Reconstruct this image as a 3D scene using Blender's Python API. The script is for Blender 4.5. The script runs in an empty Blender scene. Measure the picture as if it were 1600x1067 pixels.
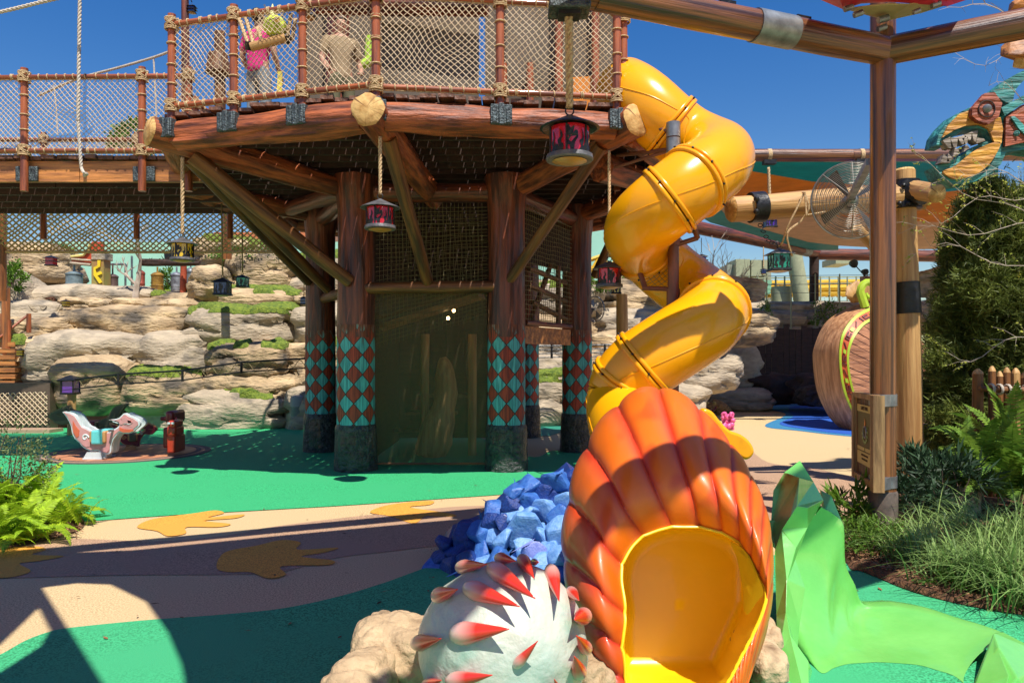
import bpy, bmesh, math, random
import numpy as np
from mathutils import Vector, Matrix, noise
R = math.radians
PI = math.pi
sc = bpy.context.scene
C = sc.collection

# ------------------------------------------------------------------ camera
F = 1155.6
EYE = 1.6
HOR = 560.0
cam = bpy.data.cameras.new('camera')
cam.lens = 26; cam.sensor_width = 36
cam.shift_y = 26.5 / 1600
cam.clip_end = 2000
camo = bpy.data.objects.new('camera', cam); C.objects.link(camo)
camo.location = (0, 0, EYE); camo.rotation_euler = (R(90), 0, 0)
sc.camera = camo

# ------------------------------------------------------------------ light
SUN = Vector((.21, -.50, 1.0)).normalized()           # direction towards the sun
w = bpy.data.worlds.new('World'); sc.world = w; w.use_nodes = True
nt = w.node_tree
sky = nt.nodes.new('ShaderNodeTexSky'); sky.sky_type = 'NISHITA'; sky.sun_disc = False
sky.sun_elevation = math.asin(SUN.z)
sky.sun_rotation = math.atan2(SUN.x, SUN.y)
sky.air_density = 1.3; sky.dust_density = .2; sky.ozone_density = 3.5
bgn = nt.nodes['Background']; hsv = nt.nodes.new('ShaderNodeHueSaturation'); hsv.inputs['Saturation'].default_value = 1.42; hsv.inputs['Hue'].default_value = .514
nt.links.new(sky.outputs[0], hsv.inputs['Color']); nt.links.new(hsv.outputs[0], bgn.inputs[0]); bgn.inputs[1].default_value = .088
sl = bpy.data.lights.new('sun', 'SUN'); sl.energy = 5.0; sl.angle = R(.5); sl.color = (1, .945, .86)
so = bpy.data.objects.new('sun', sl); C.objects.link(so)
so.rotation_euler = (-SUN).to_track_quat('-Z', 'Y').to_euler()
sc.view_settings.view_transform = 'Standard'; sc.view_settings.look = 'None'
sc.view_settings.exposure = 0.44; sc.view_settings.gamma = 1

# ------------------------------------------------------------------ helpers
def P(px, py, d):
    return Vector(((px - 800) / F * d, d, EYE + (HOR - py) / F * d))
def G(px, py, z=0.0):
    d = (EYE - z) * F / (py - HOR)
    return Vector(((px - 800) / F * d, d, z))
WM = {}
def tag(o, label=None, cat=None, group=None, kind=None):
    if label: o['label'] = label
    if cat: o['category'] = cat
    if group: o['group'] = group
    if kind: o['kind'] = kind
    return o
def thing(name, label, cat, loc=(0, 0, 0), group=None):
    o = bpy.data.objects.new(name, None); C.objects.link(o); o.location = loc
    o.empty_display_size = .1
    WM[o.name] = Matrix.Translation(Vector(loc))
    return tag(o, label, cat, group)
def link(name, me, parent=None, mw=None):
    o = bpy.data.objects.new(name, me); C.objects.link(o)
    mw = mw or Matrix.Identity(4)
    if parent is not None:
        o.parent = parent; o.matrix_parent_inverse = WM[parent.name].inverted()
    o.matrix_basis = mw
    WM[o.name] = mw
    return o
def copy_tree(o, parent=None):
    c = o.copy(); C.objects.link(c)
    if parent is not None: c.parent = parent
    WM[c.name] = WM[o.name]
    for ch in [x for x in bpy.data.objects if x.parent == o]: copy_tree(ch, c)
    return c
def frame_z(A, B):
    z = (Vector(B) - Vector(A)).normalized()
    q = z.to_track_quat('Z', 'Y')
    return Matrix.Translation(A) @ q.to_matrix().to_4x4()

class MB:
    def __init__(s): s.v = []; s.f = []
    def add(s, vs, fs, M=None):
        n = len(s.v)
        s.v += [tuple(M @ Vector(p)) if M else tuple(p) for p in vs]
        s.f += [tuple(i + n for i in f) for f in fs]
        return s
    def box(s, c, size, M=None):
        x, y, z = size[0] / 2, size[1] / 2, size[2] / 2; c = Vector(c)
        vs = [c + Vector((a * x, b * y, e * z)) for a in (-1, 1) for b in (-1, 1) for e in (-1, 1)]
        return s.add(vs, [(0, 1, 3, 2), (4, 6, 7, 5), (0, 4, 5, 1), (2, 3, 7, 6), (0, 2, 6, 4), (1, 5, 7, 3)], M)
    def beam(s, A, B, wdt, h, up=(0, 0, 1)):
        A = Vector(A); B = Vector(B); z = (B - A); L = z.length; z.normalize()
        x = z.cross(Vector(up)); 
        if x.length < 1e-4: x = Vector((1, 0, 0))
        x.normalize(); y = x.cross(z)
        M = Matrix((x, y, z)).transposed().to_4x4(); M.translation = (A + B) / 2
        return s.box((0, 0, 0), (wdt, h, L), M)
    def tube(s, pts, rad, n=8, caps=True, wob=0, seed=0, closed=False):
        pts = [Vector(p) for p in pts]; m = len(pts)
        if not hasattr(rad, '__len__'): rad = [rad] * m
        base = len(s.v); prev = None
        for i, p in enumerate(pts):
            a = pts[max(i - 1, 0)] if not closed else pts[i - 1]
            b = pts[min(i + 1, m - 1)] if not closed else pts[(i + 1) % m]
            t = (b - a).normalized()
            if prev is None:
                u = t.orthogonal().normalized()
            else:
                u = (prev - t * prev.dot(t))
                u = u.normalized() if u.length > 1e-6 else t.orthogonal().normalized()
            prev = u; vv = t.cross(u)
            for k in range(n):
                th = 2 * PI * k / n; r = rad[i]
                if wob: r *= 1 + wob * noise.noise(Vector((math.cos(th) * 1.3 + seed, math.sin(th) * 1.3, i * .35)))
                q = p + (u * math.cos(th) + vv * math.sin(th)) * r
                s.v.append(tuple(q))
        for i in range(m - (0 if closed else 1)):
            j = (i + 1) % m
            for k in range(n):
                l = (k + 1) % n
                s.f.append((base + i * n + k, base + i * n + l, base + j * n + l, base + j * n + k))
        if caps and not closed:
            s.f.append(tuple(base + k for k in reversed(range(n))))
            s.f.append(tuple(base + (m - 1) * n + k for k in range(n)))
        return s
    def lathe(s, prof, n=16, M=None, caps=True, a0=0.0):
        vs = []; fs = []
        for r, z in prof:
            for k in range(n):
                th = a0 + 2 * PI * k / n; vs.append((r * math.cos(th), r * math.sin(th), z))
        for i in range(len(prof) - 1):
            for k in range(n):
                l = (k + 1) % n; fs.append((i * n + k, i * n + l, (i + 1) * n + l, (i + 1) * n + k))
        if caps:
            fs.append(tuple(reversed(range(n)))); fs.append(tuple((len(prof) - 1) * n + k for k in range(n)))
        return s.add(vs, fs, M)
    def plate(s, pts, off):
        n = len(pts); off = Vector(off); vs = [Vector(p) for p in pts] + [Vector(p) + off for p in pts]
        fs = [tuple(range(n)), tuple(reversed(range(n, 2 * n)))] + [(i, i + n, (i + 1) % n + n, (i + 1) % n) for i in range(n)]
        return s.add(vs, fs)
    def grid(s, rows, closed=False):
        m = len(rows); n = len(rows[0]); b = len(s.v)
        for r in rows: s.v += [tuple(p) for p in r]
        for i in range(m - 1):
            for k in range(n - (0 if closed else 1)):
                l = (k + 1) % n
                s.f.append((b + i * n + k, b + i * n + l, b + (i + 1) * n + l, b + (i + 1) * n + k))
        return s
    def mesh(s, name, smooth=True, fix=True, auto=35):
        me = bpy.data.meshes.new(name); me.from_pydata(s.v, [], s.f); 
        if fix:
            bm = bmesh.new(); bm.from_mesh(me); bmesh.ops.recalc_face_normals(bm, faces=bm.faces); bm.to_mesh(me); bm.free()
        if smooth:
            me.shade_smooth()
            if auto:
                bm = bmesh.new(); bm.from_mesh(me)
                lim = R(auto)
                for e in bm.edges:
                    if len(e.link_faces) == 2 and e.calc_face_angle(0) > lim: e.smooth = False
                bm.to_mesh(me); bm.free()
        return me
    def build(s, name, m, parent=None, mw=None, smooth=True, fix=True, auto=35):
        me = s.mesh(name, smooth, fix, auto)
        if m: me.materials.append(m)
        return link(name, me, parent, mw)

def bevel(o, wdt=.01, seg=2, ang=40):
    b = o.modifiers.new('b', 'BEVEL'); b.width = wdt; b.segments = seg; b.limit_method = 'ANGLE'; b.angle_limit = R(ang)
    return o
def cat(pts, n=8, closed=False):
    out = []; pts = [Vector(p) for p in pts]; m = len(pts)
    for i in range(m if closed else m - 1):
        if closed: p0, p1, p2, p3 = pts[i - 1], pts[i], pts[(i + 1) % m], pts[(i + 2) % m]
        else: p0, p1, p2, p3 = pts[max(i - 1, 0)], pts[i], pts[i + 1], pts[min(i + 2, m - 1)]
        for k in range(n):
            t = k / n
            out.append(.5 * ((2 * p1) + (-p0 + p2) * t + (2 * p0 - 5 * p1 + 4 * p2 - p3) * t * t + (-p0 + 3 * p1 - 3 * p2 + p3) * t ** 3))
    if not closed: out.append(pts[-1])
    return out
def lerp(a, b, t): return a + (b - a) * t

# ------------------------------------------------------------------ materials
def lin(r, g, b):
    f = lambda c: ((c / 255 + .055) / 1.055) ** 2.4 if c > 10 else c / 255 / 12.92
    return (f(r), f(g), f(b), 1)
def mat(name, c1, c2=None, rough=.6, scale=4, stretch=(1, 1, 1), bump=.0, bscale=None, bdist=.02, metal=0, coat=0,
        contrast=(.35, .65), spec=.5, detail=6, sub=0, trans=0, emis=None, coords='Object', dirt=None, island=0):
    m = bpy.data.materials.new(name); m.use_nodes = True; n = m.node_tree.nodes; L = m.node_tree.links
    b = n['Principled BSDF']
    b.inputs['Roughness'].default_value = rough; b.inputs['Metallic'].default_value = metal
    b.inputs['Coat Weight'].default_value = coat; b.inputs['Coat Roughness'].default_value = .08
    b.inputs['Specular IOR Level'].default_value = spec
    if sub: b.inputs['Subsurface Weight'].default_value = sub; b.inputs['Subsurface Radius'].default_value = (.05, .03, .02)
    if trans: b.inputs['Transmission Weight'].default_value = trans
    if emis: b.inputs['Emission Color'].default_value = emis[0]; b.inputs['Emission Strength'].default_value = emis[1]
    c2 = c2 or tuple(x * .7 for x in c1[:3]) + (1,)
    tc = n.new('ShaderNodeTexCoord'); mp = n.new('ShaderNodeMapping'); mp.inputs['Scale'].default_value = stretch
    L.new(tc.outputs[coords], mp.inputs[0])
    no = n.new('ShaderNodeTexNoise'); no.inputs['Scale'].default_value = scale; no.inputs['Detail'].default_value = detail
    no.inputs['Roughness'].default_value = .62
    L.new(mp.outputs[0], no.inputs['Vector'])
    mr = n.new('ShaderNodeMapRange'); mr.inputs[1].default_value = contrast[0]; mr.inputs[2].default_value = contrast[1]
    L.new(no.outputs['Fac'], mr.inputs[0])
    mx = n.new('ShaderNodeMix'); mx.data_type = 'RGBA'; mx.inputs['A'].default_value = c1; mx.inputs['B'].default_value = c2
    L.new(mr.outputs[0], mx.inputs['Factor'])
    col = mx.outputs['Result']
    if dirt:    # (colour, scale, low, high)
        n2 = n.new('ShaderNodeTexNoise'); n2.inputs['Scale'].default_value = dirt[1]; n2.inputs['Detail'].default_value = 8
        L.new(tc.outputs[coords], n2.inputs['Vector'])
        r2 = n.new('ShaderNodeMapRange'); r2.inputs[1].default_value = dirt[2]; r2.inputs[2].default_value = dirt[3]
        L.new(n2.outputs['Fac'], r2.inputs[0])
        m2 = n.new('ShaderNodeMix'); m2.data_type = 'RGBA'; m2.inputs['B'].default_value = dirt[0]
        L.new(r2.outputs[0], m2.inputs['Factor']); L.new(col, m2.inputs['A']); col = m2.outputs['Result']
    if island:
        ge = n.new('ShaderNodeNewGeometry'); hs = n.new('ShaderNodeHueSaturation')
        r3 = n.new('ShaderNodeMapRange'); r3.inputs[3].default_value = 1 - island; r3.inputs[4].default_value = 1 + island
        L.new(ge.outputs['Random Per Island'], r3.inputs[0]); L.new(r3.outputs[0], hs.inputs['Value'])
        L.new(col, hs.inputs['Color']); col = hs.outputs['Color']
    L.new(col, b.inputs['Base Color'])
    if bump:
        nb = n.new('ShaderNodeTexNoise'); nb.inputs['Scale'].default_value = bscale or scale * 2; nb.inputs['Detail'].default_value = 5
        L.new(mp.outputs[0], nb.inputs['Vector'])
        bp = n.new('ShaderNodeBump'); bp.inputs['Strength'].default_value = bump; bp.inputs['Distance'].default_value = bdist
        L.new(nb.outputs['Fac'], bp.inputs['Height']); L.new(bp.outputs[0], b.inputs['Normal'])
    return m
def wood(name, a, b, rough=.55, bump=.8, coat=.0, s=(9, 9, .7), bd=.02, con=(.38, .6)):
    return mat(name, a, b, rough, scale=1.6, stretch=s, bump=bump, bscale=2.6, bdist=bd, contrast=con, coat=coat, detail=9)
def leafmat(name, a, b, isl=.35, tr=.35):
    m = mat(name, a, b, .55, scale=2.5, island=isl, spec=.3)
    n = m.node_tree.nodes; L = m.node_tree.links; bs = n['Principled BSDF']; out = n['Material Output']
    t = n.new('ShaderNodeBsdfTranslucent'); ms = n.new('ShaderNodeMixShader'); ms.inputs[0].default_value = tr
    src = bs.inputs['Base Color'].links[0].from_socket
    L.new(src, t.inputs[0]); L.new(bs.outputs[0], ms.inputs[1]); L.new(t.outputs[0], ms.inputs[2]); L.new(ms.outputs[0], out.inputs[0])
    return m
def rubber(name, a, b):
    m = mat(name, a, tuple(x * .72 for x in b[:3]) + (1,), .85, scale=85, contrast=(.44, .60), bump=.6, bscale=120, bdist=.006, detail=1, dirt=(tuple(x * .80 for x in a[:3]) + (1,), .9, .42, .62))
    return m
M = {}
M['beige'] = rubber('beige_rubber', (.68, .50, .26, 1), (.54, .37, .18, 1))
M['tan'] = rubber('tan_rubber', (.50, .31, .19, 1), (.32, .19, .11, 1))
M['green'] = rubber('green_rubber', (.035, .46, .17, 1), (.015, .33, .11, 1))
M['green2'] = rubber('green_rubber_fine', (.05, .46, .19, 1), (.022, .28, .10, 1))
M['teal_g'] = rubber('teal_rubber', (.02, .27, .18, 1), (.012, .18, .12, 1))
M['orange_r'] = rubber('orange_rubber', (.82, .38, .05, 1), (.68, .28, .03, 1))
M['blue_r'] = rubber('blue_rubber', (.01, .10, .50, 1), (.008, .07, .36, 1))
M['blue_l'] = rubber('light_blue_rubber', (.03, .22, .42, 1), (.02, .16, .33, 1))
M['log'] = wood('red_brown_log', (.22, .046, .013, 1), (.045, .010, .005, 1), coat=.25, bd=.03)
M['logo'] = wood('orange_brown_log', (.44, .14, .035, 1), (.15, .05, .018, 1), coat=.25)
M['beamw'] = wood('shaggy_red_timber', (.44, .115, .034, 1), (.085, .020, .009, 1), bd=.05, s=(7, 7, .9))
M['rail'] = wood('rail_wood', (.40, .10, .024, 1), (.13, .028, .010, 1), coat=.35)
M['pole'] = wood('varnished_pole', (.27, .095, .024, 1), (.045, .014, .006, 1), coat=.45, rough=.4, s=(12, 12, .35))
M['yellowlog'] = wood('pale_gold_log', (.56, .33, .12, 1), (.34, .17, .055, 1), s=(9, 9, .5))
M['brace'] = wood('brown_brace', (.22, .085, .02, 1), (.06, .02, .007, 1))
M['cut'] = mat('end_grain', (.62, .40, .15, 1), (.38, .20, .06, 1), .8, scale=6, bump=.6, contrast=(.4, .62))
M['board'] = wood('deck_board', (.20, .085, .045, 1), (.07, .027, .014, 1), s=(8, 1.2, 8))
M['boardo'] = wood('orange_board', (.58, .23, .06, 1), (.20, .075, .025, 1), s=(.8, 8, 8))
M['dark'] = mat('dark_timber', (.055, .024, .014, 1), (.02, .010, .007, 1), .8, scale=3, stretch=(1, 1, 6))
M['rope'] = mat('rope_tan', (.70, .51, .28, 1), (.30, .19, .09, 1), .9, scale=60, bump=.6, bscale=90, bdist=.004)
M['ropew'] = mat('rope_white', (.66, .60, .50, 1), (.36, .30, .24, 1), .9, scale=60, bump=.6, bscale=90, bdist=.004)
M['net'] = mat('net_cord', (.78, .62, .42, 1), (.58, .43, .27, 1), .9, scale=30)
M['netg'] = mat('golden_net_rope', (.62, .42, .18, 1), (.36, .22, .08, 1), .9, scale=30)
M['netd'] = mat('olive_net_cord', (.26, .21, .10, 1), (.15, .12, .05, 1), .9, scale=30)
M['iron'] = mat('hammered_iron', (.10, .13, .135, 1), (.03, .035, .04, 1), .45, scale=22, bump=1, bscale=45, bdist=.02, metal=.45)
M['ironb'] = mat('black_iron', (.022, .022, .024, 1), (.010, .010, .011, 1), .4, scale=10, bump=.5, bscale=18, metal=.3)
M['base'] = mat('cast_pitted_iron', (.10, .105, .10, 1), (.028, .032, .032, 1), .36, scale=12, bump=1, bscale=24, bdist=.09, metal=.35, coat=.25)
M['galv'] = mat('galvanised_steel', (.30, .32, .33, 1), (.16, .17, .18, 1), .45, scale=8, metal=.7)
M['steel'] = mat('fan_wire', (.32, .30, .26, 1), (.22, .20, .17, 1), .35, scale=9, metal=.8)
M['yel'] = mat('yellow_moulded_plastic', (.90, .39, .004, 1), (.86, .35, .003, 1), .24, scale=.9, coat=.12, spec=.45, bump=.06, bscale=3, bdist=.03, dirt=(lin(205, 120, 8), 5, .62, .95))
M['yelm'] = mat('yellow_mouth_plastic', (.90, .60, .010, 1), (.86, .55, .008, 1), .35, scale=1.2, coat=.2, bump=.15, bscale=2.5, bdist=.05)
M['moss'] = mat('moss', (.22, .28, .03, 1), (.07, .12, .015, 1), .95, scale=12, bump=1, bscale=30, bdist=.05)
M['rock'] = mat('sandstone', (.60, .44, .25, 1), (.34, .235, .13, 1), .85, scale=1.3, stretch=(1, 1, 3), bump=1, bscale=5, bdist=.10, contrast=(.36, .62), dirt=(lin(84, 76, 66), 1.7, .48, .68))
M['rockb'] = mat('grey_sandstone', (.50, .405, .28, 1), (.28, .225, .16, 1), .85, scale=1.6, stretch=(1, 1, 3), bump=.9, bscale=6, bdist=.06, dirt=(lin(88, 84, 78), 2.1, .52, .75))
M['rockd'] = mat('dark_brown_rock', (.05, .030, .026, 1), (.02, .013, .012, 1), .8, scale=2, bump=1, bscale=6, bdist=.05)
M['rockf'] = mat('warm_beige_rock', (.54, .40, .23, 1), (.36, .25, .14, 1), .8, scale=5, bump=1, bscale=16, bdist=.035, dirt=(lin(120, 98, 72), 7, .56, .72))
def plain(name, c, rough=.5, var=.8, sc_=6, **k): return mat(name, c, tuple(x * var for x in c[:3]) + (1,), rough, scale=sc_, **k)

def cut_mat():
    m = mat('end_grain_cracked', (.66, .42, .15, 1), (.42, .22, .06, 1), .8, scale=9, bump=.5, contrast=(.4, .62)); n = m.node_tree.nodes; L = m.node_tree.links; b = n['Principled BSDF']
    tc = n.new('ShaderNodeTexCoord'); mp = n.new('ShaderNodeMapping'); mp.inputs['Scale'].default_value = (1, 1, 0); nm = n.new('ShaderNodeVectorMath'); nm.operation = 'NORMALIZE'
    L.new(tc.outputs['Object'], mp.inputs[0]); L.new(mp.outputs[0], nm.inputs[0])
    no = n.new('ShaderNodeTexNoise'); no.inputs['Scale'].default_value = 5.5; no.inputs['Detail'].default_value = 3; L.new(nm.outputs[0], no.inputs['Vector'])
    mr = n.new('ShaderNodeMapRange'); mr.inputs[1].default_value = .60; mr.inputs[2].default_value = .68; L.new(no.outputs['Fac'], mr.inputs[0])
    mx = n.new('ShaderNodeMix'); mx.data_type = 'RGBA'; mx.inputs['B'].default_value = (.16, .07, .02, 1); src = b.inputs['Base Color'].links[0].from_socket
    L.new(mr.outputs[0], mx.inputs['Factor']); L.new(src, mx.inputs['A']); L.new(mx.outputs['Result'], b.inputs['Base Color']); return m
M['cut'] = cut_mat()
# ------------------------------------------------------------------ ground
def gpoly(name, pxs, z, m, smooth=6, closed=True):
    pts = [G(x, y, z) for x, y in pxs]
    if smooth: pts = cat(pts, smooth, closed=True)
    mb = MB(); mb.add(pts, [tuple(range(len(pts)))])
    me = mb.mesh(name, False, False)
    if me.polygons[0].normal.z < 0: me.flip_normals()
    me.materials.append(m); o = link(name, me); o['kind'] = 'structure'; return o
def sheet(name, x0, x1, y0, y1, z, m):
    mb = MB(); mb.add([(x0, y0, z), (x1, y0, z), (x1, y1, z), (x0, y1, z)], [(0, 1, 2, 3)])
    o = mb.build(name, m, smooth=False, fix=False); o['kind'] = 'structure'; return o
sheet('ground', -300, 300, -60, 600, 0, M['beige'])
def stripe(name, up, lo, z, m):
    pts = cat([G(x, y, z) for x, y in up], 6) + list(reversed(cat([G(x, y, z) for x, y in lo], 6)))
    mb = MB(); mb.add(pts, [tuple(range(len(pts)))]); me = mb.mesh(name, False, False)
    if me.polygons[0].normal.z < 0: me.flip_normals()
    me.materials.append(m); o = link(name, me); o['kind'] = 'structure'; return o
stripe('tan_path', [(-900, 850), (-200, 856), (0, 849), (100, 841), (240, 845), (340, 838), (430, 822), (560, 806), (700, 792), (820, 782), (930, 740), (1140, 694), (1200, 722), (1262, 729), (1340, 748), (1440, 778)],
       [(-900, 930), (-200, 908), (0, 903), (200, 898), (360, 897), (440, 893), (520, 872), (600, 862), (700, 852), (860, 850), (1100, 840), (1250, 850), (1330, 860), (1440, 870)], .004, M['tan'])
stripe('green_floor', [(-500, 664), (-120, 668), (0, 672), (100, 668), (300, 664), (470, 664), (600, 668), (720, 675), (822, 712), (862, 704), (905, 706), (945, 722)],
       [(-500, 850), (-100, 824), (0, 818), (130, 814), (260, 805), (400, 797), (540, 789), (700, 778), (800, 771), (880, 764), (930, 752), (945, 722)], .008, M['green'])
gpoly('teal_floor_patch', [(815, 652), (850, 648), (880, 652), (886, 668), (860, 680), (822, 680), (808, 668)], .008, M['teal_g'])
# front green floor
sheet_pts = cat([G(x, y, .008) for x, y in [(-700, 1130), (-300, 1085), (-40, 1036), (0, 1022), (40, 1000), (75, 987), (110, 980), (230, 968), (340, 960), (440, 950), (530, 931), (600, 910), (690, 880), (800, 866), (1000, 858), (1200, 866), (1320, 880), (1500, 890), (1900, 900)]], 6)
mb = MB(); pts = sheet_pts + [Vector((9, 3, .008)), Vector((6, .6, .008)), Vector((-6, .6, .008))]
mb.add(pts, [tuple(range(len(pts)))]); me = mb.mesh('green_play_floor', False, False)
if me.polygons[0].normal.z < 0: me.flip_normals()
me.materials.append(M['green2']); link('green_play_floor', me)['kind'] = 'structure'
# pool floor
gpoly('blue_floor', [(1168, 629), (1250, 626), (1500, 628), (1700, 640), (1700, 700), (1480, 690), (1335, 682), (1250, 673), (1195, 665), (1228, 648), (1205, 640)], .006, M['blue_l'])
gpoly('deep_blue_floor', [(1245, 634), (1330, 631), (1500, 633), (1700, 645), (1700, 690), (1480, 686), (1335, 679), (1262, 671), (1218, 662), (1240, 650), (1232, 642)], .010, M['blue_r'])
# leaf shaped prints in the rubber
L1 = [(214, 823), (240, 810), (300, 802), (335, 797), (350, 801), (325, 808), (380, 803), (368, 809), (318, 813), (360, 818), (340, 823), (292, 823), (290, 833), (262, 837), (245, 829)]
L2 = [(338, 885), (352, 862), (400, 852), (440, 843), (470, 847), (465, 858), (528, 855), (505, 863), (470, 869), (520, 875), (512, 882), (440, 884), (447, 897), (420, 903), (390, 893), (355, 893)]
L3 = [(578, 800), (600, 790), (640, 784), (676, 782), (672, 788), (640, 792), (700, 801), (712, 806), (680, 806), (664, 806), (650, 817), (636, 815), (610, 806)]
L4 = [(-60, 885), (-30, 866), (10, 856), (55, 853), (72, 858), (50, 866), (100, 868), (60, 876), (30, 880), (48, 892), (10, 902), (-30, 897)]
for i, q in enumerate((L1, L2, L3, L4)):
    gpoly('leaf_print', q, .0085, M['orange_r'], 4)
# carousel disc surround marks
# ------------------------------------------------------------------ painted column material
def diamond_mat():
    m = bpy.data.materials.new('painted_diamonds'); m.use_nodes = True; n = m.node_tree.nodes; L = m.node_tree.links
    b = n['Principled BSDF']; b.inputs['Roughness'].default_value = .6
    def mth(op, a, c=None, d=None):
        q = n.new('ShaderNodeMath'); q.operation = op
        for i, x in enumerate((a, c, d)):
            if x is None: continue
            if isinstance(x, (int, float)): q.inputs[i].default_value = x
            else: L.new(x, q.inputs[i])
        return q.outputs[0]
    tc = n.new('ShaderNodeTexCoord'); sp = n.new('ShaderNodeSeparateXYZ'); L.new(tc.outputs['Object'], sp.inputs[0])
    wob = n.new('ShaderNodeTexNoise'); wob.inputs['Scale'].default_value = 5; L.new(tc.outputs['Object'], wob.inputs['Vector'])
    wv = mth('MULTIPLY', mth('SUBTRACT', wob.outputs['Fac'], .5), .14)
    u = mth('MULTIPLY', mth('ARCTAN2', sp.outputs[1], sp.outputs[0]), 7 / (2 * PI))
    v = mth('ADD', mth('DIVIDE', sp.outputs[2], .275), wv)
    a = mth('ADD', mth('ADD', u, v), .5); c = mth('ADD', mth('SUBTRACT', u, v), .5)
    par = mth('GREATER_THAN', mth('ABSOLUTE', mth('MODULO', mth('ADD', mth('FLOOR', a), mth('FLOOR', c)), 2)), .5)
    fa = mth('ABSOLUTE', mth('SUBTRACT', mth('FRACT', a), .5)); fc = mth('ABSOLUTE', mth('SUBTRACT', mth('FRACT', c), .5))
    line = mth('GREATER_THAN', mth('MAXIMUM', fa, fc), .468)
    g = n.new('ShaderNodeTexNoise'); g.inputs['Scale'].default_value = 3; g.inputs['Detail'].default_value = 9
    mp = n.new('ShaderNodeMapping'); mp.inputs['Scale'].default_value = (14, 14, 1); L.new(tc.outputs['Object'], mp.inputs[0]); L.new(mp.outputs[0], g.inputs['Vector'])
    wear = n.new('ShaderNodeMapRange'); wear.inputs[1].default_value = .40; wear.inputs[2].default_value = .60; L.new(g.outputs['Fac'], wear.inputs[0])
    def mix(f, A, B):
        q = n.new('ShaderNodeMix'); q.data_type = 'RGBA'
        for k, x in (('Factor', f), ('A', A), ('B', B)):
            if isinstance(x, (tuple, float)): q.inputs[k].default_value = x
            else: L.new(x, q.inputs[k])
        return q.outputs['Result']
    teal = mix(wear.outputs[0], (.10, .48, .46, 1), (.04, .24, .24, 1)); red = mix(wear.outputs[0], (.42, .055, .02, 1), (.20, .025, .012, 1))
    col = mix(line, mix(par, red, teal), (.02, .012, .01, 1))
    top = n.new('ShaderNodeMapRange'); top.inputs[1].default_value = 1.84; top.inputs[2].default_value = 2.02
    L.new(mth('ADD', sp.outputs[2], mth('MULTIPLY', mth('SUBTRACT', g.outputs['Fac'], .5), .7)), top.inputs[0])
    col = mix(top.outputs[0], col, mix(wear.outputs[0], (.26, .075, .026, 1), (.085, .022, .010, 1)))
    L.new(col, b.inputs['Base Color'])
    bp = n.new('ShaderNodeBump'); bp.inputs['Strength'].default_value = .7; bp.inputs['Distance'].default_value = .02
    L.new(g.outputs['Fac'], bp.inputs['Height']); L.new(bp.outputs[0], b.inputs['Normal'])
    return m
M['diam'] = diamond_mat()

# ------------------------------------------------------------------ logs
def log(name, A, B, r0, r1, m, parent=None, n=14, seg=10, wob=.10, cutA=None, cutB=None, bow=0, seed=None):
    """a tapered, slightly lumpy log between A and B; local z along it so the grain follows"""
    A = Vector(A); B = Vector(B); Lg = (B - A).length; mw = frame_z(A, B)
    seed = seed if seed is not None else random.random() * 90
    rows = []
    for i in range(seg + 1):
        t = i / seg; row = []
        cx = bow * math.sin(t * PI) + .25 * wob * r0 * noise.noise(Vector((t * 3, seed, 0)))
        for k in range(n):
            th = 2 * PI * k / n; c, s_ = math.cos(th), math.sin(th)
            r = lerp(r0, r1, t) * (1 + wob * noise.noise(Vector((c * 1.6 + seed, s_ * 1.6, t * Lg * 1.3))) + wob * .5 * noise.noise(Vector((c * 4, s_ * 4 + seed, t * Lg * .7))))
            row.append((r * c + cx, r * s_, t * Lg))
        rows.append(row)
    mb = MB(); mb.grid(rows, closed=True)
    mb.f.append(tuple(reversed(range(n)))); mb.f.append(tuple(seg * n + k for k in range(n)))
    o = mb.build(name, m, parent, mw, auto=50)
    for flag, z, row, r, sgn in ((cutA, 0, rows[0], r0, -1), (cutB, Lg, rows[-1], r1, 1)):
        if flag:
            c = MB(); cx = sum(p[0] for p in row) / n
            ring = [(cx + (p[0] - cx) * 1.0, p[1], z + sgn * .003) for p in row]
            ring2 = [(cx + (p[0] - cx) * .86, p[1] * .86, z + sgn * .03) for p in row]
            ring3 = [(cx + (p[0] - cx) * .1, p[1] * .1, z + sgn * .038) for p in row]
            c.grid([ring, ring2, ring3], closed=True); c.f.append(tuple(range(2 * n, 3 * n)))
            c.build('end_grain', M['cut'], o, mw, auto=0)
    return o

def rope_twist(mb, A, B, r, pitch=None, n=5, per=6, strands=3, sag=0):
    A = Vector(A); B = Vector(B); Lg = (B - A).length; pitch = pitch or 7 * r
    t = (B - A).normalized(); u = t.orthogonal().normalized(); v = t.cross(u)
    steps = max(8, int(Lg / pitch * per))
    for s in range(strands):
        pts = []
        for i in range(steps + 1):
            f = i / steps; th = 2 * PI * (f * Lg / pitch + s / strands)
            p = lerp(A, B, f) + (u * math.cos(th) + v * math.sin(th)) * r * .55 - Vector((0, 0, sag * 4 * f * (1 - f)))
            pts.append(p)
        mb.tube(pts, r * .62, n=n, caps=True)
    return mb

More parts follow.
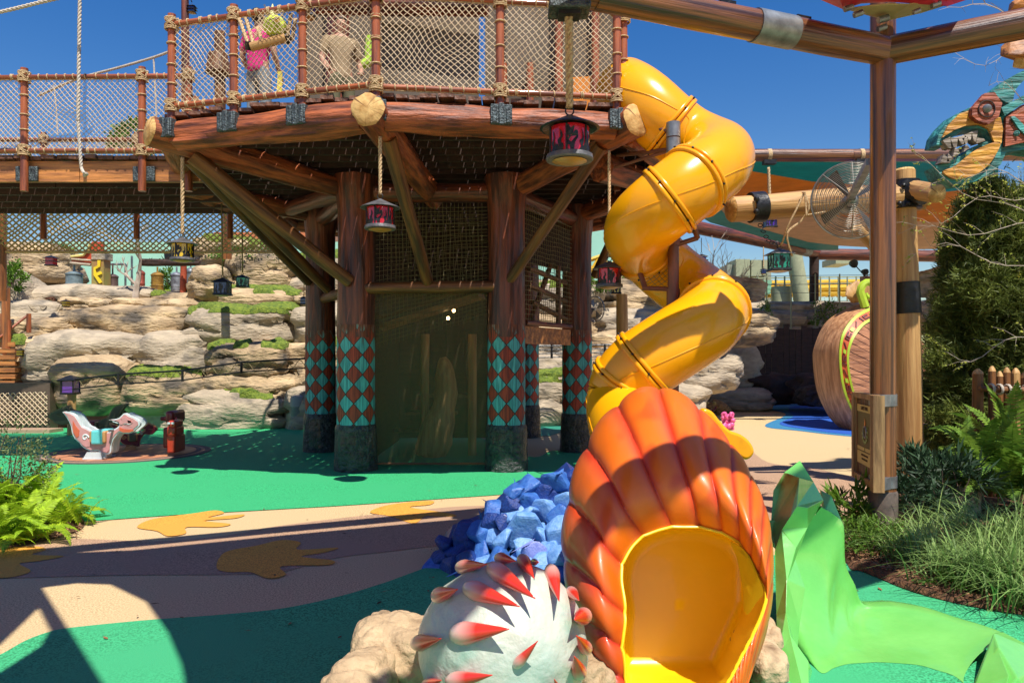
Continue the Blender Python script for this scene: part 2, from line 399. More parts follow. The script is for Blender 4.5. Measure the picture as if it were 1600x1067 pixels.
def coil_path(A, B, r, spacing, jit=.3, rnd=random):
    """one rope: hoops round the rail at intervals, running along its underside between hoops"""
    A = Vector(A); B = Vector(B); Lg = (B - A).length; t = (B - A).normalized()
    u = Vector((0, 0, -1)); u = (u - t * u.dot(t)).normalized(); v = t.cross(u); pts = []
    s = spacing * .5
    while s < Lg - spacing * .4:
        turns = 1 if rnd.random() < .75 else 2
        for k in range(8 * turns + 1):
            th = 2 * PI * k / 8
            pts.append(A + t * (s + .02 * k / 8) + (u * math.cos(th) + v * math.sin(th)) * r)
        s += spacing * (1 + rnd.uniform(-jit, jit))
    return pts
def lashing(c, r, rope=.0085, hh=.065, axis=Vector((0, 0, 1)), seed=0):
    rn = random.Random(seed); pts = []
    c = Vector(c)
    for k, (tilt, dz) in enumerate([(0, -hh), (0, -hh * .7), (.75, 0), (-.75, 0), (.65, .02), (-.65, .02), (0, hh * .75), (0, hh)]):
        for i in range(12):
            th = 2 * PI * i / 12
            x = math.cos(th) * r * (1.05 + .1 * rn.random()); y = math.sin(th) * r * 1.15
            pts.append(c + Vector((x, y, dz + math.tan(tilt) * x * .9)))
    mb = MB(); mb.tube(pts, rope, n=5); return mb
def net_mb(q, du, r, nsub=7, n=3, sagamp=.02, seed=0, square=False, mb=None, bulge=0):
    """rope net filling quad q = (bl, br, tr, tl)"""
    bl, br, tr, tl = [Vector(a) for a in q]
    W = ((br - bl).length + (tr - tl).length) / 2; H = ((tl - bl).length + (tr - br).length) / 2
    nrm = (br - bl).cross(tl - bl).normalized()
    def S(x, y):
        a = min(max(x / W, 0), 1); b = min(max(y / H, 0), 1)
        p = lerp(lerp(bl, br, a), lerp(tl, tr, a), b)
        e = math.sin(PI * a) * math.sin(PI * b)
        k = noise.noise_vector(Vector((x * 2.3 + seed, y * 2.3, seed * .7)))
        return p + (k * sagamp * e * 1.6) + nrm * (k.x * .6 * sagamp + bulge) * e
    mb = mb or MB()
    if not square:
        for sgn in (1, -1):
            k0 = -int(H / du) - 2 if sgn == 1 else 0
            k1 = int(W / du) + 2 if sgn == 1 else int((W + H) / du) + 2
            for k in range(k0, k1):
                c = k * du + du * .5
                # line x = c + sgn*y (sgn=1) or x = c - y
                y0, y1 = 0, H
                if sgn == 1: y0 = max(0, -c); y1 = min(H, W - c)
                else: y0 = max(0, c - W); y1 = min(H, c)
                if y1 - y0 < du * .3: continue
                ns = max(2, int(nsub * (y1 - y0) / H) + 1)
                mb.tube([S(c + sgn * (y0 + (y1 - y0) * i / ns), y0 + (y1 - y0) * i / ns) for i in range(ns + 1)], r, n=n, caps=False)
    else:
        for k in range(1, int(W / du)):
            mb.tube([S(k * du, H * i / nsub) for i in range(nsub + 1)], r, n=n, caps=False)
        for k in range(1, int(H / du)):
            mb.tube([S(W * i / nsub, k * du) for i in range(nsub + 1)], r, n=n, caps=False)
    return mb

# ------------------------------------------------------------------ play tower
random.seed(5)
ZB = 4.27
CR = [Vector(v + (ZB,)) for v in ((-4.13, 8.92), (-1.53, 8.2), (1.29, 8.54), (2.6, 10.8), (1.9, 14.3), (-1.1, 15.8), (-4.3, 14.6), (-5.0, 11.6))]
tower = thing('play_tower', 'octagonal log play tower on diamond painted columns with rope net railing', 'play tower', (-1.15, 12.4, 0))
COLS = [(-2.24, 10.62, .27), (-.08, 10.62, .27), (-3.30, 12.74, .255), (1.12, 12.74, .255), (.30, 15.1, .25), (-2.5, 14.9, .25)]
for i, (x, y, r) in enumerate(COLS):
    mw = Matrix.Translation((x, y, 0)) @ Matrix.Rotation(R(18 + 47 * i), 4, 'Z')
    rows = []; n = 28
    for k in range(15):
        t = k / 14; z = 1.9 + 2.3 * t; row = []
        for j in range(n):
            th = 2 * PI * j / n
            rr = r * (1 - .04 * math.sin(t * PI)) * (1 + .06 * noise.noise(Vector((math.cos(th) * 3 + i * 9, math.sin(th) * 3, z * .5))) + .03 * noise.noise(Vector((math.cos(th) * 9, math.sin(th) * 9 + i, z * .3))))
            if z > 3.7: rr *= 1 + (z - 3.7) * .35
            row.append((rr * math.cos(th), rr * math.sin(th), z))
        rows.append(row)
    mb = MB(); mb.grid(rows, True); mb.f.append(tuple(14 * n + k for k in range(n)))
    col = mb.build('column', M['log'], tower, mw, auto=60)
    mb = MB(); prof = [(r * 1.005 * (1 + .012 * math.sin(k * 2.3 + i)), .58 + 1.5 * k / 12) for k in range(13)]
    mb.lathe(prof, 28); mb.build('painted_band', M['diam'], col, mw)
    mb = MB(); rows = []
    for k in range(14):
        z = .66 * k / 13; row = []
        for j in range(32):
            th = 2 * PI * j / 32; rr = r * 1.16 - .02 * z / .66
            rr *= 1 + .025 * noise.noise(Vector((math.cos(th) * 5 + i, math.sin(th) * 5, z * 9)))
            if k == 13: rr -= .015
            row.append((rr * math.cos(th), rr * math.sin(th), z))
        rows.append(row)
    mb.grid(rows, True); mb.f.append(tuple(13 * 32 + k for k in range(32)))
    cb = mb.build('column_base', M['base'], col, mw, auto=60)
    for a in range(6):
        th = a * PI / 3 + .4 * i
# radial logs with pale sawn ends
def colp(i, z): return Vector((COLS[i][0], COLS[i][1], z))
rad = [(colp(0, 4.02) + Vector((-.1, .1, 0)), CR[0], .16), (Vector((-1.16, 11.0, 3.98)), CR[1], .17), (colp(1, 4.05) + Vector((.1, .1, 0)), CR[2], .17),
       (colp(3, 4.05), CR[3], .16), (colp(4, 4.05), CR[4], .15), (colp(5, 4.05), CR[6], .15), (colp(2, 4.05), CR[7], .15)]
for A, B, r in rad:
    dirv = (B - A).normalized()
    log('radial_log', A, B + dirv * .22, r * .9, r * 1.08, M['beamw'], tower, cutB=True, wob=.16, n=18, seg=14)
for i in range(8):
    A, B = CR[i], CR[(i + 1) % 8]; dv = (B - A).normalized()
    log('edge_beam', A + dv * .12, B - dv * .12, .165, .165, M['beamw'], tower, wob=.30, n=20, seg=40)
# ring logs at the column heads
ring = [(2, 0), (0, 1), (1, 3), (3, 4), (4, 5), (5, 2)]
for a, b in ring:
    log('ring_log', colp(a, 3.98), colp(b, 3.98), .13, .13, M['log'], tower, wob=.15)
log('cross_log', Vector((-2.15, 10.5, 2.60)), Vector((-.2, 10.5, 2.62)), .085, .085, M['brace'], tower, wob=.1)
log('cross_log', colp(2, 2.62) + Vector((.1, -.15, 0)), colp(0, 2.6) + Vector((-.05, .1, 0)), .085, .085, M['brace'], tower, wob=.1)
# knee braces
for A, B, r in [(P(300, 243, 9.1), P(546, 440, 10.36), .095), (P(322, 262, 9.6), P(512, 452, 11.6), .085), (P(296, 247, 9.35), P(482, 440, 12.5), .085),
                (P(606, 215, 8.5), P(668, 440, 10.45), .085), (P(940, 228, 8.75), P(796, 438, 10.42), .075), (P(1010, 262, 10.6), P(930, 430, 12.5), .075)]:
    log('knee_brace', A, B, r * 1.12, r * .95, M['brace'], tower, wob=.1)
# extra chunky logs under the deck
log('under_log', P(330, 240, 9.6), P(556, 300, 10.9), .15, .12, M['log'], tower, wob=.2)
log('under_log', P(940, 262, 9.3), P(1068, 300, 11.2), .17, .13, M['beamw'], tower, wob=.22, cutB=True)
log('under_log', P(440, 330, 12.6), P(545, 300, 10.9), .12, .12, M['log'], tower, wob=.2)
# floor boards (front to back) and joists (left to right)
def yfront(x):
    pts = [CR[7], CR[0], CR[1], CR[2], CR[3]]
    for a, b in zip(pts, pts[1:]):
        if a.x <= x <= b.x: return lerp(a.y, b.y, (x - a.x) / (b.x - a.x))
    return 11
def yback(x):
    pts = [CR[7], CR[6], CR[5], CR[4], CR[3]]
    for a, b in zip(pts, pts[1:]):
        if a.x <= x <= b.x: return lerp(a.y, b.y, (x - a.x) / (b.x - a.x))
    return 11
rn = random.Random(3); x = -4.85
while x < 2.45:
    wd = rn.uniform(.12, .19); xc = x + wd / 2; y0 = yfront(xc) - .06 + rn.uniform(-.06, .04); y1 = yback(xc); z = 4.50 + rn.uniform(-.008, .022)
    ys = [y0]
    while ys[-1] < y1 - .3: ys.append(min(y1, ys[-1] + rn.uniform(1.6, 2.6)))
    for a, b in zip(ys, ys[1:]):
        mb = MB(); mb.box((0, 0, 0), (wd, b - a - .012, .042)); mw = Matrix.Translation((xc, (a + b) / 2, z)) @ Matrix.Rotation(rn.uniform(-.012, .012), 4, 'Z')
        mb.build('deck_board', M['board'], tower, mw, smooth=False)
    x += wd + .016
y = 8.75
while y < 15.6:
    xs = [xx / 20 for xx in range(-98, 52) if yfront(xx / 20) + .1 < y < yback(xx / 20) - .05]
    if xs:
        x0, x1 = min(xs), max(xs)
        if y < 8.95: x0, x1 = max(x0, -3.9), min(x1, 1.4)
        MB().beam((x0, y, 4.37), (x1, y, 4.37), .19, .06, up=(0, 1, 0)).build('joist', M['dark'], tower, smooth=False)
    y += .33
# rim boards behind the edge beams
for i in range(8):
    A = CR[i].copy(); B = CR[(i + 1) % 8].copy(); A.z = B.z = 4.43; inn = Vector((-1.15, 12.2, 4.43))
    A = lerp(A, inn, .02); B = lerp(B, inn, .02)
    MB().beam(A, B, .10, .05, up=(0, 0, 1)).build('rim_board', M['dark'], tower, smooth=False)

def railing(par, A, B, fr, zb, zt, posts=True, net=True, wr=.13, seed=0, ends=(True, True), pz=(-.45, .12), brk=True, m='rail'):
    """A,B floor-line points (x,y); fr = post fractions"""
    rn = random.Random(seed); A = Vector((A[0], A[1], 0)); B = Vector((B[0], B[1], 0))
    zA, zB_ = zb if hasattr(zb, '__len__') else (zb, zb); tA, tB = zt if hasattr(zt, '__len__') else (zt, zt)
    pb = lambda t, off=0: lerp(A, B, t) + Vector((0, 0, lerp(zA, zB_, t) + off)); ptp = lambda t, off=0: lerp(A, B, t) + Vector((0, 0, lerp(tA, tB, t) + off))
    dv = (B - A).normalized(); out = Vector((dv.y, -dv.x, 0))
    for t in fr:
        o = log('railing_post', pb(t, pz[0]) , ptp(t, pz[1]), .052, .047, M[m], par, n=10, seg=6, wob=.05)
        for q in (pb(t), ptp(t)):
            lashing(q, .068, seed=rn.random()).build('rope_lashing', M['rope'], o, auto=0)
        hoops = []
        for k in range(1, 4):
            q = lerp(pb(t), ptp(t), k / 4 + rn.uniform(-.03, .03))
            th0 = 0
            hoops += [q + Vector((math.cos(a * PI / 5) * .056, math.sin(a * PI / 5) * .056, .006 * a / 10)) for a in range(10 * (1 if rn.random() < .7 else 2) + 1)]
            MB().tube(hoops, .008, n=4).build('rope_hoop', M['rope'], o, auto=0); hoops = []
        if brk:
            mw = frame_z(Vector((0, 0, 0)), out); mw = Matrix.Translation(pb(t, -.30) + out * .11) @ Matrix.Rotation(math.atan2(dv.y, dv.x), 4, 'Z')
            b = MB(); b.box((0, 0, 0), (.24, .10, .22)); b.box((0, -.055, 0), (.06, .03, .24)); b.box((-.075, -.055, 0), (.05, .02, .2)); b.box((.075, -.055, 0), (.05, .02, .2))
            k = b.build('bracket', M['iron'], o, mw); bevel(k, .012, 2)
    for f, nm in ((pb, 'bottom_rail'), (ptp, 'top_rail')):
        o = log(nm, f(0), f(1), .032, .032, M[m], par, n=8, seg=8, wob=.05)
        pts = coil_path(f(0), f(1), .036, wr, rnd=rn)
        if pts: MB().tube(pts, .0095, n=4).build('rope_wrapping', M['rope'], o, auto=0)
    if net:
        for a, b in zip(fr, fr[1:]):
            net_mb((pb(a, .02), pb(b, .02), ptp(b, -.02), ptp(a, -.02)), .074, .0052, nsub=12, seed=rn.random() * 50, sagamp=.055).build('rope_net', M['net'], par, auto=0)

def along(i, off=0.0):
    A = CR[i]; B = CR[(i + 1) % 8]; inn = Vector((-1.15, 12.2, 0))
    a = A + (A - inn).normalized() * off; b = B + (B - inn).normalized() * off
    return (a.x, a.y), (b.x, b.y)
def frx(px, i):   # fraction along edge i whose image column is px
    A = CR[i]; B = CR[(i + 1) % 8]; k = (px - 800) / F
    return (k * A.y - A.x) / ((B.x - A.x) - k * (B.y - A.y))
a, b = along(0, .06); railing(tower, a, b, [frx(274, 0), frx(370, 0), frx(476, 0), frx(589, 0)], 4.62, 5.60, seed=1)
a, b = along(1, .06); railing(tower, a, b, [frx(589, 1), frx(780, 1), frx(960, 1)], 4.60, 5.62, seed=2)
railing(tower, (1.30, 8.62), (1.62, 11.4), [.02, .5, .98], 4.62, 5.6, seed=77, wr=.2, brk=False)
for i in (4, 5, 6):
    a, b = along(i, .0); railing(tower, a, b, [.02, .34, .67, .98], 4.62, 5.6, seed=3 + i, wr=.3, net=i in (2, 3), brk=False)

# upper cabin: taupe mesh screens between posts, set back on the deck
M['taupe'] = mat('taupe_screen', (.16, .125, .09, 1), (.12, .095, .07, 1), .9, scale=120, bump=.4, bscale=200, bdist=.004, dirt=(lin(72, 60, 46), .8, .45, .8))
M['canvas'] = mat('tan_canvas', (.40, .26, .13, 1), (.24, .15, .08, 1), .9, scale=2.2, bump=.6, bscale=4, bdist=.05)
cabin = thing('deck_cabin', 'taupe mesh walled cabin standing on the tower deck behind the rope nets', 'cabin', (-.4, 11.2, 4.52))
cx = [P(600, 100, 10.6).x, P(790, 100, 10.4).x, P(962, 100, 10.2).x]
def screen(name, x0, x1, y0, y1, z0, z1, m, par, t=.03):
    A = Vector((x0, y0, 0)); B = Vector((x1, y1, 0)); dv = (B - A).normalized(); nn = Vector((-dv.y, dv.x, 0)) * t
    mb = MB(); mb.plate([A + Vector((0, 0, z0)), B + Vector((0, 0, z0)), B + Vector((0, 0, z1)), A + Vector((0, 0, z1))], nn)
    return mb.build(name, m, par, smooth=False)
xs = lambda px, d: (px - 800) / F * d
screen('mesh_wall', xs(468, 11.9), xs(600, 11.9), 11.95, 11.9, 4.53, 8.2, M['taupe'], cabin)
screen('mesh_wall', xs(596, 10.8), xs(672, 10.8), 10.8, 10.75, 4.53, 8.2, M['taupe'], cabin)
screen('mesh_wall', xs(672, 10.8) , xs(748, 10.7), 10.75, 10.7, 4.53, 8.2, M['taupe'], cabin)
screen('mesh_wall', xs(758, 10.7), xs(790, 10.6), 10.7, 10.65, 4.53, 8.2, M['taupe'], cabin)
screen('mesh_wall', xs(790, 10.6), xs(838, 10.5), 10.6, 10.55, 4.53, 8.2, M['taupe'], cabin)
screen('mesh_wall', xs(838, 10.5), xs(962, 10.6), 10.62, 10.5, 4.80, 8.2, M['taupe'], cabin)
screen('mesh_wall', xs(870, 10.5), xs(960, 10.4), 10.5, 10.4, 4.53, 4.78, M['taupe'], cabin)
screen('canvas_wall', xs(500, 11.3), xs(590, 10.9), 11.3, 10.9, 4.53, 5.05, M['canvas'], cabin)
screen('canvas_wall', xs(470, 11.8), xs(590, 11.4), 11.8, 11.4, 4.53, 5.9, M['taupe'], cabin)
screen('orange_panel', xs(893, 10.5), xs(925, 10.45), 10.48, 10.44, 4.80, 5.58, plain('orange_panel', (.80, .26, .02, 1), .5), cabin)
screen('grey_panel', xs(860, 10.6), xs(888, 10.5), 10.5, 10.5, 4.85, 5.3, plain('grey_blue_panel', (.28, .36, .48, 1), .6), cabin)
for px in (787, 828, 873, 930): log('cabin_post', Vector((xs(px, 10.45), 10.42, 4.53)), Vector((xs(px, 10.45), 10.42, 5.75 if px < 850 else 8.2)), .06, .05, M['rail'], cabin)
for px in (655, 700): log('cabin_post', Vector((xs(px, 11.4), 11.2, 4.53)), Vector((xs(px, 11.4), 11.2, 8.3)), .09, .08, M['rail'], cabin)
# upper tower trunk posts rising out of frame
for px, d in ((497, 12.4), (528, 11.6), (772, 9.2)):
    if px != 772: log('corner_trunk', Vector((xs(px, d), d, 4.5)), Vector((xs(px, d), d, 8.6)), .19, .17, M['log'], cabin)
log('cabin_beam', P(480, 8, 10.7) , P(762, 10, 10.4), .14, .14, M['log'], cabin)
# lime foam tail hanging at the rail
lime = plain('lime_plush', (.46, .70, .06, 1), .8, .75, 30)
o = MB().tube(cat([P(579, 58, 9.5), P(577, 80, 9.5), P(576, 96, 9.5), P(566, 102, 9.5)], 5), [.06] * 10 + [.065] * 6, n=10).build('foam_tail', lime)
tag(o, 'lime green hook shaped foam piece hanging behind the net beside the post', 'foam toy')
o = MB().plate([P(434, 112, 9.6), P(441, 112, 9.6), P(440, 148, 9.6), P(432, 148, 9.6)], (0, .02, 0)).build('banner_strip', plain('yellow_cloth', (.75, .62, .08, 1), .8), smooth=False)
tag(o, 'narrow bright yellow cloth strip hanging behind the rope net', 'banner')
# purple hat lantern and poles beyond are built with the lanterns

# ground level screens and the dark interior
M['curt'] = mat('olive_mesh_curtain', (.15, .12, .05, 1), (.105, .083, .036, 1), .9, scale=60)
def see_through(m, f):
    n = m.node_tree.nodes; L = m.node_tree.links; out = n['Material Output']; t = n.new('ShaderNodeBsdfTransparent'); x = n.new('ShaderNodeMixShader')
    wv = n.new('ShaderNodeTexNoise'); wv.inputs['Scale'].default_value = 1.1; tc = n.new('ShaderNodeTexCoord'); L.new(tc.outputs['Object'], wv.inputs['Vector'])
    mr = n.new('ShaderNodeMapRange'); mr.inputs[3].default_value = f - .06; mr.inputs[4].default_value = f + .06; L.new(wv.outputs['Fac'], mr.inputs[0])
    L.new(mr.outputs[0], x.inputs[0])
    L.new(n['Principled BSDF'].outputs[0], x.inputs[1]); L.new(t.outputs[0], x.inputs[2]); L.new(x.outputs[0], out.inputs[0]); return m
see_through(M['curt'], .54)
Xa, Xb = -1.97, -.36
mb = MB(); rows = []
for i in range(13):
    z = .10 + 2.44 * i / 12; rows.append([(lerp(Xa, Xb, k / 24), 10.62 + .025 * math.sin(k * .9) * math.sin(i * .4), z) for k in range(25)])
mb.grid(rows); mb.build('mesh_curtain', M['curt'], tower, fix=False)
log('curtain_rail', (Xa, 10.62, .09), (Xb, 10.62, .09), .018, .018, M['brace'], tower)
net_mb(((Xa, 10.7, 1.75), (Xb, 10.7, 2.2), (Xb, 10.7, 3.85), (Xa, 10.7, 3.85)), .058, .0035, square=True, nsub=12, sagamp=.03).build('square_net', M['netd'], tower, auto=0)
net_mb(((Xa, 11.5, 2.7), (Xb, 11.5, 2.7), (Xb, 11.5, 3.85), (Xa, 11.5, 3.85)), .09, .005, square=True, nsub=12, sagamp=.04).build('square_net', M['netd'], tower, auto=0)
inn = thing('stair_core', 'dark timber stair core standing inside the tower behind the mesh curtain', 'stair', (-1.2, 13, 0))
for k in range(17):
    x0 = lerp(-2.75, .1, k / 17); 
    MB().box((x0 + .085, 14.0 + .012 * (k % 2), 2.1), (.175, .05, 4.0)).build('wall_board', M['dark'], inn, smooth=False)
MB().box((-2.1, 12.3, 1.9), (.05, 2.6, 3.6)).build('side_wall', M['dark'], inn, smooth=False)
MB().beam(P(588, 515, 11.8) , P(752, 462, 11.4), .42, .07, up=(0, 0, 1)).build('ramp_stringer', M['boardo'], inn, smooth=False)
log('hand_rope_rail', P(590, 498, 11.7), P(752, 444, 11.3), .03, .03, M['brace'], inn)
for k in range(3): MB().box((-1.6 + k * .2, 12.9, .35 + k * .3), (.9, .28, .05)).build('stair_tread', M['board'], inn, smooth=False)
for px in (664, 738): log('inner_post', Vector((xs(px, 12.2), 12.2, 0)), Vector((xs(px, 12.2), 12.2, 2.0)), .07, .07, M['yellowlog'], inn)
sc_ = MB(); sc_.tube(cat([(-1.33, 12.1, .0), (-1.25, 12.1, .35), (-1.12, 12.1, .8), (-1.08, 12.1, 1.2), (-1.13, 12.1, 1.62)], 5), [.24, .26, .27, .28, .29, .29, .28, .26, .24, .22, .2, .19, .19, .19, .18, .18, .17, .15, .13, .10, .05], n=14, wob=.15)
tag(sc_.build('carved_figure', M['yellowlog']), 'pale carved wooden figure seen dimly behind the mesh curtain', 'carving')
bulb = mat('lit_bulb', (1, .7, .3, 1), None, .4, emis=((1, .62, .25, 1), 14))
for (px, py) in ((700, 497), (709, 485), (723, 475)):
    q = P(px, py, 12.0); t = thing('festoon_bulb', {700: 'warm lit bulb, lowest of the three glowing behind the curtain', 709: 'warm lit bulb, middle one of the three glowing behind the curtain', 723: 'warm lit bulb, highest of the three glowing behind the curtain'}[px], 'light bulb', q, 'lit bulbs behind the curtain')
    mb = MB(); mb.lathe([(.005, -.035), (.025, -.02), (.03, 0), (.02, .02), (.012, .03)], 10, Matrix.Translation(q)); mb.build('glass_bulb', bulb, t)
    mb = MB(); mb.lathe([(.014, .03), (.014, .06), (.006, .07)], 8, Matrix.Translation(q)); mb.build('socket', M['ironb'], t)
    mb = MB(); mb.tube([q + Vector((0, 0, .07)), Vector((q.x, q.y, 2.95))], .004, n=4); mb.build('wire', M['ironb'], t)
# side bay between column 3 and column 4
q = (Vector((.18, 10.9, 2.12)), Vector((1.0, 12.4, 2.12)), Vector((1.0, 12.4, 3.9)), Vector((.18, 10.9, 3.9)))
net_mb(q, .07, .005, square=True, nsub=12, sagamp=.03).build('square_net', M['netd'], tower, auto=0)
screen('bay_board', .2, .98, 11.0, 12.35, 1.82, 2.08, M['boardo'], tower, .05)
log('bay_rail', (.2, 10.9, 2.13), (.98, 12.35, 2.13), .04, .04, M['log'], tower)
screen('bay_screen', .2, .98, 11.15, 12.45, 3.05, 3.75, M['dark'], tower, .03)
for a, b in (((.3, 11.2, 2.2), (.62, 11.8, 3.1)), ((.75, 12.0, 2.15), (.75, 12.0, 3.1)), ((.25, 11.1, 2.7), (.9, 12.3, 2.55)), ((.25, 11.1, 2.95), (.9, 12.3, 2.85)), ((.3, 11.2, 2.45), (.9, 12.3, 2.25))):
    log('bay_stick', a, b, .045, .04, M['brace'], tower, n=8, seg=4)

# ------------------------------------------------------------------ rope bridge on the left
bridge = thing('rope_bridge', 'timber plank bridge with rope net railings leading left from the tower', 'bridge', (-8, 11.4, 0))
bx0, bx1 = -13.0, -4.45
def bz(x): return 4.40 - .012 * (x + 4.45) * 0 - .04
rn = random.Random(8); x = bx0
while x < bx1:
    wd = rn.uniform(.15, .2)
    MB().box((x + wd / 2, 11.45, 4.34 + rn.uniform(-.006, .012)), (wd, 2.75 + rn.uniform(-.05, .05), .05)).build('bridge_board', M['board'], bridge, smooth=False)
    x += wd + .02
k = 0
for y in (10.25, 10.72, 11.2, 11.68, 12.15, 12.6):
    for j in range(4):
        x0 = lerp(bx0, bx1, j / 4); x1 = lerp(bx0, bx1, (j + 1) / 4) - .012
        if k == 0: continue
        MB().box(((x0 + x1) / 2, y, 4.19), (x1 - x0, .07, .24)).build('stringer', M['dark'], bridge, smooth=False)
    k += 1
for j in range(5):
    x0 = lerp(bx0, bx1 + .3, j / 5); x1 = lerp(bx0, bx1 + .3, (j + 1) / 5) - .01
    MB().box(((x0 + x1) / 2, 10.17, 4.16), (x1 - x0, .07, .28)).build('fascia_board', M['boardo'], bridge, smooth=False)
yf = 10.05
fx = lambda px: ((px - 800) / F * yf - bx0) / ((-4.35) - bx0)
railing(bridge, (bx0, yf), (-4.35, yf), [fx(-330), fx(-145), fx(38), fx(222), .995], 4.42, (5.36, 5.44), seed=31, pz=(-.55, .12), m='rail', brk=False)
for px in (38, 222):
    q = Vector(((px - 800) / F * yf, yf, 4.12)); b = MB(); b.box(q + Vector((0, .055, 0)), (.30, .04, .2)); bevel(b.build('post_bracket', M['iron'], bridge), .01)
railing(bridge, (bx0, 12.85), (-4.9, 12.85), [0, .2, .4, .6, .8, 1], 4.42, 5.4, seed=44, pz=(-.75, .12), brk=False, wr=.2)
for z in (4.78, 5.08):
    log('middle_rail', (bx0, 12.8, z), (-4.9, 12.8, z), .02, .02, M['rail'], bridge, n=6)
net_mb(((bx0, 12.9, 4.38), (-4.9, 12.9, 4.38), (-4.9, 12.9, 4.62), (bx0, 12.9, 4.62)), .07, .006).build('rope_net', M['net'], bridge, auto=0)
# white suspension ropes
sr = thing('suspension_rope', 'white rope swooping down to the left of the tower with thin droppers', 'rope', P(240, 92, 11))
pts = cat([P(60, 150, 12), P(120, 124, 11.6), P(185, 106, 11.2), P(240, 90, 11), P(272, 78, 10.8)], 6)
mb = MB()
for a, b in zip(pts, pts[1:]): pass
mb.tube(pts, .020, n=7); mb.build('main_rope', M['ropew'], sr)
for px, py, d in ((240, 92, 11.0),): MB().tube([P(px, py, d), P(px + 3, 150, d), P(px + 5, 198, d)], .012, n=5).build('dropper', M['ropew'], sr)
for px, py in ((84, 134),): MB().tube([P(px, py, 11.8), P(px + 4, 170, 11.8), P(px + 6, 210, 11.8)], .010, n=5).build('dropper', M['ropew'], sr)
tag(rope_twist(MB(), P(-60, 34, 9.3), P(130, -12, 9.3), .022).build('slack_rope', M['ropew'], auto=0), 'white twisted rope crossing the top left corner of the sky', 'rope')
hr = thing('hanging_rope', 'white twisted rope hanging straight down in front of the plank bridge', 'rope', P(125, 0, 9.6))
rope_twist(MB(), P(125, -30, 9.6), P(122, 190, 9.6), .022).build('rope_length', M['ropew'], hr, auto=0)
rope_twist(MB(), P(122, 190, 9.6), P(127, 262, 9.6), .020).build('rope_length', M['ropew'], hr, auto=0)
MB().tube(cat([P(127, 262, 9.6), P(131, 270, 9.55), P(136, 272, 9.6), P(130, 275, 9.6)], 4), .02, n=6).build('rope_knot', M['ropew'], hr)

# second bridge's cargo net, beyond
cn = thing('cargo_net', 'wide golden cargo net stretched under the far side walkway', 'net', P(200, 390, 15.5))
net_mb((P(-140, 392, 15.0), P(440, 392, 16.4), P(440, 318, 15.8), P(-140, 318, 14.4)), .125, .017, nsub=10, sagamp=.05, seed=4, n=4).build('net_mesh', M['netg'], cn, auto=0)
MB().tube([P(-140, 393, 15.0), P(150, 394, 15.6), P(440, 394, 16.4)], .03, n=6).build('border_rope', M['netg'], cn)
for px, d in ((2, 15.2), (355, 16.6)):
    log('net_post', P(px, 300, d), P(px, 470 if px < 10 else 405, d + .2), .10, .10, M['logo'], cn)
MB().tube([P(-140, 317, 14.6), P(150, 316, 15), P(440, 316, 16.0)], .09, n=8).build('walkway_edge', M['dark'], cn)
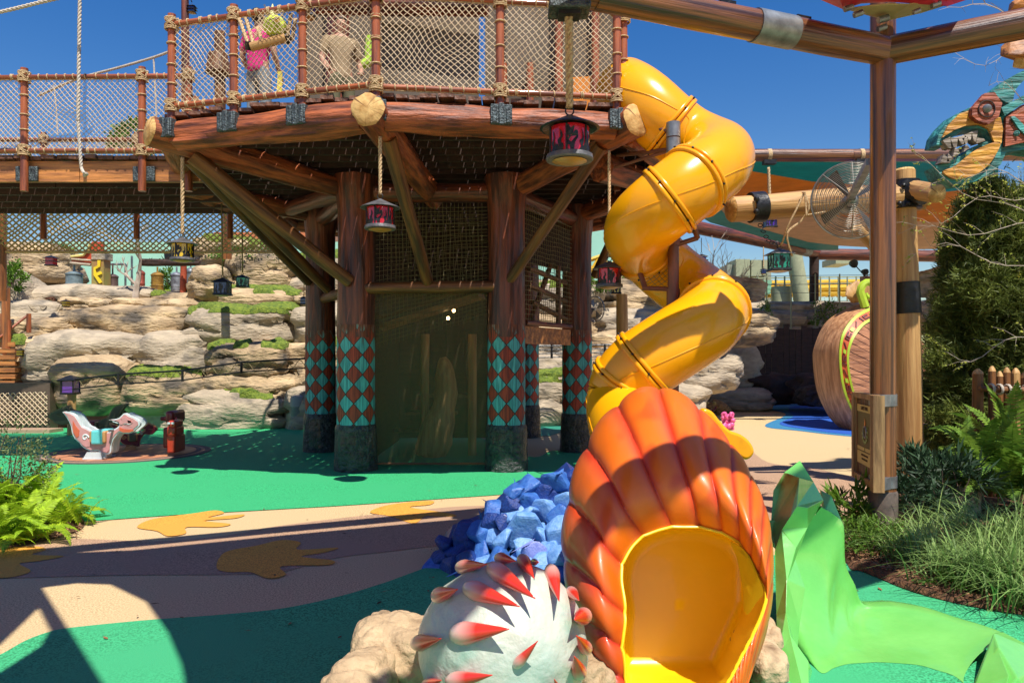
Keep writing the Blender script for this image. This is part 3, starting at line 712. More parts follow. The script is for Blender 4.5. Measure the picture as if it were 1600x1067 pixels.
# ------------------------------------------------------------------ rocks
def cube_sphere(n):
    idx = {}; vs = []; fs = []
    def vid(p):
        k = tuple(round(a, 5) for a in p)
        if k not in idx: idx[k] = len(vs); vs.append(Vector(p))
        return idx[k]
    lin_ = [-1 + 2 * i / n for i in range(n + 1)]
    for ax in range(3):
        for sg in (-1, 1):
            for i in range(n):
                for j in range(n):
                    q = []
                    for a, b in ((i, j), (i + 1, j), (i + 1, j + 1), (i, j + 1)):
                        p = [0, 0, 0]; p[ax] = sg; p[(ax + 1) % 3] = lin_[a]; p[(ax + 2) % 3] = lin_[b]; q.append(vid(p))
                    fs.append(tuple(q if sg > 0 else reversed(q)))
    return vs, fs
CSV, CSF = cube_sphere(14)
def rock(name, c, size, m, par=None, seed=0, strata=2.5, amp=.16, sq=3.4, moss=False, rotz=0, crack=0, src=None):
    CSV, CSF = src or (globals()['CSV'], globals()['CSF'])
    c = Vector(c); sx, sy, sz = [a / 2 for a in size]; vs = []
    ca, sa = math.cos(rotz), math.sin(rotz); k = Vector((seed * 7.13, seed * 3.7, seed * 1.9)); mn = min(sx, sy, sz)
    for p in CSV:
        r = (abs(p.x) ** sq + abs(p.y) ** sq + abs(p.z) ** sq) ** (1 / sq); q = p / r
        w_ = Vector((q.x * sx, q.y * sy, q.z * sz))
        e = w_ * (1.1 / max(mn, .3)) 
        n1 = noise.noise(e * .55 + k); n2 = noise.noise(e * 1.6 + k); n3 = noise.noise(e * 4 + k)
        disp = 1 + amp * (1.5 * n1 + .7 * n2 + .25 * n3)
        if strata:
            g = w_.z / (2 * sz) * strata + .5 * n1 + .25 * noise.noise(Vector((w_.x * 1.2, w_.y, 0)) + k)
            gr = abs((g % 1) - .5) * 2
            disp -= .16 * max(0, (gr - .74) / .26) ** 1.3 * (1 - abs(q.z) ** 3)
        if crack:
            dd_ = noise.voronoi(w_ * crack + k)[0]; disp -= .09 * max(0, 1 - (dd_[1] - dd_[0]) / .16); disp += .035 * noise.noise(e * 9 + k)
        x, y, z = w_.x * disp, w_.y * disp, w_.z * (1 + (disp - 1) * .8)
        vs.append((x * ca - y * sa + c.x, x * sa + y * ca + c.y, z + c.z))
    mb = MB(); mb.add(vs, CSF); o = mb.build(name, m, par, fix=False, auto=0)
    if moss:
        nv = []; nf = []; mb2 = MB(); rn_ = random.Random(seed)
        cx0 = rn_.uniform(-.35, .35)
        for f in CSF:
            P4 = [CSV[i] for i in f]; cen = sum(P4, Vector()) / 4
            if cen.z > .72 and noise.noise(Vector((cen.x * 1.6 + cx0 * 3 + seed, cen.y * 1.4, 0))) > -.12:
                b = len(mb2.v)
                for i in f: mb2.v.append((vs[i][0], vs[i][1], vs[i][2] + .035))
                mb2.f.append((b, b + 1, b + 2, b + 3))
        if mb2.f:
            bm = bmesh.new(); me = bpy.data.meshes.new('moss'); me.from_pydata(mb2.v, [], mb2.f); bm.from_mesh(me)
            bmesh.ops.remove_doubles(bm, verts=bm.verts, dist=.001); bmesh.ops.subdivide_edges(bm, edges=bm.edges, cuts=2, use_grid_fill=True)
            for v in bm.verts:
                bd = any(len(e.link_faces) < 2 for e in v.link_edges)
                v.co.z += (-.06 if bd else .03) + .05 * abs(noise.noise(v.co * 9))
                v.co.y -= .02
            bm.to_mesh(me); bm.free(); me.shade_smooth(); me.materials.append(M['moss']); link('moss', me, o)
    return o

def cliff(name, label, rows, x0, x1, seed, mats, wr=(95, 230), lowcut=None, depth=1.5, mossp=.35, widen=1.0, topmin=None):
    t = thing(name, label, 'rock face', (P((x0 + x1) / 2, 560, rows[0][2]).x, rows[0][2], 0)); rn_ = random.Random(seed); s = seed * 10
    for yc, h, d in rows:
        px = x0 - rn_.uniform(0, 60)
        while px < x1:
            wpx = rn_.uniform(*wr); cxp = px + wpx / 2
            px += wpx * .9
            if lowcut and any(lowcut(q_, yc) for q_ in (cxp - wpx * .45, cxp, cxp + wpx * .45)): continue
            hh = h * rn_.uniform(1.15, 2.0) / F * d; ww = wpx * 1.12 / F * d; s += 1
            dd = d + rn_.uniform(-.25, .3)
            c = P(cxp, yc + rn_.uniform(-6, 6), dd + depth / 2); 
            rock('rock', c, (ww, depth * rn_.uniform(.85, 1.2), hh), mats[int(rn_.random() * len(mats))], t, seed=s, strata=rn_.choice((1.6, 2.3, 3.1)), amp=.13, moss=rn_.random() < mossp, rotz=rn_.uniform(-.2, .2))
    return t
mr2 = [M['rock'], M['rock'], M['rockb']]
def lc(x, y):
    if y > 600 and x < 75: return True
    if y < 480 and 105 < x < 318: return True
    if y < 425 and x > 470: return True
    if y < 400 and x > 110: return True
    return False
t = cliff('rock_cliff', 'long pale sandstone rock cliff with mossy ledges behind the left side of the play floor',
      [(650, 54, 16.5), (606, 56, 16.9), (562, 54, 17.4), (518, 52, 18.1), (480, 40, 18.9), (440, 56, 19.8), (406, 40, 20.4)], -160, 500, 5, mr2, (90, 270), lowcut=lc, depth=2.1, mossp=.24)
for (px, py, w_, h, d, sd) in ((60, 415, 120, 75, 20.0, 91), (365, 400, 120, 50, 20.2, 92), (70, 525, 100, 60, 17.6, 94), (25, 475, 60, 110, 18.2, 95), (95, 560, 170, 70, 17.2, 96), (335, 445, 60, 60, 19.0, 97), (140, 480, 110, 30, 18.9, 98), (215, 484, 120, 34, 18.8, 99), (292, 484, 110, 30, 18.9, 100)):
    rock('rock', P(px, py, d + .8), (w_ / F * d, 1.8, h / F * d), M['rock'] if sd != 95 else M['rockb'], t, seed=sd, moss=sd in (92, 93, 96), strata=2)
MB().box((-13, 22.6, 1.7), (22, .6, 3.4)).build('rock_core', M['rock'], t)
t2 = cliff('rock_outcrop', 'sandstone outcrop seen between the tower columns and the yellow slide',
      [(628, 60, 17.5), (585, 50, 17.9), (545, 40, 18.3), (510, 40, 18.8), (478, 38, 19.4), (452, 34, 20)], 800, 1075, 21, mr2, (90, 190), depth=2, mossp=.2)
t3 = cliff('rock_ridge', 'low layered rock ridge behind the black fence under the coaster track',
      [(565, 40, 30), (532, 36, 30.5), (506, 30, 31), (488, 20, 31.6)], 1085, 1370, 37, [M['rockb'], M['rockb'], M['rock']], (110, 210), depth=2, mossp=.3)
t4 = cliff('grey_rock_bank', 'grey rock bank glimpsed between the pale log post and the juniper',
      [(560, 46, 23), (520, 46, 23.4), (480, 46, 24), (446, 34, 24.6), (424, 20, 25)], 1470, 1560, 51, [M['rockb']], (80, 130), depth=2, mossp=0)
for i, (px, py, w_, h, d, sd, lb) in enumerate(((1128, 580, 125, 92, 22.8, 61, 'big smooth grey boulder half in shade right of the slide'), (1128, 624, 170, 40, 22.2, 62, 'flat dark ledge rock in shade at the foot of the grey boulder'),
                                       (1000, 640, 150, 50, 15.0, 64, 'low rock in shade behind the bottom slide bend'))):
    o = rock('boulder', P(px, py, d + .6), (w_ / F * d, 1.6, h / F * d), M['rockb'], None, seed=sd, strata=1.4); tag(o, lb, 'boulder')
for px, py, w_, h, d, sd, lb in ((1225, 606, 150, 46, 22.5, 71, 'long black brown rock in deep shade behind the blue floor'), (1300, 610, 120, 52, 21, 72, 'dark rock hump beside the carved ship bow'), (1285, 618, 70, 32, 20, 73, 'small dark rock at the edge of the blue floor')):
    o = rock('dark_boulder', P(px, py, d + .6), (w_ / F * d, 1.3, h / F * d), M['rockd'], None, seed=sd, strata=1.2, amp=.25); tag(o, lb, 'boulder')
CSH = cube_sphere(30)
# front rocks that the urchin and shell sit on
for px, py, w_, h, d, sd, lb in ((612, 1042, 150, 105, 3.3, 81, 'rounded beige rock left of the spiky ball'), (552, 1082, 110, 66, 3.05, 82, 'small beige rock at the bottom edge in front of the larger rounded one'),
                           (672, 1095, 80, 120, 3.35, 86, 'dark shaded rock tucked against the spiky ball'), (934, 1066, 66, 92, 3.3, 83, 'beige rock between the spiky ball and the orange shell'), (1200, 1072, 60, 110, 3.62, 84, 'stacked beige rock between the shell and the green wall'), (1200, 1000, 46, 50, 4.1, 85, 'small grey rock wedged between shell and green wall')):
    d *= .93; zc = P(px, py, d); zt_ = P(px, py - h / 2, d).z; zc.z = zt_ * .47; o = rock('beige_rock', zc + Vector((0, .15, 0)), (w_ / F * d * 1.05, .5, zt_ * 1.06), M['rockf'], None, seed=sd, strata=1.3, amp=.2, sq=3.4, crack=4.2, src=CSH); tag(o, lb, 'rock')

# ------------------------------------------------------------------ spiral slide
def sweep(mb, pts, r, n=36, prof=None, rr=None):
    rows = []; m = len(pts)
    for i, p in enumerate(pts):
        t = (pts[min(i + 1, m - 1)] - pts[max(i - 1, 0)]).normalized()
        u = t.cross(Vector((0, 0, 1))).normalized(); v = u.cross(t)
        q = r if rr is None else rr[i]
        rows.append([p + (u * math.cos(2 * PI * k / n) + v * math.sin(2 * PI * k / n)) * q for k in range(n)])
    mb.grid(rows, True); return rows
slide = thing('spiral_tube_slide', 'bright yellow spiral tube slide curling down to the orange shell', 'slide', P(1052, 680, 8.2))
ctrl = [(976, 141, 9.0), (990, 149, 8.8), (1012, 166, 8.65), (1040, 192, 8.6), (1072, 217, 8.6), (1104, 233, 8.45), (1124, 244, 8.15), (1116, 260, 7.85), (1088, 281, 7.68), (1055, 306, 7.62),
        (1022, 332, 7.72), (1000, 354, 8.0), (997, 372, 8.35), (1014, 395, 8.65), (1045, 425, 8.8), (1080, 452, 8.7), (1106, 472, 8.45), (1115, 487, 8.1), (1103, 505, 7.8), (1070, 527, 7.65), (1035, 549, 7.6),
        (1002, 572, 7.62), (979, 598, 7.7), (972, 628, 7.7), (978, 664, 7.4), (995, 705, 6.9), (1020, 750, 6.2), (1045, 800, 5.5)]
path = cat([P(*c) for c in ctrl], 8)
# smooth the path a little
for _ in range(6): path = [path[0]] + [(path[i - 1] + path[i] * 2 + path[i + 1]) / 4 for i in range(1, len(path) - 1)] + [path[-1]]
SR = .375
joints = [0, 3 * 8 + 2, 8 * 8 + 1, 9 * 8 + 2, 12 * 8 + 6, 17 * 8 + 0, 21 * 8 - 1, 21 * 8 + 7, len(path) - 1]
for a, b in zip(joints, joints[1:]):
    seg = path[a:b + 1]; mb = MB(); rows = sweep(mb, seg, SR, 40)
    o = mb.build('tube_section', M['yel'], slide, fix=False, auto=0)
    for k in (1, 21):
        MB().tube([r_[k] for r_ in rows], .0065, n=5).build('seam', M['yel'], o)
for j in joints[1:-1]:
    for off in (-1, 1):
        p = path[j]; t = (path[min(j + 2, len(path) - 1)] - path[j - 2]).normalized(); c = p + t * off * .028
        u = t.cross(Vector((0, 0, 1))).normalized(); v = u.cross(t); rows = []
        for dx, rr in ((-.022, SR - .004), (-.022, SR + .02), (-.014, SR + .030), (.014, SR + .030), (.022, SR + .02), (.022, SR - .004)):
            rows.append([c + t * dx + (u * math.cos(2 * PI * k / 44) + v * math.sin(2 * PI * k / 44)) * rr for k in range(44)])
        o = MB().grid(rows, True).build('flange', M['yel'], slide, auto=60)
        if off == 1:
            for k in range(10):
                th = 2 * PI * k / 10 + .3; q = c - t * .028 + (u * math.cos(th) + v * math.sin(th)) * (SR + .034)
                MB().lathe([(.011, -.012), (.011, .008), (.004, .012)], 6, frame_z(q, q + (u * math.cos(th) + v * math.sin(th)))).build('bolt', M['ironb'], o)
pl = [P(1052, 192, 8.2), P(1052, 650, 8.2)]; pl[1].z = 0
M['rust'] = mat('rusty_pole', (.20, .065, .035, 1), (.09, .03, .02, 1), .55, scale=5, stretch=(1, 1, .4), bump=.3, coat=.2)
log('support_pole', pl[1], pl[0], .062, .062, M['rust'], slide, n=16, seg=4, wob=.0)
for z0, z1 in ((192, 215), (217, 238), (252, 262)):
    MB().lathe([(.07, P(0, z1, 8.2).z), (.078, P(0, z1, 8.2).z), (.078, P(0, z0, 8.2).z), (.07, P(0, z0, 8.2).z)], 14, Matrix.Translation((pl[0].x, 8.2, 0))).build('pole_collar', M['galv'], slide)
for A, B, r in ((P(985, 192, 8.6), P(1050, 206, 8.2), .022), (P(965, 243, 9.2), P(1046, 234, 8.2), .024), (P(1005, 242, 8.9), P(1044, 206, 8.3), .02), (P(1075, 330, 8.0), P(1090, 372, 8.2), .03), (P(1090, 372, 8.2), P(1052, 384, 8.2), .028),
                (P(998, 420, 8.4), P(1008, 450, 8.3), .03), (P(1004, 450, 8.3), P(1050, 452, 8.2), .026), (P(1052, 480, 8.2), P(1052, 452, 8.2), .075), (P(1052, 384, 8.2), P(1052, 368, 8.2), .08), (P(960, 262, 9.0), P(1044, 236, 8.3), .018)):
    log('clamp_arm', A, B, r, r, M['rust'], slide, n=10, seg=2, wob=0)
net_mb((P(1004, 452, 8.4), P(1048, 452, 8.3), P(1048, 395, 8.3), P(1030, 400, 8.4)), .06, .003, nsub=4).build('safety_net', M['netd'], slide, auto=0)

# ------------------------------------------------------------------ scallop shell exit
OUT = [(955, 1120, 4.0), (905, 985, 4.2), (879, 880, 4.5), (884, 792, 4.9), (905, 718, 5.3), (940, 656, 5.6), (982, 617, 5.8), (1026, 604, 5.85), (1078, 624, 5.6), (1130, 676, 5.2), (1172, 736, 4.8), (1201, 808, 4.4), (1209, 895, 4.1), (1200, 980, 3.9), (1172, 1060, 3.7), (1140, 1130, 3.6), (1060, 1180, 3.6)]
MOU = [(990, 1095, 3.72), (973, 1010, 3.8), (977, 955, 3.88), (970, 905, 3.98), (978, 868, 4.06), (997, 843, 4.12), (1032, 826, 4.18), (1076, 822, 4.2), (1112, 827, 4.17), (1147, 842, 4.1), (1167, 866, 4.0), (1186, 902, 3.88), (1196, 928, 3.8), (1188, 962, 3.74), (1160, 1020, 3.65), (1125, 1078, 3.55), (1060, 1110, 3.5)]
NS = 30
KS = .81
OUT = [(a, b, c * KS) for a, b, c in OUT]; MOU = [(a, b, c * KS) for a, b, c in MOU]
oc = cat([Vector(a) for a in OUT], NS, True); mc = cat([Vector(a) for a in MOU], NS, True); NU = len(oc)
HX, HY = 1150., 1125.
RB = [-40, -25, -10, 4, 17, 29.5, 41, 51.5, 61, 69.5, 77, 83, 88, 92, 95.5, 98.5, 101.5, 104.5, 108, 113, 120, 135, 160, 200]
def ribphase(px, py):
    a = math.degrees(math.atan2(HY - py, HX - px)); a = a - 6 * (1 - min(1, math.hypot(HX - px, HY - py) / 520)) 
    for i in range(len(RB) - 1):
        if RB[i] <= a < RB[i + 1]: return i, (a - RB[i]) / (RB[i + 1] - RB[i]), RB[i + 1] - RB[i]
    return 0, .5, 10
NR = 46; pos = []; ph = []; cols = []
for j in range(NR + 1):
    s = j / NR; row = []; rp = []
    for k in range(NU):
        m_, o_ = mc[k], oc[k]
        px = lerp(m_.x, o_.x, s); py = lerp(m_.y, o_.y, s); gap = math.hypot(o_.x - m_.x, o_.y - m_.y)
        bul = min(1, gap / 120) * .16 * math.sin(PI * min(1, s * 1.2)) if s < .84 else min(1, gap / 120) * .16 * math.sin(PI * min(1, s * 1.2))
        d = m_.z + (o_.z - m_.z) * (1 - math.sqrt(max(0, 1 - s * s)) ** .9) - bul * .6
        row.append(P(px, py, d)); rp.append(ribphase(px, py) + (s, px, py))
    pos.append(row); ph.append(rp)
new = []
for j in range(NR + 1):
    row = []
    for k in range(NU):
        a = pos[min(j + 1, NR)][k] - pos[max(j - 1, 0)][k]; b = pos[j][(k + 1) % NU] - pos[j][k - 1]
        n_ = a.cross(b); n_ = n_.normalized() if n_.length > 1e-9 else Vector((0, -1, 0))
        if n_.y > 0 and j < NR - 6: n_ = -n_
        if j >= NR - 6:
            cen = P(1050, 850, 4.6); w2 = (pos[j][k] - cen).normalized(); n_ = w2
        i_, f, wd = ph[j][k][:3]
        A = .046 * min(1, wd / 9) * min(1, .25 + 2.2 * ph[j][k][3])
        h = math.sqrt(max(0, 1 - (2 * f - 1) ** 2)) - .75
        if ph[j][k][4] > 1175: A *= .5
        row.append(pos[j][k] + n_ * A * h)
    new.append(row)
back = []
for tq, dq in ((.02, .30), (.06, 1.0), (.16, 1.45), (.55, 1.6)):
    row = []
    for k, p in enumerate(new[-1]):
        o_ = oc[k]; d_ = lerp(p.y, 4.75, dq / 1.6) if dq > .3 else p.y + .3
        q_ = P(lerp(o_.x, 1050, tq), lerp(o_.y, 850, tq), d_); q_.z = max(q_.z, .015); row.append(q_)
    back.append(row)
mb = MB(); mb.grid(new + back, True)
me = mb.mesh('shell_body', True, False, 0)
ca_ = me.color_attributes.new('paint', 'FLOAT_COLOR', 'POINT')
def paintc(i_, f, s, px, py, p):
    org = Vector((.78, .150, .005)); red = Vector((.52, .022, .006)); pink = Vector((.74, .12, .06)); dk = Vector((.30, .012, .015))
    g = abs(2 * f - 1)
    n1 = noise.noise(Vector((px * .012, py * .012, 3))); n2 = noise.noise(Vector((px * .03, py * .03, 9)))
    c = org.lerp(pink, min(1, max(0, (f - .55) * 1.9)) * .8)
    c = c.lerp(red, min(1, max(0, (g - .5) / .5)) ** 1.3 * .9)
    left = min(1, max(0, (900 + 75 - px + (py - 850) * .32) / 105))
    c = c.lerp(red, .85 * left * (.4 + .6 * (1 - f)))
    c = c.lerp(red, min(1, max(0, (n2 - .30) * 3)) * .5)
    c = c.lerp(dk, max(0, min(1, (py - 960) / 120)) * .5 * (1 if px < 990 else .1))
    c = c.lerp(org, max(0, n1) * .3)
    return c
buf = []
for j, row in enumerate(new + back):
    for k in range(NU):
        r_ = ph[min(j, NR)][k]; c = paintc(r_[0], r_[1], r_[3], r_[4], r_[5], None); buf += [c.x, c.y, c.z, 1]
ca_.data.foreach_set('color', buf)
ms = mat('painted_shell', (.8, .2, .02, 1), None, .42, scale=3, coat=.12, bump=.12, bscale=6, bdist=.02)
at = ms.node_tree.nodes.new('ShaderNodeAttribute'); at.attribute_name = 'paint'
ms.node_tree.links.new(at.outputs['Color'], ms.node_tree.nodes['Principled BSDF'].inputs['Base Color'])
shell = thing('scallop_shell', 'big ribbed orange scallop shell forming the mouth of the yellow slide', 'shell', (.9, 3.8, 0))
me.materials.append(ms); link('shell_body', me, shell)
# yellow bowl inside
rows = []
wall_d = lambda y: lerp(3.98, 3.74, (y - 830) / 212)
for j in range(20):
    s = j / 19; row = []
    for k in range(0, NU, 3):
        m_ = mc[k]; cx_, cy_ = 1062, 945
        wx = min(lerp(m_.x, 1065, .04), 1164 - max(0, m_.y - 940) * .45); wy = min(lerp(m_.y, 945, .03), 1041); A_ = P(m_.x, m_.y, m_.z + .012); B_ = P(wx, wy, wall_d(wy)); C_ = P(1062, 945, wall_d(945))
        u_ = min(1, s / .55); q_ = lerp(A_, B_, u_) - Vector((0, 0, .05 * math.sin(u_ * PI) * (1 if m_.y > 1000 else 0))) if s <= .55 else lerp(B_, C_, (s - .55) / .45); q_.z = max(q_.z, .03); row.append(q_)
    rows.append(row)
mb = MB(); mb.grid(rows, True); mb.f.append(tuple(len(rows[0]) * 19 + k for k in range(len(rows[0]))))
mb.build('slide_mouth', M['yelm'], shell, fix=False, auto=0)
lip = [new[0][k] + Vector((0, -.008, 0)) for k in range(0, NU, 3)]
MB().tube(lip, .007, n=8, closed=True).build('mouth_lip', M['yelm'], shell)
# translucent looking yellow flap at the right of the mouth
fl = cat([P(1143, 848, 3.29), P(1168, 864, 3.22), P(1184, 898, 3.12), P(1193, 926, 3.06), P(1184, 938, 3.08), P(1166, 960, 3.14), P(1163, 920, 3.20), P(1156, 880, 3.26)], 5, True)
MB().plate(fl, (0, .02, 0)).build('mouth_flap', plain('yellow_flap', (.72, .46, .01, 1), .35, .9, coat=.3), shell)
flo = [P(978, 1040, 3.72), P(1000, 1028, 3.9), P(1060, 1026, 4.05), P(1105, 1024, 3.95), P(1140, 1000, 3.86), P(1165, 965, 3.8), P(1188, 940, 3.7), P(1180, 985, 3.62), P(1150, 1040, 3.55), P(1120, 1085, 3.5), P(1060, 1110, 3.45), P(990, 1095, 3.6)]

# flange of the slide behind the shell
fp = [(1098, 640), (1112, 642), (1126, 658), (1140, 672), (1158, 679), (1172, 690), (1179, 704), (1174, 715), (1163, 718), (1145, 706), (1120, 690), (1096, 660)]
o = MB().plate(cat([P(a, b, 5.3) for a, b in fp], 4, True), (0, .09, 0)).build('slide_flange', M['yel'], shell, auto=40); bevel(o, .02, 3)


# ------------------------------------------------------------------ spiky white ball
uc = P(787, 1008, 2.95); ur = .338
urchin = thing('spiky_ball', 'big white mint sea urchin ball with red tipped spikes in front of the blue rocks', 'sea urchin', (uc.x, uc.y, 0))
M['mint'] = mat('mint_white_paint', (.54, .54, .44, 1), (.34, .45, .38, 1), .42, scale=2.4, bump=.8, bscale=6, bdist=.045, coat=.1, contrast=(.4, .68), dirt=(lin(120, 170, 150), 4.5, .55, .78))
vs = []
CV2, CF2 = cube_sphere(22)
for p in CV2:
    q = p.normalized(); r = ur * (1 + .03 * noise.noise(q * 1.5) + .022 * noise.noise(q * 4)); vs.append(uc + Vector((q.x * r, q.y * r, q.z * r * .97)))
MB().add(vs, CF2).build('body', M['mint'], urchin, fix=False, auto=0)
M['spine'] = mat('spine_paint', (.74, .66, .56, 1), None, .28, coat=.5)
n = M['spine'].node_tree.nodes; L = M['spine'].node_tree.links; tc = n.new('ShaderNodeTexCoord'); sp = n.new('ShaderNodeSeparateXYZ'); cr = n.new('ShaderNodeValToRGB')
L.new(tc.outputs['Generated'], sp.inputs[0]); L.new(sp.outputs[2], cr.inputs[0]); L.new(cr.outputs[0], n['Principled BSDF'].inputs['Base Color'])
cr.color_ramp.elements[0].position = .12; cr.color_ramp.elements[0].color = (.66, .52, .44, 1); cr.color_ramp.elements[1].position = .52; cr.color_ramp.elements[1].color = (.66, .035, .02, 1)
def onball(px, py, r=ur, lift=0):
    o = Vector((0, 0, EYE)); dv = (P(px, py, 3) - o).normalized(); oc_ = o - uc; b = oc_.dot(dv); c_ = oc_.dot(oc_) - (r + lift) ** 2; D = b * b - c_
    if D <= 0:
        q = o + dv * (-b); return uc + (q - uc).normalized() * (r + lift)
    return o + dv * (-b - math.sqrt(D))
SP = [(722, 882, 762, 881, 24), (686, 930, 716, 920, 26), (742, 922, 814, 948, 30), (778, 893, 838, 936, 30), (782, 872, 806, 876, 20), (818, 876, 835, 904, 22), (862, 895, 874, 940, 26), (893, 925, 905, 938, 20),
      (912, 962, 897, 968, 28), (722, 989, 798, 982, 34), (655, 1004, 690, 997, 26), (811, 1034, 841, 1000, 16), (915, 1012, 900, 992, 22), (905, 1050, 897, 1024, 24), (712, 1062, 771, 1054, 24), (875, 1085, 866, 1060, 16), (840, 862, 842, 878, 12), (668, 1070, 690, 1062, 20), (760, 1110, 780, 1095, 24)]
for a, b, c, d_, wpx in SP:
    A = onball(a, b, lift=.006); T = onball(c, d_, lift=.085); r = wpx / F * 2.85 * .5 * 1.0
    back = (A - T).normalized(); A2 = A
    Lg = (T - A2).length; mb = MB(); pr = []
    for k in range(15):
        t = k / 14; rr = r * (math.sqrt(max(0, 1 - ((t - .28) / .28) ** 2)) if t < .28 else (1 - (t - .28) / .72) ** .85)
        pr.append((max(rr, .0015), (t - .22) * Lg * 1.25))
    mb.lathe(pr, 20); mb.build('spike', M['spine'], urchin, frame_z(A2, T), auto=0)

# ------------------------------------------------------------------ blue boulder bank
M['bd'] = mat('shaded_dark_blue_paint', (.008, .05, .26, 1), (.004, .022, .14, 1), .5, scale=3, coat=.08, bump=.5, bscale=9)  # dark stone paint, with canopy shade on the upper left put into the colour
M['bm'] = mat('mid_blue_paint', (.05, .17, .48, 1), (.02, .09, .36, 1), .5, scale=3, coat=.08, bump=.3, bscale=8)
M['bl'] = mat('light_blue_paint', (.20, .38, .68, 1), (.09, .24, .56, 1), .5, scale=4, coat=.08, bump=.3, bscale=8)
M['lav'] = mat('lavender_paint', (.20, .25, .58, 1), (.12, .17, .50, 1), .5, scale=4, coat=.08, bump=.3, bscale=8)
def hull_mesh(name, pts, m, bev=0, smooth=False):
    bm = bmesh.new()
    for p in pts: bm.verts.new(p)
    bmesh.ops.convex_hull(bm, input=bm.verts)
    for v in [v for v in bm.verts if not v.link_faces]: bm.verts.remove(v)
    bmesh.ops.dissolve_limit(bm, angle_limit=R(9), verts=bm.verts, edges=bm.edges)
    if bev: bmesh.ops.bevel(bm, geom=list(bm.edges), offset=bev, segments=2, affect='EDGES', profile=.6)
    bmesh.ops.recalc_face_normals(bm, faces=bm.faces)
    me = bpy.data.meshes.new(name); bm.to_mesh(me); bm.free(); me.materials.append(m)
    if smooth: me.shade_smooth()
    return me
rn = random.Random(12)
def stone_pts(r):
    out = []
    for _ in range(15):
        v = Vector((rn.gauss(0, 1), rn.gauss(0, 1), rn.gauss(0, 1))).normalized()
        out.append(v * r * rn.uniform(.9, 1.08))
    return out
variants = {k: [hull_mesh('blue_stone', stone_pts(1), M[k], .12) for _ in range(5)] for k in ('bd', 'bm', 'bl', 'lav')}
bank = thing('blue_stone_bank', 'bank of chunky painted blue and lavender stones left of the orange shell', 'stone bank', G(780, 905))
def inpoly(x, y, poly):
    c = False; j = len(poly) - 1
    for i in range(len(poly)):
        if (poly[i][1] > y) != (poly[j][1] > y) and x < (poly[j][0] - poly[i][0]) * (y - poly[i][1]) / (poly[j][1] - poly[i][1]) + poly[i][0]: c = not c
        j = i
    return c
poly = [(676, 905), (682, 868), (700, 842), (742, 826), (772, 800), (798, 776), (822, 762), (855, 762), (878, 748), (905, 745), (912, 905), (860, 925), (800, 930), (740, 915)]
top = [(676, 880), (690, 850), (742, 828), (785, 788), (815, 764), (855, 760), (890, 746), (912, 745)]
def ytop(x):
    for a, b in zip(top, top[1:]):
        if a[0] <= x <= b[0]: return lerp(a[1], b[1], (x - a[0]) / (b[0] - a[0]))
    return 745 if x > 900 else 880
placed = []
for _ in range(9000):
    x = rn.uniform(676, 915); y = rn.uniform(742, 925)
    if not inpoly(x, y, poly): continue
    dep = y - ytop(x); r = rn.uniform(12, 20) if dep < 55 else rn.uniform(15, 25)
    if all((x - a) ** 2 + (y - b) ** 2 > (.60 * (r + c)) ** 2 for a, b, c in placed): placed.append((x, y, r))
for x, y, r in placed:
    dep = y - ytop(x); d = 5.75 - .004 * dep + rn.uniform(-.02, .03)
    key = 'bd' if dep < 34 or x < 742 else rn.choice(('bl', 'bl', 'bl', 'bl', 'lav', 'bm'))
    if key == 'bd' and rn.random() < .3: key = 'bm'
    if 44 <= dep < 60 and key != 'bd' and rn.random() < .4: key = 'bm'
    s = r / F * d * 1.62; me = rn.choice(variants[key])
    mw = Matrix.Translation(P(x, y, d)) @ Matrix.Rotation(rn.uniform(0, 6.28), 4, Vector((rn.gauss(0, 1), rn.gauss(0, 1), rn.gauss(0, 1))).normalized()) @ Matrix.Diagonal((s, s * rn.uniform(.8, 1), s * rn.uniform(.85, 1.15), 1))
    link('stone', me, bank, mw)
core = [P(a, b, 5.8) for a, b in poly]; MB().plate(cat(core, 2, True), (0, .5, 0)).build('bank_core', M['bd'], bank, smooth=False)

# ------------------------------------------------------------------ green crystal wall
M['gr'] = mat('green_moulded_plastic', (.20, .58, .13, 1), (.14, .47, .09, 1), .27, scale=1.6, coat=.5, bump=.2, bscale=3.5, bdist=.05)
M['grd'] = mat('mint_green_plastic', (.24, .60, .24, 1), (.14, .44, .10, 1), .4, scale=3.2, coat=.3, bump=.35, bscale=7, bdist=.03, dirt=(lin(112, 110, 30), 5, .56, .72))
gw = thing('green_crystal_wall', 'glossy lime green climbing wall with faceted crystal peaks and curved scoop at the right', 'climbing wall', G(1400, 1040))
tp = [(1283, 795, 4.3), (1302, 806, 4.35), (1318, 824, 4.4), (1321, 882, 4.45), (1336, 916, 4.5), (1351, 948, 4.55), (1400, 950, 4.5), (1455, 960, 4.35), (1510, 978, 4.15), (1550, 990, 4.0), (1572, 998, 3.9)]
bt = [(1262, 1032), (1284, 1054), (1303, 1046), (1324, 1040), (1350, 1038), (1373, 1037), (1410, 1039), (1438, 1042), (1466, 1050), (1490, 1058), (1506, 1070)]
tpc = cat([P(*a) for a in tp], 5); btc = cat([G(*a) for a in bt], 5); rows = []
for j in range(19):
    s = j / 18; row = []
    for i_, (a, b) in enumerate(zip(tpc, btc)):
        k = i_ / (len(tpc) - 1); off = -.155 * max(0, 1 - k * 4.2) ** 1.2 * math.sin(PI * s) ** .9
        row.append(Vector((lerp(b.x, a.x, s) + off, lerp(b.y, a.y, math.sin(s * PI / 2) ** .8), lerp(b.z, a.z, s ** 1.4) + .01)))
    rows.append(row)
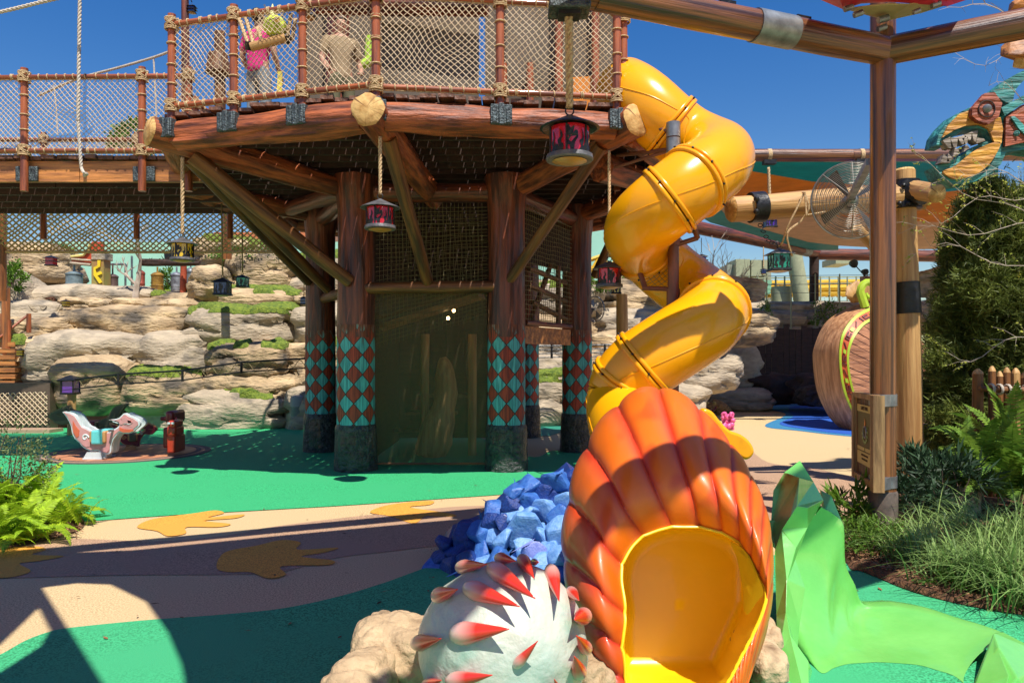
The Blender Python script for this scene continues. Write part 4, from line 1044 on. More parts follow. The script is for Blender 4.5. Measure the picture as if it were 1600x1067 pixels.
rows.append([p + Vector((.004, .015, .010)) for p in tpc]); rows.append([p + Vector((.015, .07, .014)) for p in tpc]); rows.append([p + Vector((.03, .15, .0)) for p in tpc]); rows.append([p + Vector((.05, .20, -.05)) for p in tpc])
rows.append([Vector((p.x + .08, p.y + .30, .0)) for p in tpc])
MB().grid(rows).build('scoop', M['gr'], gw, fix=False, auto=70)
def hullpart(name, pts, m, bev=.008):
    me = hull_mesh(name, [P(*p) for p in pts], m, bev); return link(name, me, gw)
CV = dict(a=(1225, 738, 4.35), b=(1250, 719, 4.4), c=(1271, 752, 4.38), d=(1249, 746, 4.2), e=(1287, 781, 4.35), f=(1262, 793, 4.15), g=(1245, 791, 4.1), h=(1209, 767, 4.3), i=(1204, 820, 4.25), j=(1211, 848, 4.15), k=(1235, 807, 4.08), l=(1221, 827, 4.1),
          m=(1262, 824, 4.2), n=(1244, 855, 4.05), o=(1211, 862, 4.1), p=(1230, 906, 3.95), q=(1228, 955, 3.85), r=(1213, 961, 3.95), s=(1235, 992, 3.78), t=(1263, 1032, 3.72), u=(1264, 1110, 3.5), v=(1229, 1110, 3.5), w=(1214, 1034, 3.75))
ks = list(CV); fc_ = ['abcd', 'dcefg', 'hadgkji', 'kgfmnl', 'jklo', 'olnpqr', 'rqstuvw', 'fem', 'nmp']
mb = MB(); mb.add([P(*CV[k]) for k in ks], [tuple(ks.index(x) for x in f) for f in fc_]); me = mb.mesh('crystal_peak', False, False); me.materials.append(M['gr']); me.materials.append(M['grd'])
for i_, f in enumerate(me.polygons):
    if i_ in (2, 4): f.material_index = 1
    if f.normal.y > 0: f.flip()
pk = link('crystal_peak', me, gw); sd_ = pk.modifiers.new('s', 'SOLIDIFY'); sd_.thickness = .16; sd_.offset = -1; bevel(pk, .02, 3, 12)
hullpart('crystal', [(1281, 764, 4.6), (1299, 774, 4.5), (1319, 822, 4.44), (1287, 824, 4.42), (1288, 800, 4.4), (1292, 860, 4.5), (1318, 860, 4.5), (1292, 790, 4.9), (1318, 860, 4.9)], M['gr'])
hullpart('crystal', [(1552, 988, 3.85), (1566, 986, 3.95), (1600, 1004, 3.9), (1652, 1030, 3.9), (1640, 1120, 3.5), (1540, 1120, 3.42), (1518, 1075, 3.6), (1590, 1058, 3.5), (1560, 1010, 3.72), (1600, 1080, 4.1)], M['gr'])
hullpart('crystal', [(1519, 1078, 3.55), (1534, 1040, 3.66), (1552, 990, 3.84), (1578, 1055, 3.5), (1562, 1120, 3.35), (1512, 1120, 3.45), (1560, 1080, 3.9)], M['gr'])
# ------------------------------------------------------------------ lanterns
def glass(name, c, e=0):
    m = mat(name, c, tuple(x * .7 for x in c[:3]) + (1,), .12, scale=6, coat=.6, spec=.6)
    return m
GL = {'red': glass('red_glass', (.62, .012, .03, 1)), 'yellow': glass('yellow_glass', (.80, .52, .01, 1)), 'green': glass('green_glass', (.01, .26, .15, 1)),
      'blue': glass('blue_glass', (.01, .02, .32, 1)), 'purple': glass('purple_glass', (.10, .02, .34, 1)), 'orange': glass('orange_glass', (.80, .16, .02, 1)), 'navy': glass('navy_glass', (.012, .014, .14, 1))}
M['tin'] = mat('grey_tin_hat', (.17, .165, .17, 1), (.08, .078, .08, 1), .5, scale=9, bump=.6, bscale=14, metal=.35)
def lantern(label, col, top, hat_r, sq=False, rope=None, hang='rope', group='hanging lanterns', small=False, hatm=None, rr=.014):
    """top = apex of the hat; everything hangs below it"""
    t = thing('lantern', label, 'lantern', top, group); T = Matrix.Translation(top); k = hat_r / .22; n = 4 if sq else 20; a0 = PI / 4 if sq else 0
    br = .145 * k if not sq else .185 * k; hh = .10 * k; bh = .20 * k if not sq else .24 * k
    mb = MB(); prof = [(.012 * k, 0), (.05 * k, -.018 * k), (.13 * k, -.055 * k), (.21 * k, -hh * .92), (.22 * k, -hh), (.20 * k, -hh * 1.04), (.12 * k, -.07 * k)]
    if sq: prof = [(.012 * k, 0), (.09 * k, -.03 * k), (.27 * k, -hh * .95), (.275 * k, -hh * 1.02), (.25 * k, -hh * 1.05), (.1 * k, -.07 * k)]
    mb.lathe(prof, n, T, a0=a0, caps=False); mb.build('hat', hatm or M['tin'], t, auto=28)
    mb = MB(); mb.lathe([(br, -hh), (br, -hh - bh)], n if sq else 24, T, a0=a0); mb.build('glass', GL[col], t)
    z0, z1 = -hh - bh, -hh - bh - .035 * k
    mb = MB(); mb.lathe([(br * .98, z0 + .012 * k), (br * 1.16, z0 + .005 * k), (br * 1.2, z1 + .01 * k), (br * 1.16, z1), (br * .9, z1 + .002)], n if sq else 24, T, a0=a0); fr = mb.build('base_ring', M['tin'] if not sq else M['ironb'], t)
    mb = MB(); mb.lathe([(br * .88, z1 - .003), (br * .5, z1 - .02 * k), (.01, z1 - .024 * k)], 20, T, a0=a0); mb.build('lens', plain('amber_lens', (.35, .19, .05, 1), .3) if 'amber' not in M else M['amber'], t)
    if small: 
        MB().box((0, 0, -hh - bh / 2), (br * 2.06, br * 2.06, .02 * k), T).build('frame_band', M['ironb'], t)
    else:
        npost = 4 if sq else 6
        for i in range(npost):
            th = a0 + 2 * PI * i / npost + (0 if sq else .3)
            MB().tube([Vector(top) + Vector((math.cos(th) * br * 1.02, math.sin(th) * br * 1.02, -hh)), Vector(top) + Vector((math.cos(th) * br * 1.02, math.sin(th) * br * 1.02, z0))], .009 * k, n=5).build('frame_post', M['ironb'], t)
        # black cut-out creature and flame motif wrapped round the glass
        mb = MB()
        def wrap(u, v, off=1.025):
            if sq:
                s = (u % 1) * 4; f = int(s); q = (s - f) * 2 - 1; rr_ = br * .7071 * off; x, y = q * rr_ * .95, -rr_
                for _ in range(f): x, y = -y, x
                return Vector(top) + Vector((x, y, z0 + v * bh))
            th = -PI / 2 + (u - .125) * 2 * PI; return Vector(top) + Vector((math.cos(th) * br * off, math.sin(th) * br * off, z0 + v * bh))
        shapes = [[(.50, .0), (.58, .0), (.62, .3), (.72, .5), (.70, .72), (.62, .74), (.56, .62), (.60, .9), (.48, .82), (.42, .95), (.36, .7), (.42, .5), (.34, .42), (.36, .18), (.44, .22)],
                  [(.0, .0), (.22, .0), (.26, .25), (.18, .35), (.24, .6), (.14, .8), (.16, .55), (.06, .42), (.1, .2), (.02, .3)],
                  [(.74, .0), (1., .0), (.98, .35), (.9, .2), (.94, .55), (.86, .8), (.88, .5), (.78, .38), (.82, .2)]]
        for f in range(4):
            for sh in shapes:
                pts = cat([Vector(((x) * .25 + f * .25, y, 0)) for x, y in sh], 3, True)
                mb.add([wrap(p.x, max(0, min(1, p.y))) for p in pts], [tuple(range(len(pts)))])
        mb.build('cut_out_motif', M['ironb'], t, smooth=False, fix=False)
    # ring and rope
    pts = [Vector(top) + Vector((math.cos(a * PI / 6) * .03 * k, 0, .028 * k + math.sin(a * PI / 6) * .03 * k)) for a in range(12)]
    MB().tube(pts, .006 * k, n=5, closed=True).build('hook_ring', M['ironb'], t)
    if rope is not None:
        mb = MB()
        if hang == 'rope': rope_twist(mb, Vector(top) + Vector((0, 0, .05 * k)), rope, rr, n=4, per=5)
        else: mb.tube([Vector(top) + Vector((0, 0, .05 * k)), rope], rr * .8, n=6)
        mb.build('hanging_rope', M['rope'] if hang != 'cord' else M['netd'], t, auto=0)
    return t
M['amber'] = plain('amber_lens', (.50, .26, .06, 1), .3, emis=None)
lantern('round yellow glass lantern hanging by rope from the left log end of the deck', 'yellow', P(285, 371, 8.92), .185, rope=P(285, 246, 8.92), rr=.022)
lantern('round red glass lantern hanging under the middle sawn log end', 'red', P(594, 311, 8.2), .222, rope=P(594, 214, 8.2), rr=.02)
lantern('round red and orange lantern hanging by the left side of the slide', 'red', P(952, 408, 8.54), .20, rope=P(952, 236, 8.54), rr=.018)
big = lantern('largest red glass lantern on a thick rope in front of the deck edge', 'red', P(890, 180, 5.45), .222, rope=P(889, 26, 5.4), rr=.030, hatm=M['ironb'])
q = P(889, 16, 5.4)
b = MB().box(q, (.30, .22, .05)); bevel(b.build('mount_plate', M['iron'], big), .01); MB().box(q + Vector((0, 0, -.035)), (.16, .14, .04)).build('mount_block', M['ironb'], big)
lantern('square navy lantern hanging in front of the rock cliff', 'navy', P(348, 434, 11.0), .155, True, rope=P(346, 318, 11.0), hang='cord', hatm=M['ironb'], rr=.015)
lantern('square dark green lantern hanging just right of the navy one', 'green', P(379, 429, 12.2), .125, True, rope=P(378, 352, 12.2), hang='cord', hatm=M['ironb'], rr=.015)
lantern('small blue lantern beside the back left tower column', 'blue', P(475, 463, 13.6), .09, True, rope=P(475, 380, 13.6), hang='cord', small=True, hatm=M['ironb'], rr=.01)
lantern('small yellow lantern behind the red lantern near the slide', 'yellow', P(962, 440, 12.6), .125, True, rope=P(958, 330, 12.6), hang='cord', hatm=M['ironb'], rr=.01)
lantern('small red lantern in front of the far upper rock at the left', 'red', P(80, 399, 17.5), .15, True, rope=P(80, 320, 17.5), hang='cord', hatm=M['ironb'], small=True, rr=.008)
lantern('small purple lantern hanging behind the pale log arm', 'purple', P(1203, 334, 11.5), .13, True, rope=P(1201, 262, 11.5), hatm=M['ironb'], rr=.024)
gl = lantern('square green lantern hanging on a chain from the pale log arm', 'green', P(1217, 388, 8.8), .16, True, hatm=M['ironb'])
for i in range(7):
    a = lerp(P(1188, 352, 8.9), P(1215, 380, 8.8), i / 6) - Vector((0, 0, .08 * math.sin(i / 6 * PI)))
    pts = [a + Vector((math.cos(k * PI / 4) * .028, math.sin(k * PI / 4) * .02 * (i % 2), math.sin(k * PI / 4) * .02)) for k in range(8)]
    MB().tube(pts, .006, n=4, closed=True).build('chain_link', M['ironb'], gl)
lantern('small purple lantern beside the bare tree behind the slide', 'purple', P(1096, 397, 17.5), .15, True, rope=P(1096, 372, 17.5), hang='cord', small=True, hatm=M['ironb'], rr=.01)
lantern('small blue lantern hanging in front of the coaster track', 'blue', P(1193, 419, 16.5), .075, True, rope=P(1193, 386, 16.5), hang='rope', small=True, hatm=M['ironb'], rr=.012)
lantern('dark lantern hooked to the slim post in the upper left sky', 'navy', P(300, 8, 12.5), .08, True, rope=None, small=True, hatm=M['ironb'])
lantern('purple lantern with black hat above the railing beside the lime plush', 'purple', P(481, 1, 9.8), .15, rope=P(481, -40, 9.8), hatm=M['ironb'], hang='cord')
for px, py, d, lb in ((238 / 3.557, 484, 19.2, 'small yellow box lantern on the mossy ledge below the notice board'), (33, 544, 17.9, 'small yellow box lantern on the rock above the left railing'), (103, 468, 19.4, 'small yellow box lantern right of the notice board')):
    lantern(lb, 'yellow', P(px, py, d - .9), .11, True, small=True, hatm=M['ironb'], group='box lanterns on the rocks')
pst = thing('lantern_post', 'log post carrying a square purple lantern behind the ride birds', 'lamp post', G(112, 680))
q = G(112, 680); log('post', q, P(112, 608, q.y), .085, .085, M['yellowlog'], pst)
T = P(110, 586, q.y)
for nm, pr, mm, nn in (('hat', [(.02, 0), (.1, -.03), (.26, -.1), (.25, -.12)], M['ironb'], 4), ('glass', [(.17, -.12), (.17, -.36)], GL['purple'], 4), ('base_plate', [(.2, -.36), (.2, -.40)], M['ironb'], 4)):
    MB().lathe(pr, nn, Matrix.Translation(T), a0=PI / 4).build(nm, mm, pst, auto=28)
for i in range(4):
    th = PI / 4 + i * PI / 2; MB().tube([T + Vector((math.cos(th) * .175, math.sin(th) * .175, -.11)), T + Vector((math.cos(th) * .175, math.sin(th) * .175, -.38))], .012, n=5).build('frame_post', M['ironb'], pst)

# ------------------------------------------------------------------ canopy frame, the shade overhead and the near pole
fr = thing('shade_structure', 'varnished log frame and tall pole holding the overhead shade', 'shade structure', (3.26, 6.5, 0))
PT = Vector((3.27, 6.5, 4.30)); q1 = Vector((.63, 5.60, 4.36)); q2 = Vector((-4.2, 3.35, 4.36))
log('upright_pole', Vector((3.27, 6.52, 0)), Vector((3.27, 6.52, 4.86)), .107, .105, M['pole'], fr, n=20, seg=14, wob=.03)
log('horizontal_log', PT, q1, .125, .125, M['pole'], fr, n=20, seg=20, wob=.06)
log('horizontal_log', q1, q2, .12, .12, M['pole'], fr, n=16, seg=16, wob=.06)
log('horizontal_log', PT, Vector((7.9, 4.7, 4.62)), .125, .125, M['pole'], fr, n=20, seg=20, wob=.06)
log('horizontal_log', Vector((6.4, 5.16, 4.5)), Vector((1.15, 1.53, 4.5)), .13, .13, M['pole'], fr, n=12, seg=8, wob=.04)
log('horizontal_log', Vector((1.15, 1.53, 4.5)), Vector((.40, .68, 4.5)), .11, .11, M['pole'], fr, n=12, seg=8, wob=.04)
def pt_on(A, B, px):
    k = (px - 800) / F; t = (k * A.y - A.x) / ((B.x - A.x) - k * (B.y - A.y)); return lerp(A, B, t)
a, b = pt_on(PT, q1, 1178), pt_on(PT, q1, 1238)
log('metal_sleeve', a, b, .134, .134, M['galv'], fr, n=24, seg=2, wob=.01)
for px in (1136, 1254):
    c = pt_on(PT, q1, px); mw = frame_z(Vector((0, 0, 0)), (q1 - PT)); mw.translation = c + Vector((0, 0, .135)); MB().box((0, 0, 0), (.05, .035, .14), mw).build('clip', M['ironb'], fr)
MB().lathe([(.118, .16), (.122, .165), (.122, .42), (.112, .44)], 20, Matrix.Translation((3.27, 6.52, 0))).build('metal_shoe', plain('worn_shoe_metal', (.16, .12, .09, 1), .6, .4, 9), fr)
# the triangular red topped plate on the pole head
rp = thing('sail_plate', 'red topped cream sail corner plate with steel shackles on the pole head', 'sail plate', P(1388, 10, 6.3))
def pp(l, d): return [P(x, y, d + o) for x, y, o in l]
under = [P(1320, 15, 6.3), P(1386, 33, 6.4), P(1440, 21, 6.35), P(1478, 9, 6.3), P(1450, 3, 6.15), P(1420, 8, 6.12), P(1390, 7, 6.12), P(1360, 10, 6.14), P(1335, 14, 6.2)]
MB().plate(under, (0, 0, .01)).build('cream_underside', plain('cream_panel', (.42, .33, .16, 1), .5), rp, smooth=False)
red = [P(1280, 2, 6.4), P(1318, 18, 6.3), P(1345, 9, 6.2), P(1390, 6, 6.1), P(1445, 8, 6.2), P(1480, 13, 6.2), P(1525, -2, 6.4), P(1500, -60, 5.4), P(1290, -60, 5.4)]
MB().plate([p + Vector((0, 0, .014)) for p in red], (0, 0, .04)).build('red_sail', plain('red_sail_cloth', (.55, .01, .03, 1), .5), rp, smooth=False)
for px, py, d, s in ((1326, 13, 6.15, 1), (1341, 22, 6.1, 1), (1462, 7, 6.15, 1), (1432, 18, 6.1, .8), (1380, 30, 6.25, 1.2), (1378, 44, 6.25, 1)):
    c = P(px, py, d); r = .024 * s
    MB().tube([c + Vector((-.035 * s, 0, -.012)), c + Vector((.035 * s, 0, .012))], r, n=12).build('shackle', M['galv'], rp)
# out of frame shade sails (they cast the foreground shade seen on the floor)
sailm = mat('shade_sail_cloth', (.55, .02, .03, 1), (.45, .015, .025, 1), .7, scale=2)
def over(name, label, gp, z=4.42, off=True):
    """polygon given by where its shadow falls on the floor"""
    pts = [Vector((x + .21 * z, y - .5 * z, z)) for x, y in gp]
    o = MB().plate(pts, (0, 0, .012)).build(name, sailm, smooth=False); tag(o, label, 'shade sail'); return o
gx = lambda px, py: (G(px, py).x, G(px, py).y)
over('shade_sail', 'overhead red shade sail whose edge follows the long log', [gx(-420, 930), gx(0, 869), gx(210, 860), gx(450, 836), gx(700, 813), gx(790, 806), (-.22, 6.6), (-.36, 5.3), (-.42, 4.4), (-.62, 3.75), (-.95, 3.45), (-1.1, 2.4), (-.9, .3), (-1.3, .3), (-1.45, 2.6), gx(288, 1067), gx(283, 1040), gx(262, 990), gx(228, 940), gx(172, 913), gx(120, 911), gx(66, 918), gx(60, 950), gx(42, 968), gx(0, 1008), gx(-420, 1200), gx(-600, 940)])
over('shade_sail', 'overhead red shade sail nearer the viewer over the left corner', [gx(66, 918), gx(84, 947), gx(118, 1000), gx(165, 1075), (-1.9, 2.3), (-2.1, .2), (-6.5, .2), (-6.5, 2.2), gx(-100, 1110), gx(0, 1052), gx(62, 1012), gx(78, 985), gx(60, 950)], z=4.43)

# ------------------------------------------------------------------ pale log post, log arm, fan
lp = thing('log_post', 'pale golden log post with black iron joints right of the dark pole', 'log post', (xs(1424, 9.0), 9.0, 0))
log('post', Vector((xs(1424, 9.0), 9.0, 0)), P(1413, 268, 9.0), .155, .118, M['yellowlog'], lp, n=18, seg=14, wob=.06, cutB=True)
log('log_arm', P(1440, 306, 9.05), P(1143, 327, 8.7), .17, .15, M['yellowlog'], lp, n=18, seg=14, wob=.07, cutB=True)
log('short_arm', P(1420, 296, 9.0), P(1464, 303, 8.4), .12, .105, M['yellowlog'], lp, n=14, seg=4, wob=.08, cutB=True)
A, B = P(1440, 306, 9.05), P(1143, 327, 8.7); c0, c1 = pt_on(A, B, 1172), pt_on(A, B, 1193)
o = log('iron_band', c0, c1, .178, .180, M['ironb'], lp, n=22, seg=2, wob=.02)
for py in (311, 331): MB().lathe([(.035, 0), (.03, .02), (.012, .03)], 10, frame_z(P(1182, py, 8.56), P(1182, py, 8.4))).build('stud', M['ironb'], lp)
o = log('iron_joint', P(1414, 327, 9.0), P(1413, 283, 9.0), .185, .17, M['ironb'], lp, n=20, seg=6, wob=.12)
log('iron_joint_arm', P(1414, 302, 9.0), P(1442, 302, 8.75), .145, .135, M['ironb'], lp, n=16, seg=3, wob=.1)
for px, py in ((1406, 318), (1419, 318), (1412, 290)): MB().lathe([(.03, 0), (.025, .03), (.01, .04)], 10, frame_z(P(px, py, 8.83), P(px, py, 8.6))).build('stud', M['ironb'], lp)
log('iron_sleeve', P(1419, 490, 9.0), P(1417, 441, 9.0), .148, .15, M['ironb'], lp, n=20, seg=6, wob=.10)
log('angle_brace', P(1378, 400, 9.0), P(1338, 355, 8.8), .06, .06, M['yellowlog'], lp)
MB().tube(cat([P(1256, 302, 8.55), P(1248, 320, 8.55), P(1232, 352, 8.6), P(1222, 380, 8.7), P(1217, 384, 8.8)], 4), .012, n=5).build('tie_rope', M['rope'], lp)
MB().tube(cat([P(1257, 302, 8.55), P(1264, 325, 8.55), P(1252, 345, 8.6), P(1230, 365, 8.6), P(1238, 400, 8.7)], 4), .012, n=5).build('tie_rope', M['rope'], lp)
MB().tube([P(1262, 336, 8.6), P(1290, 331, 8.6)], .01, n=5).build('tie_rope', M['rope'], lp)
MB().tube([P(1254, 301, 8.62), P(1258, 301, 8.5), P(1260, 336, 8.5), P(1256, 340, 8.62)], .012, n=5).build('tie_rope', M['rope'], lp)
# fan
fc = P(1331, 313, 8.0); fan = thing('cage_fan', 'round wire cage fan with four blades mounted on the dark pole', 'fan', fc)
fw = (Vector((0, 0, 0)) - Vector((fc.x * .55, fc.y, 0))).normalized(); side = Vector((0, 0, 1)).cross(fw).normalized(); upv = Vector((0, 0, 1)); FR = .415
def fp_(r, th, dz): return fc + (side * math.cos(th) + upv * math.sin(th)) * r + fw * dz
for sgn, nm in ((1, 'front_cage'), (-1, 'rear_cage')):
    mb = MB(); nr = 20 if sgn > 0 else 10; turns = []
    for i in range(nr * 36):     # one spiral wire
        r = .05 + (FR - .05) * i / (nr * 36); th = 2 * PI * i / 36; turns.append(fp_(r, th, sgn * (.10 * math.cos(r / FR * PI / 2) + .0)))
    mb.tube(turns, .0034, n=3); cg = mb.build(nm, M['steel'], fan, auto=0)
    for i in range(8 if sgn > 0 else 6):
        th = 2 * PI * i / 8; MB().tube([fp_(.05 + (FR - .05) * k / 6, th, sgn * .1 * math.cos((.05 + (FR - .05) * k / 6) / FR * PI / 2) + .004 * sgn) for k in range(7)], .0035, n=4).build('spoke', M['steel'], cg)
MB().tube([fp_(FR, 2 * PI * k / 40, 0) for k in range(40)], .008, n=6, closed=True).build('rim', M['steel'], fan)
bladem = plain('fan_blade', (.12, .11, .10, 1), .45, metal=.5)
for i in range(4):
    th0 = i * PI / 2 + .6; mb = MB(); rows = []
    for k in range(7):
        r = .05 + .31 * k / 6; hw = (.10 + .20 * k / 6) * .5 / max(r, .12) * (.26 + .1 * k / 6)
        rows.append([fp_(r, th0 - hw, .045), fp_(r, th0, .0), fp_(r, th0 + hw, -.045)])
    mb.grid(rows); mb.build('blade', bladem, fan, fix=False)
MB().lathe([(.055, -.08), (.06, 0), (.055, .085), (.03, .1)], 16, frame_z(fc, fc + fw)).build('hub', M['galv'], fan)
MB().lathe([(.022, .101), (.018, .106)], 12, frame_z(fc, fc + fw)).build('hub_badge', M['ironb'], fan)
MB().lathe([(.08, -.34), (.085, -.3), (.085, -.12), (.06, -.08)], 16, frame_z(fc, fc + fw)).build('motor', M['galv'], fan)
MB().beam(fc - fw * .28, Vector((3.20, 6.62, fc.z + .05)), .06, .06).build('mount_arm', M['galv'], fan)

# ------------------------------------------------------------------ far sail canopy
fs = thing('hexagon_sail', 'large teal orange and tan shade sail on a log frame beyond the fan', 'shade sail', P(1272, 640, 18.9))
ZS = 6.20
DK = 1.70
def S_(px, py, dz=0):
    d = (ZS + dz - EYE) * F / (HOR - py); return P(px, py, d)
def panel(nm, l, c, dz=0):
    mb = MB(); pts = [S_(*a) for a in l]; pts = [p + Vector((0, 0, dz)) for p in pts]; mb.plate(pts, (0, 0, .01)); mb.build(nm, leafmat(nm + '_cloth', c, tuple(x * .8 for x in c[:3]) + (1,), 0, .45), fs, smooth=False)
TEAL = (.01, .30, .27, 1); ORA = (.62, .26, .03, 1); TAN = (.60, .40, .24, 1)
panel('teal_panel', [(1060, 252), (1560, 252), (1560, 290), (1480, 300), (1390, 292), (1270, 284), (1170, 267), (1060, 258)], TEAL)
panel('orange_panel', [(1060, 258), (1170, 267), (1270, 284), (1390, 292), (1480, 300), (1560, 290), (1560, 352), (1440, 346), (1340, 342), (1230, 330), (1150, 318), (1100, 300)], ORA)
panel('tan_panel', [(1100, 300), (1150, 318), (1230, 330), (1340, 342), (1440, 346), (1560, 352), (1560, 388), (1420, 390), (1310, 384), (1262, 378), (1190, 358), (1140, 342)], TAN)
panel('teal_border', [(1100, 300), (1140, 342), (1190, 358), (1262, 378), (1310, 384), (1310, 391), (1262, 391), (1110, 348), (1080, 330)], (.10, .30, .26, 1))
log('frame_log', P(1085, 243, 16.57), P(1330, 243, 16.57), 0.139, 0.139, M['pole'], fs, n=14, wob=.04)
log('frame_log', P(1330, 243, 16.57), P(1620, 242, 16.83), 0.139, 0.139, M['pole'], fs, n=14, wob=.04)
log('frame_log', P(1058, 349, 25.16), P(1275, 395, 32.13), 0.238, 0.238, M['log'], fs, n=12, wob=.05)
log('frame_log', P(1268, 397, 32.13), P(1500, 401, 32.64), 0.255, 0.255, M['log'], fs, n=12, wob=.05)
log('frame_log', P(1085, 243, 16.57), P(1058, 349, 25.16), 0.153, 0.153, M['log'], fs, n=10, wob=.05)
for px, py, h in ((1202, 255, 8), (1346, 254, 6)):
    MB().box(P(px, py - 1, 16.4), (.27, .17, .09)).build('lamp_bracket', M['ironb'], fs); log('rope_tie', P(px - 4, 243, 16.575), P(px + 2, 243, 16.575), .148, .148, M['rope'], fs, n=12, seg=2, wob=0)
q = P(1272, 397, 32.1); log('frame_post', Vector((q.x, q.y, 0)), q, .20, .20, M['dark'], fs, n=12)
log('metal_sleeve', P(1245, 388, 31.0), P(1262, 392, 31.6), .26, .26, M['galv'], fs, n=12, seg=2, wob=0)

# ------------------------------------------------------------------ carved beast head board
hd = thing('beast_head_board', 'carved wooden beast head with jagged grey teeth in teal and ochre', 'carved sign', P(1530, 200, 8.8))
hp = lambda l, d: [P(1440 + x * .2062, 80 + y * .2062, d) for x, y in l]
Mw = lambda nm, a, b: wood(nm, a, b, bump=1.0, s=(1.4, 9, 9), bd=.04)
tealw, ochw, redw, toothw = Mw('teal_painted_wood', (.05, .30, .27, 1), (.015, .10, .09, 1)), Mw('ochre_painted_wood', (.66, .32, .03, 1), (.30, .12, .015, 1)), Mw('oxblood_painted_wood', (.36, .085, .03, 1), (.16, .03, .012, 1)), Mw('weathered_grey_wood', (.34, .28, .22, 1), (.14, .11, .08, 1))
def hplate(nm, l, d, th, m, b=.012, sm=True):
    pts = hp(l, d); 
    if sm and len(l) < 12: pts = cat(pts, 3, True)
    o = MB().plate(pts, (0, th, 0)).build(nm, m, hd, smooth=False); 
    return o
hplate('head_panel', [(113, 710), (130, 630), (180, 560), (260, 480), (380, 420), (520, 400), (620, 470), (900, 400), (900, 760), (776, 745), (640, 770), (600, 860), (500, 940), (400, 990), (250, 1015), (150, 960), (108, 872), (200, 842), (300, 792), (400, 722), (535, 668), (490, 602), (430, 582), (300, 606), (235, 655), (190, 712)], 8.85, .26, tealw)
hplate('horn', [(545, 310), (600, 255), (690, 190), (800, 140), (900, 120), (800, 200), (716, 290), (684, 390), (610, 370)], 8.82, .22, tealw)
hplate('upper_jaw', [(158, 655), (205, 560), (290, 475), (385, 440), (420, 500), (500, 530), (600, 500), (618, 590), (606, 700), (552, 690), (510, 590), (440, 556), (330, 566), (250, 598)], 8.81, .03, ochw)
hplate('lower_jaw', [(165, 908), (260, 868), (380, 770), (480, 715), (560, 690), (600, 700), (560, 790), (500, 870), (400, 940), (270, 970), (200, 945)], 8.81, .03, ochw)
hplate('eye_plate', [(385, 430), (480, 320), (555, 312), (612, 395), (585, 500), (510, 552), (430, 530), (383, 490)], 8.74, .07, redw, sm=False)
pts = [P(1440 + (495 + math.cos(a * PI / 12) * 62) * .2062, 80 + (437 + math.sin(a * PI / 12) * 62) * .2062, 8.73) for a in range(24)]
MB().tube(pts, .008, n=5, closed=True).build('eye_groove', M['dark'], hd)
MB().lathe([(.052, 0), (.048, .02), (.03, .03)], 16, frame_z(hp([(495, 437)], 8.735)[0], hp([(495, 437)], 8.6)[0])).build('eye', M['galv'], hd)
hplate('neck_panel', [(640, 500), (760, 410), (900, 360), (900, 690), (776, 690), (634, 722)], 8.80, .04, redw, sm=False)
hplate('neck_bone', [(680, 500), (710, 498), (776, 560), (850, 640), (830, 660), (750, 600), (700, 530)], 8.77, .03, tealw)
hplate('neck_stripe', [(605, 430), (776, 335), (900, 280), (900, 330), (776, 395), (630, 490)], 8.78, .05, tealw, sm=False)
for x, y in ((718, 625),): MB().lathe([(.035, 0), (.03, .02)], 12, frame_z(hp([(x, y)], 8.79)[0], hp([(x, y)], 8.6)[0])).build('stud', tealw, hd)
for l in ([(165, 675), (215, 650), (222, 735), (200, 730)], [(222, 660), (272, 650), (266, 728), (246, 730)], [(275, 650), (325, 635), (318, 705), (305, 708)], [(330, 632), (378, 612), (372, 672), (360, 678)], [(382, 612), (424, 602), (412, 690), (398, 680)], [(310, 660), (350, 650), (345, 700), (335, 705)],
          [(148, 845), (170, 780), (190, 800), (215, 845)], [(195, 840), (205, 775), (225, 800), (240, 820)], [(240, 800), (255, 735), (268, 740), (290, 775)], [(322, 765), (335, 710), (345, 712), (362, 735)], [(420, 700), (425, 655), (470, 665), (480, 680)]):
    l = [(sum(q_[0] for q_ in l) / len(l) + (x - sum(q_[0] for q_ in l) / len(l)) * 1.15, y) for x, y in l]
    MB().plate(hp(l, 8.80), (0, .12, 0)).build('tooth', toothw, hd, smooth=False)
q0 = P(1660, 250, 9.0); log('head_post', Vector((q0.x, 9.1, 0)), Vector((q0.x, 9.1, q0.z + .2)), .06, .05, M['dark'], hd)
wl = thing('wood_lump', 'rough orange carved timber blocks jutting in at the top right corner', 'carving', P(1590, 60, 7.6))
for px, py, s, sd in ((1596, 80, .14, 1), (1604, 96, .10, 2), (1598, 8, .13, 3)):
    c = P(px, py, 7.6); hm = hull_mesh('carved_block', [c + Vector((random.Random(sd * 31 + k).uniform(-1, 1) * s * 1.6, random.Random(sd * 17 + k).uniform(-1, 1) * s, random.Random(sd * 7 + k).uniform(-1, 1) * s)) for k in range(16)], M['boardo'] if sd != 2 else M['yellowlog'], .012); link('carved_block', hm, wl)
log('carrier_post', Vector((P(1640, 60, 7.6).x, 7.7, 0)), Vector((P(1640, 60, 7.6).x, 7.7, 5.2)), .1, .1, M['log'], wl)

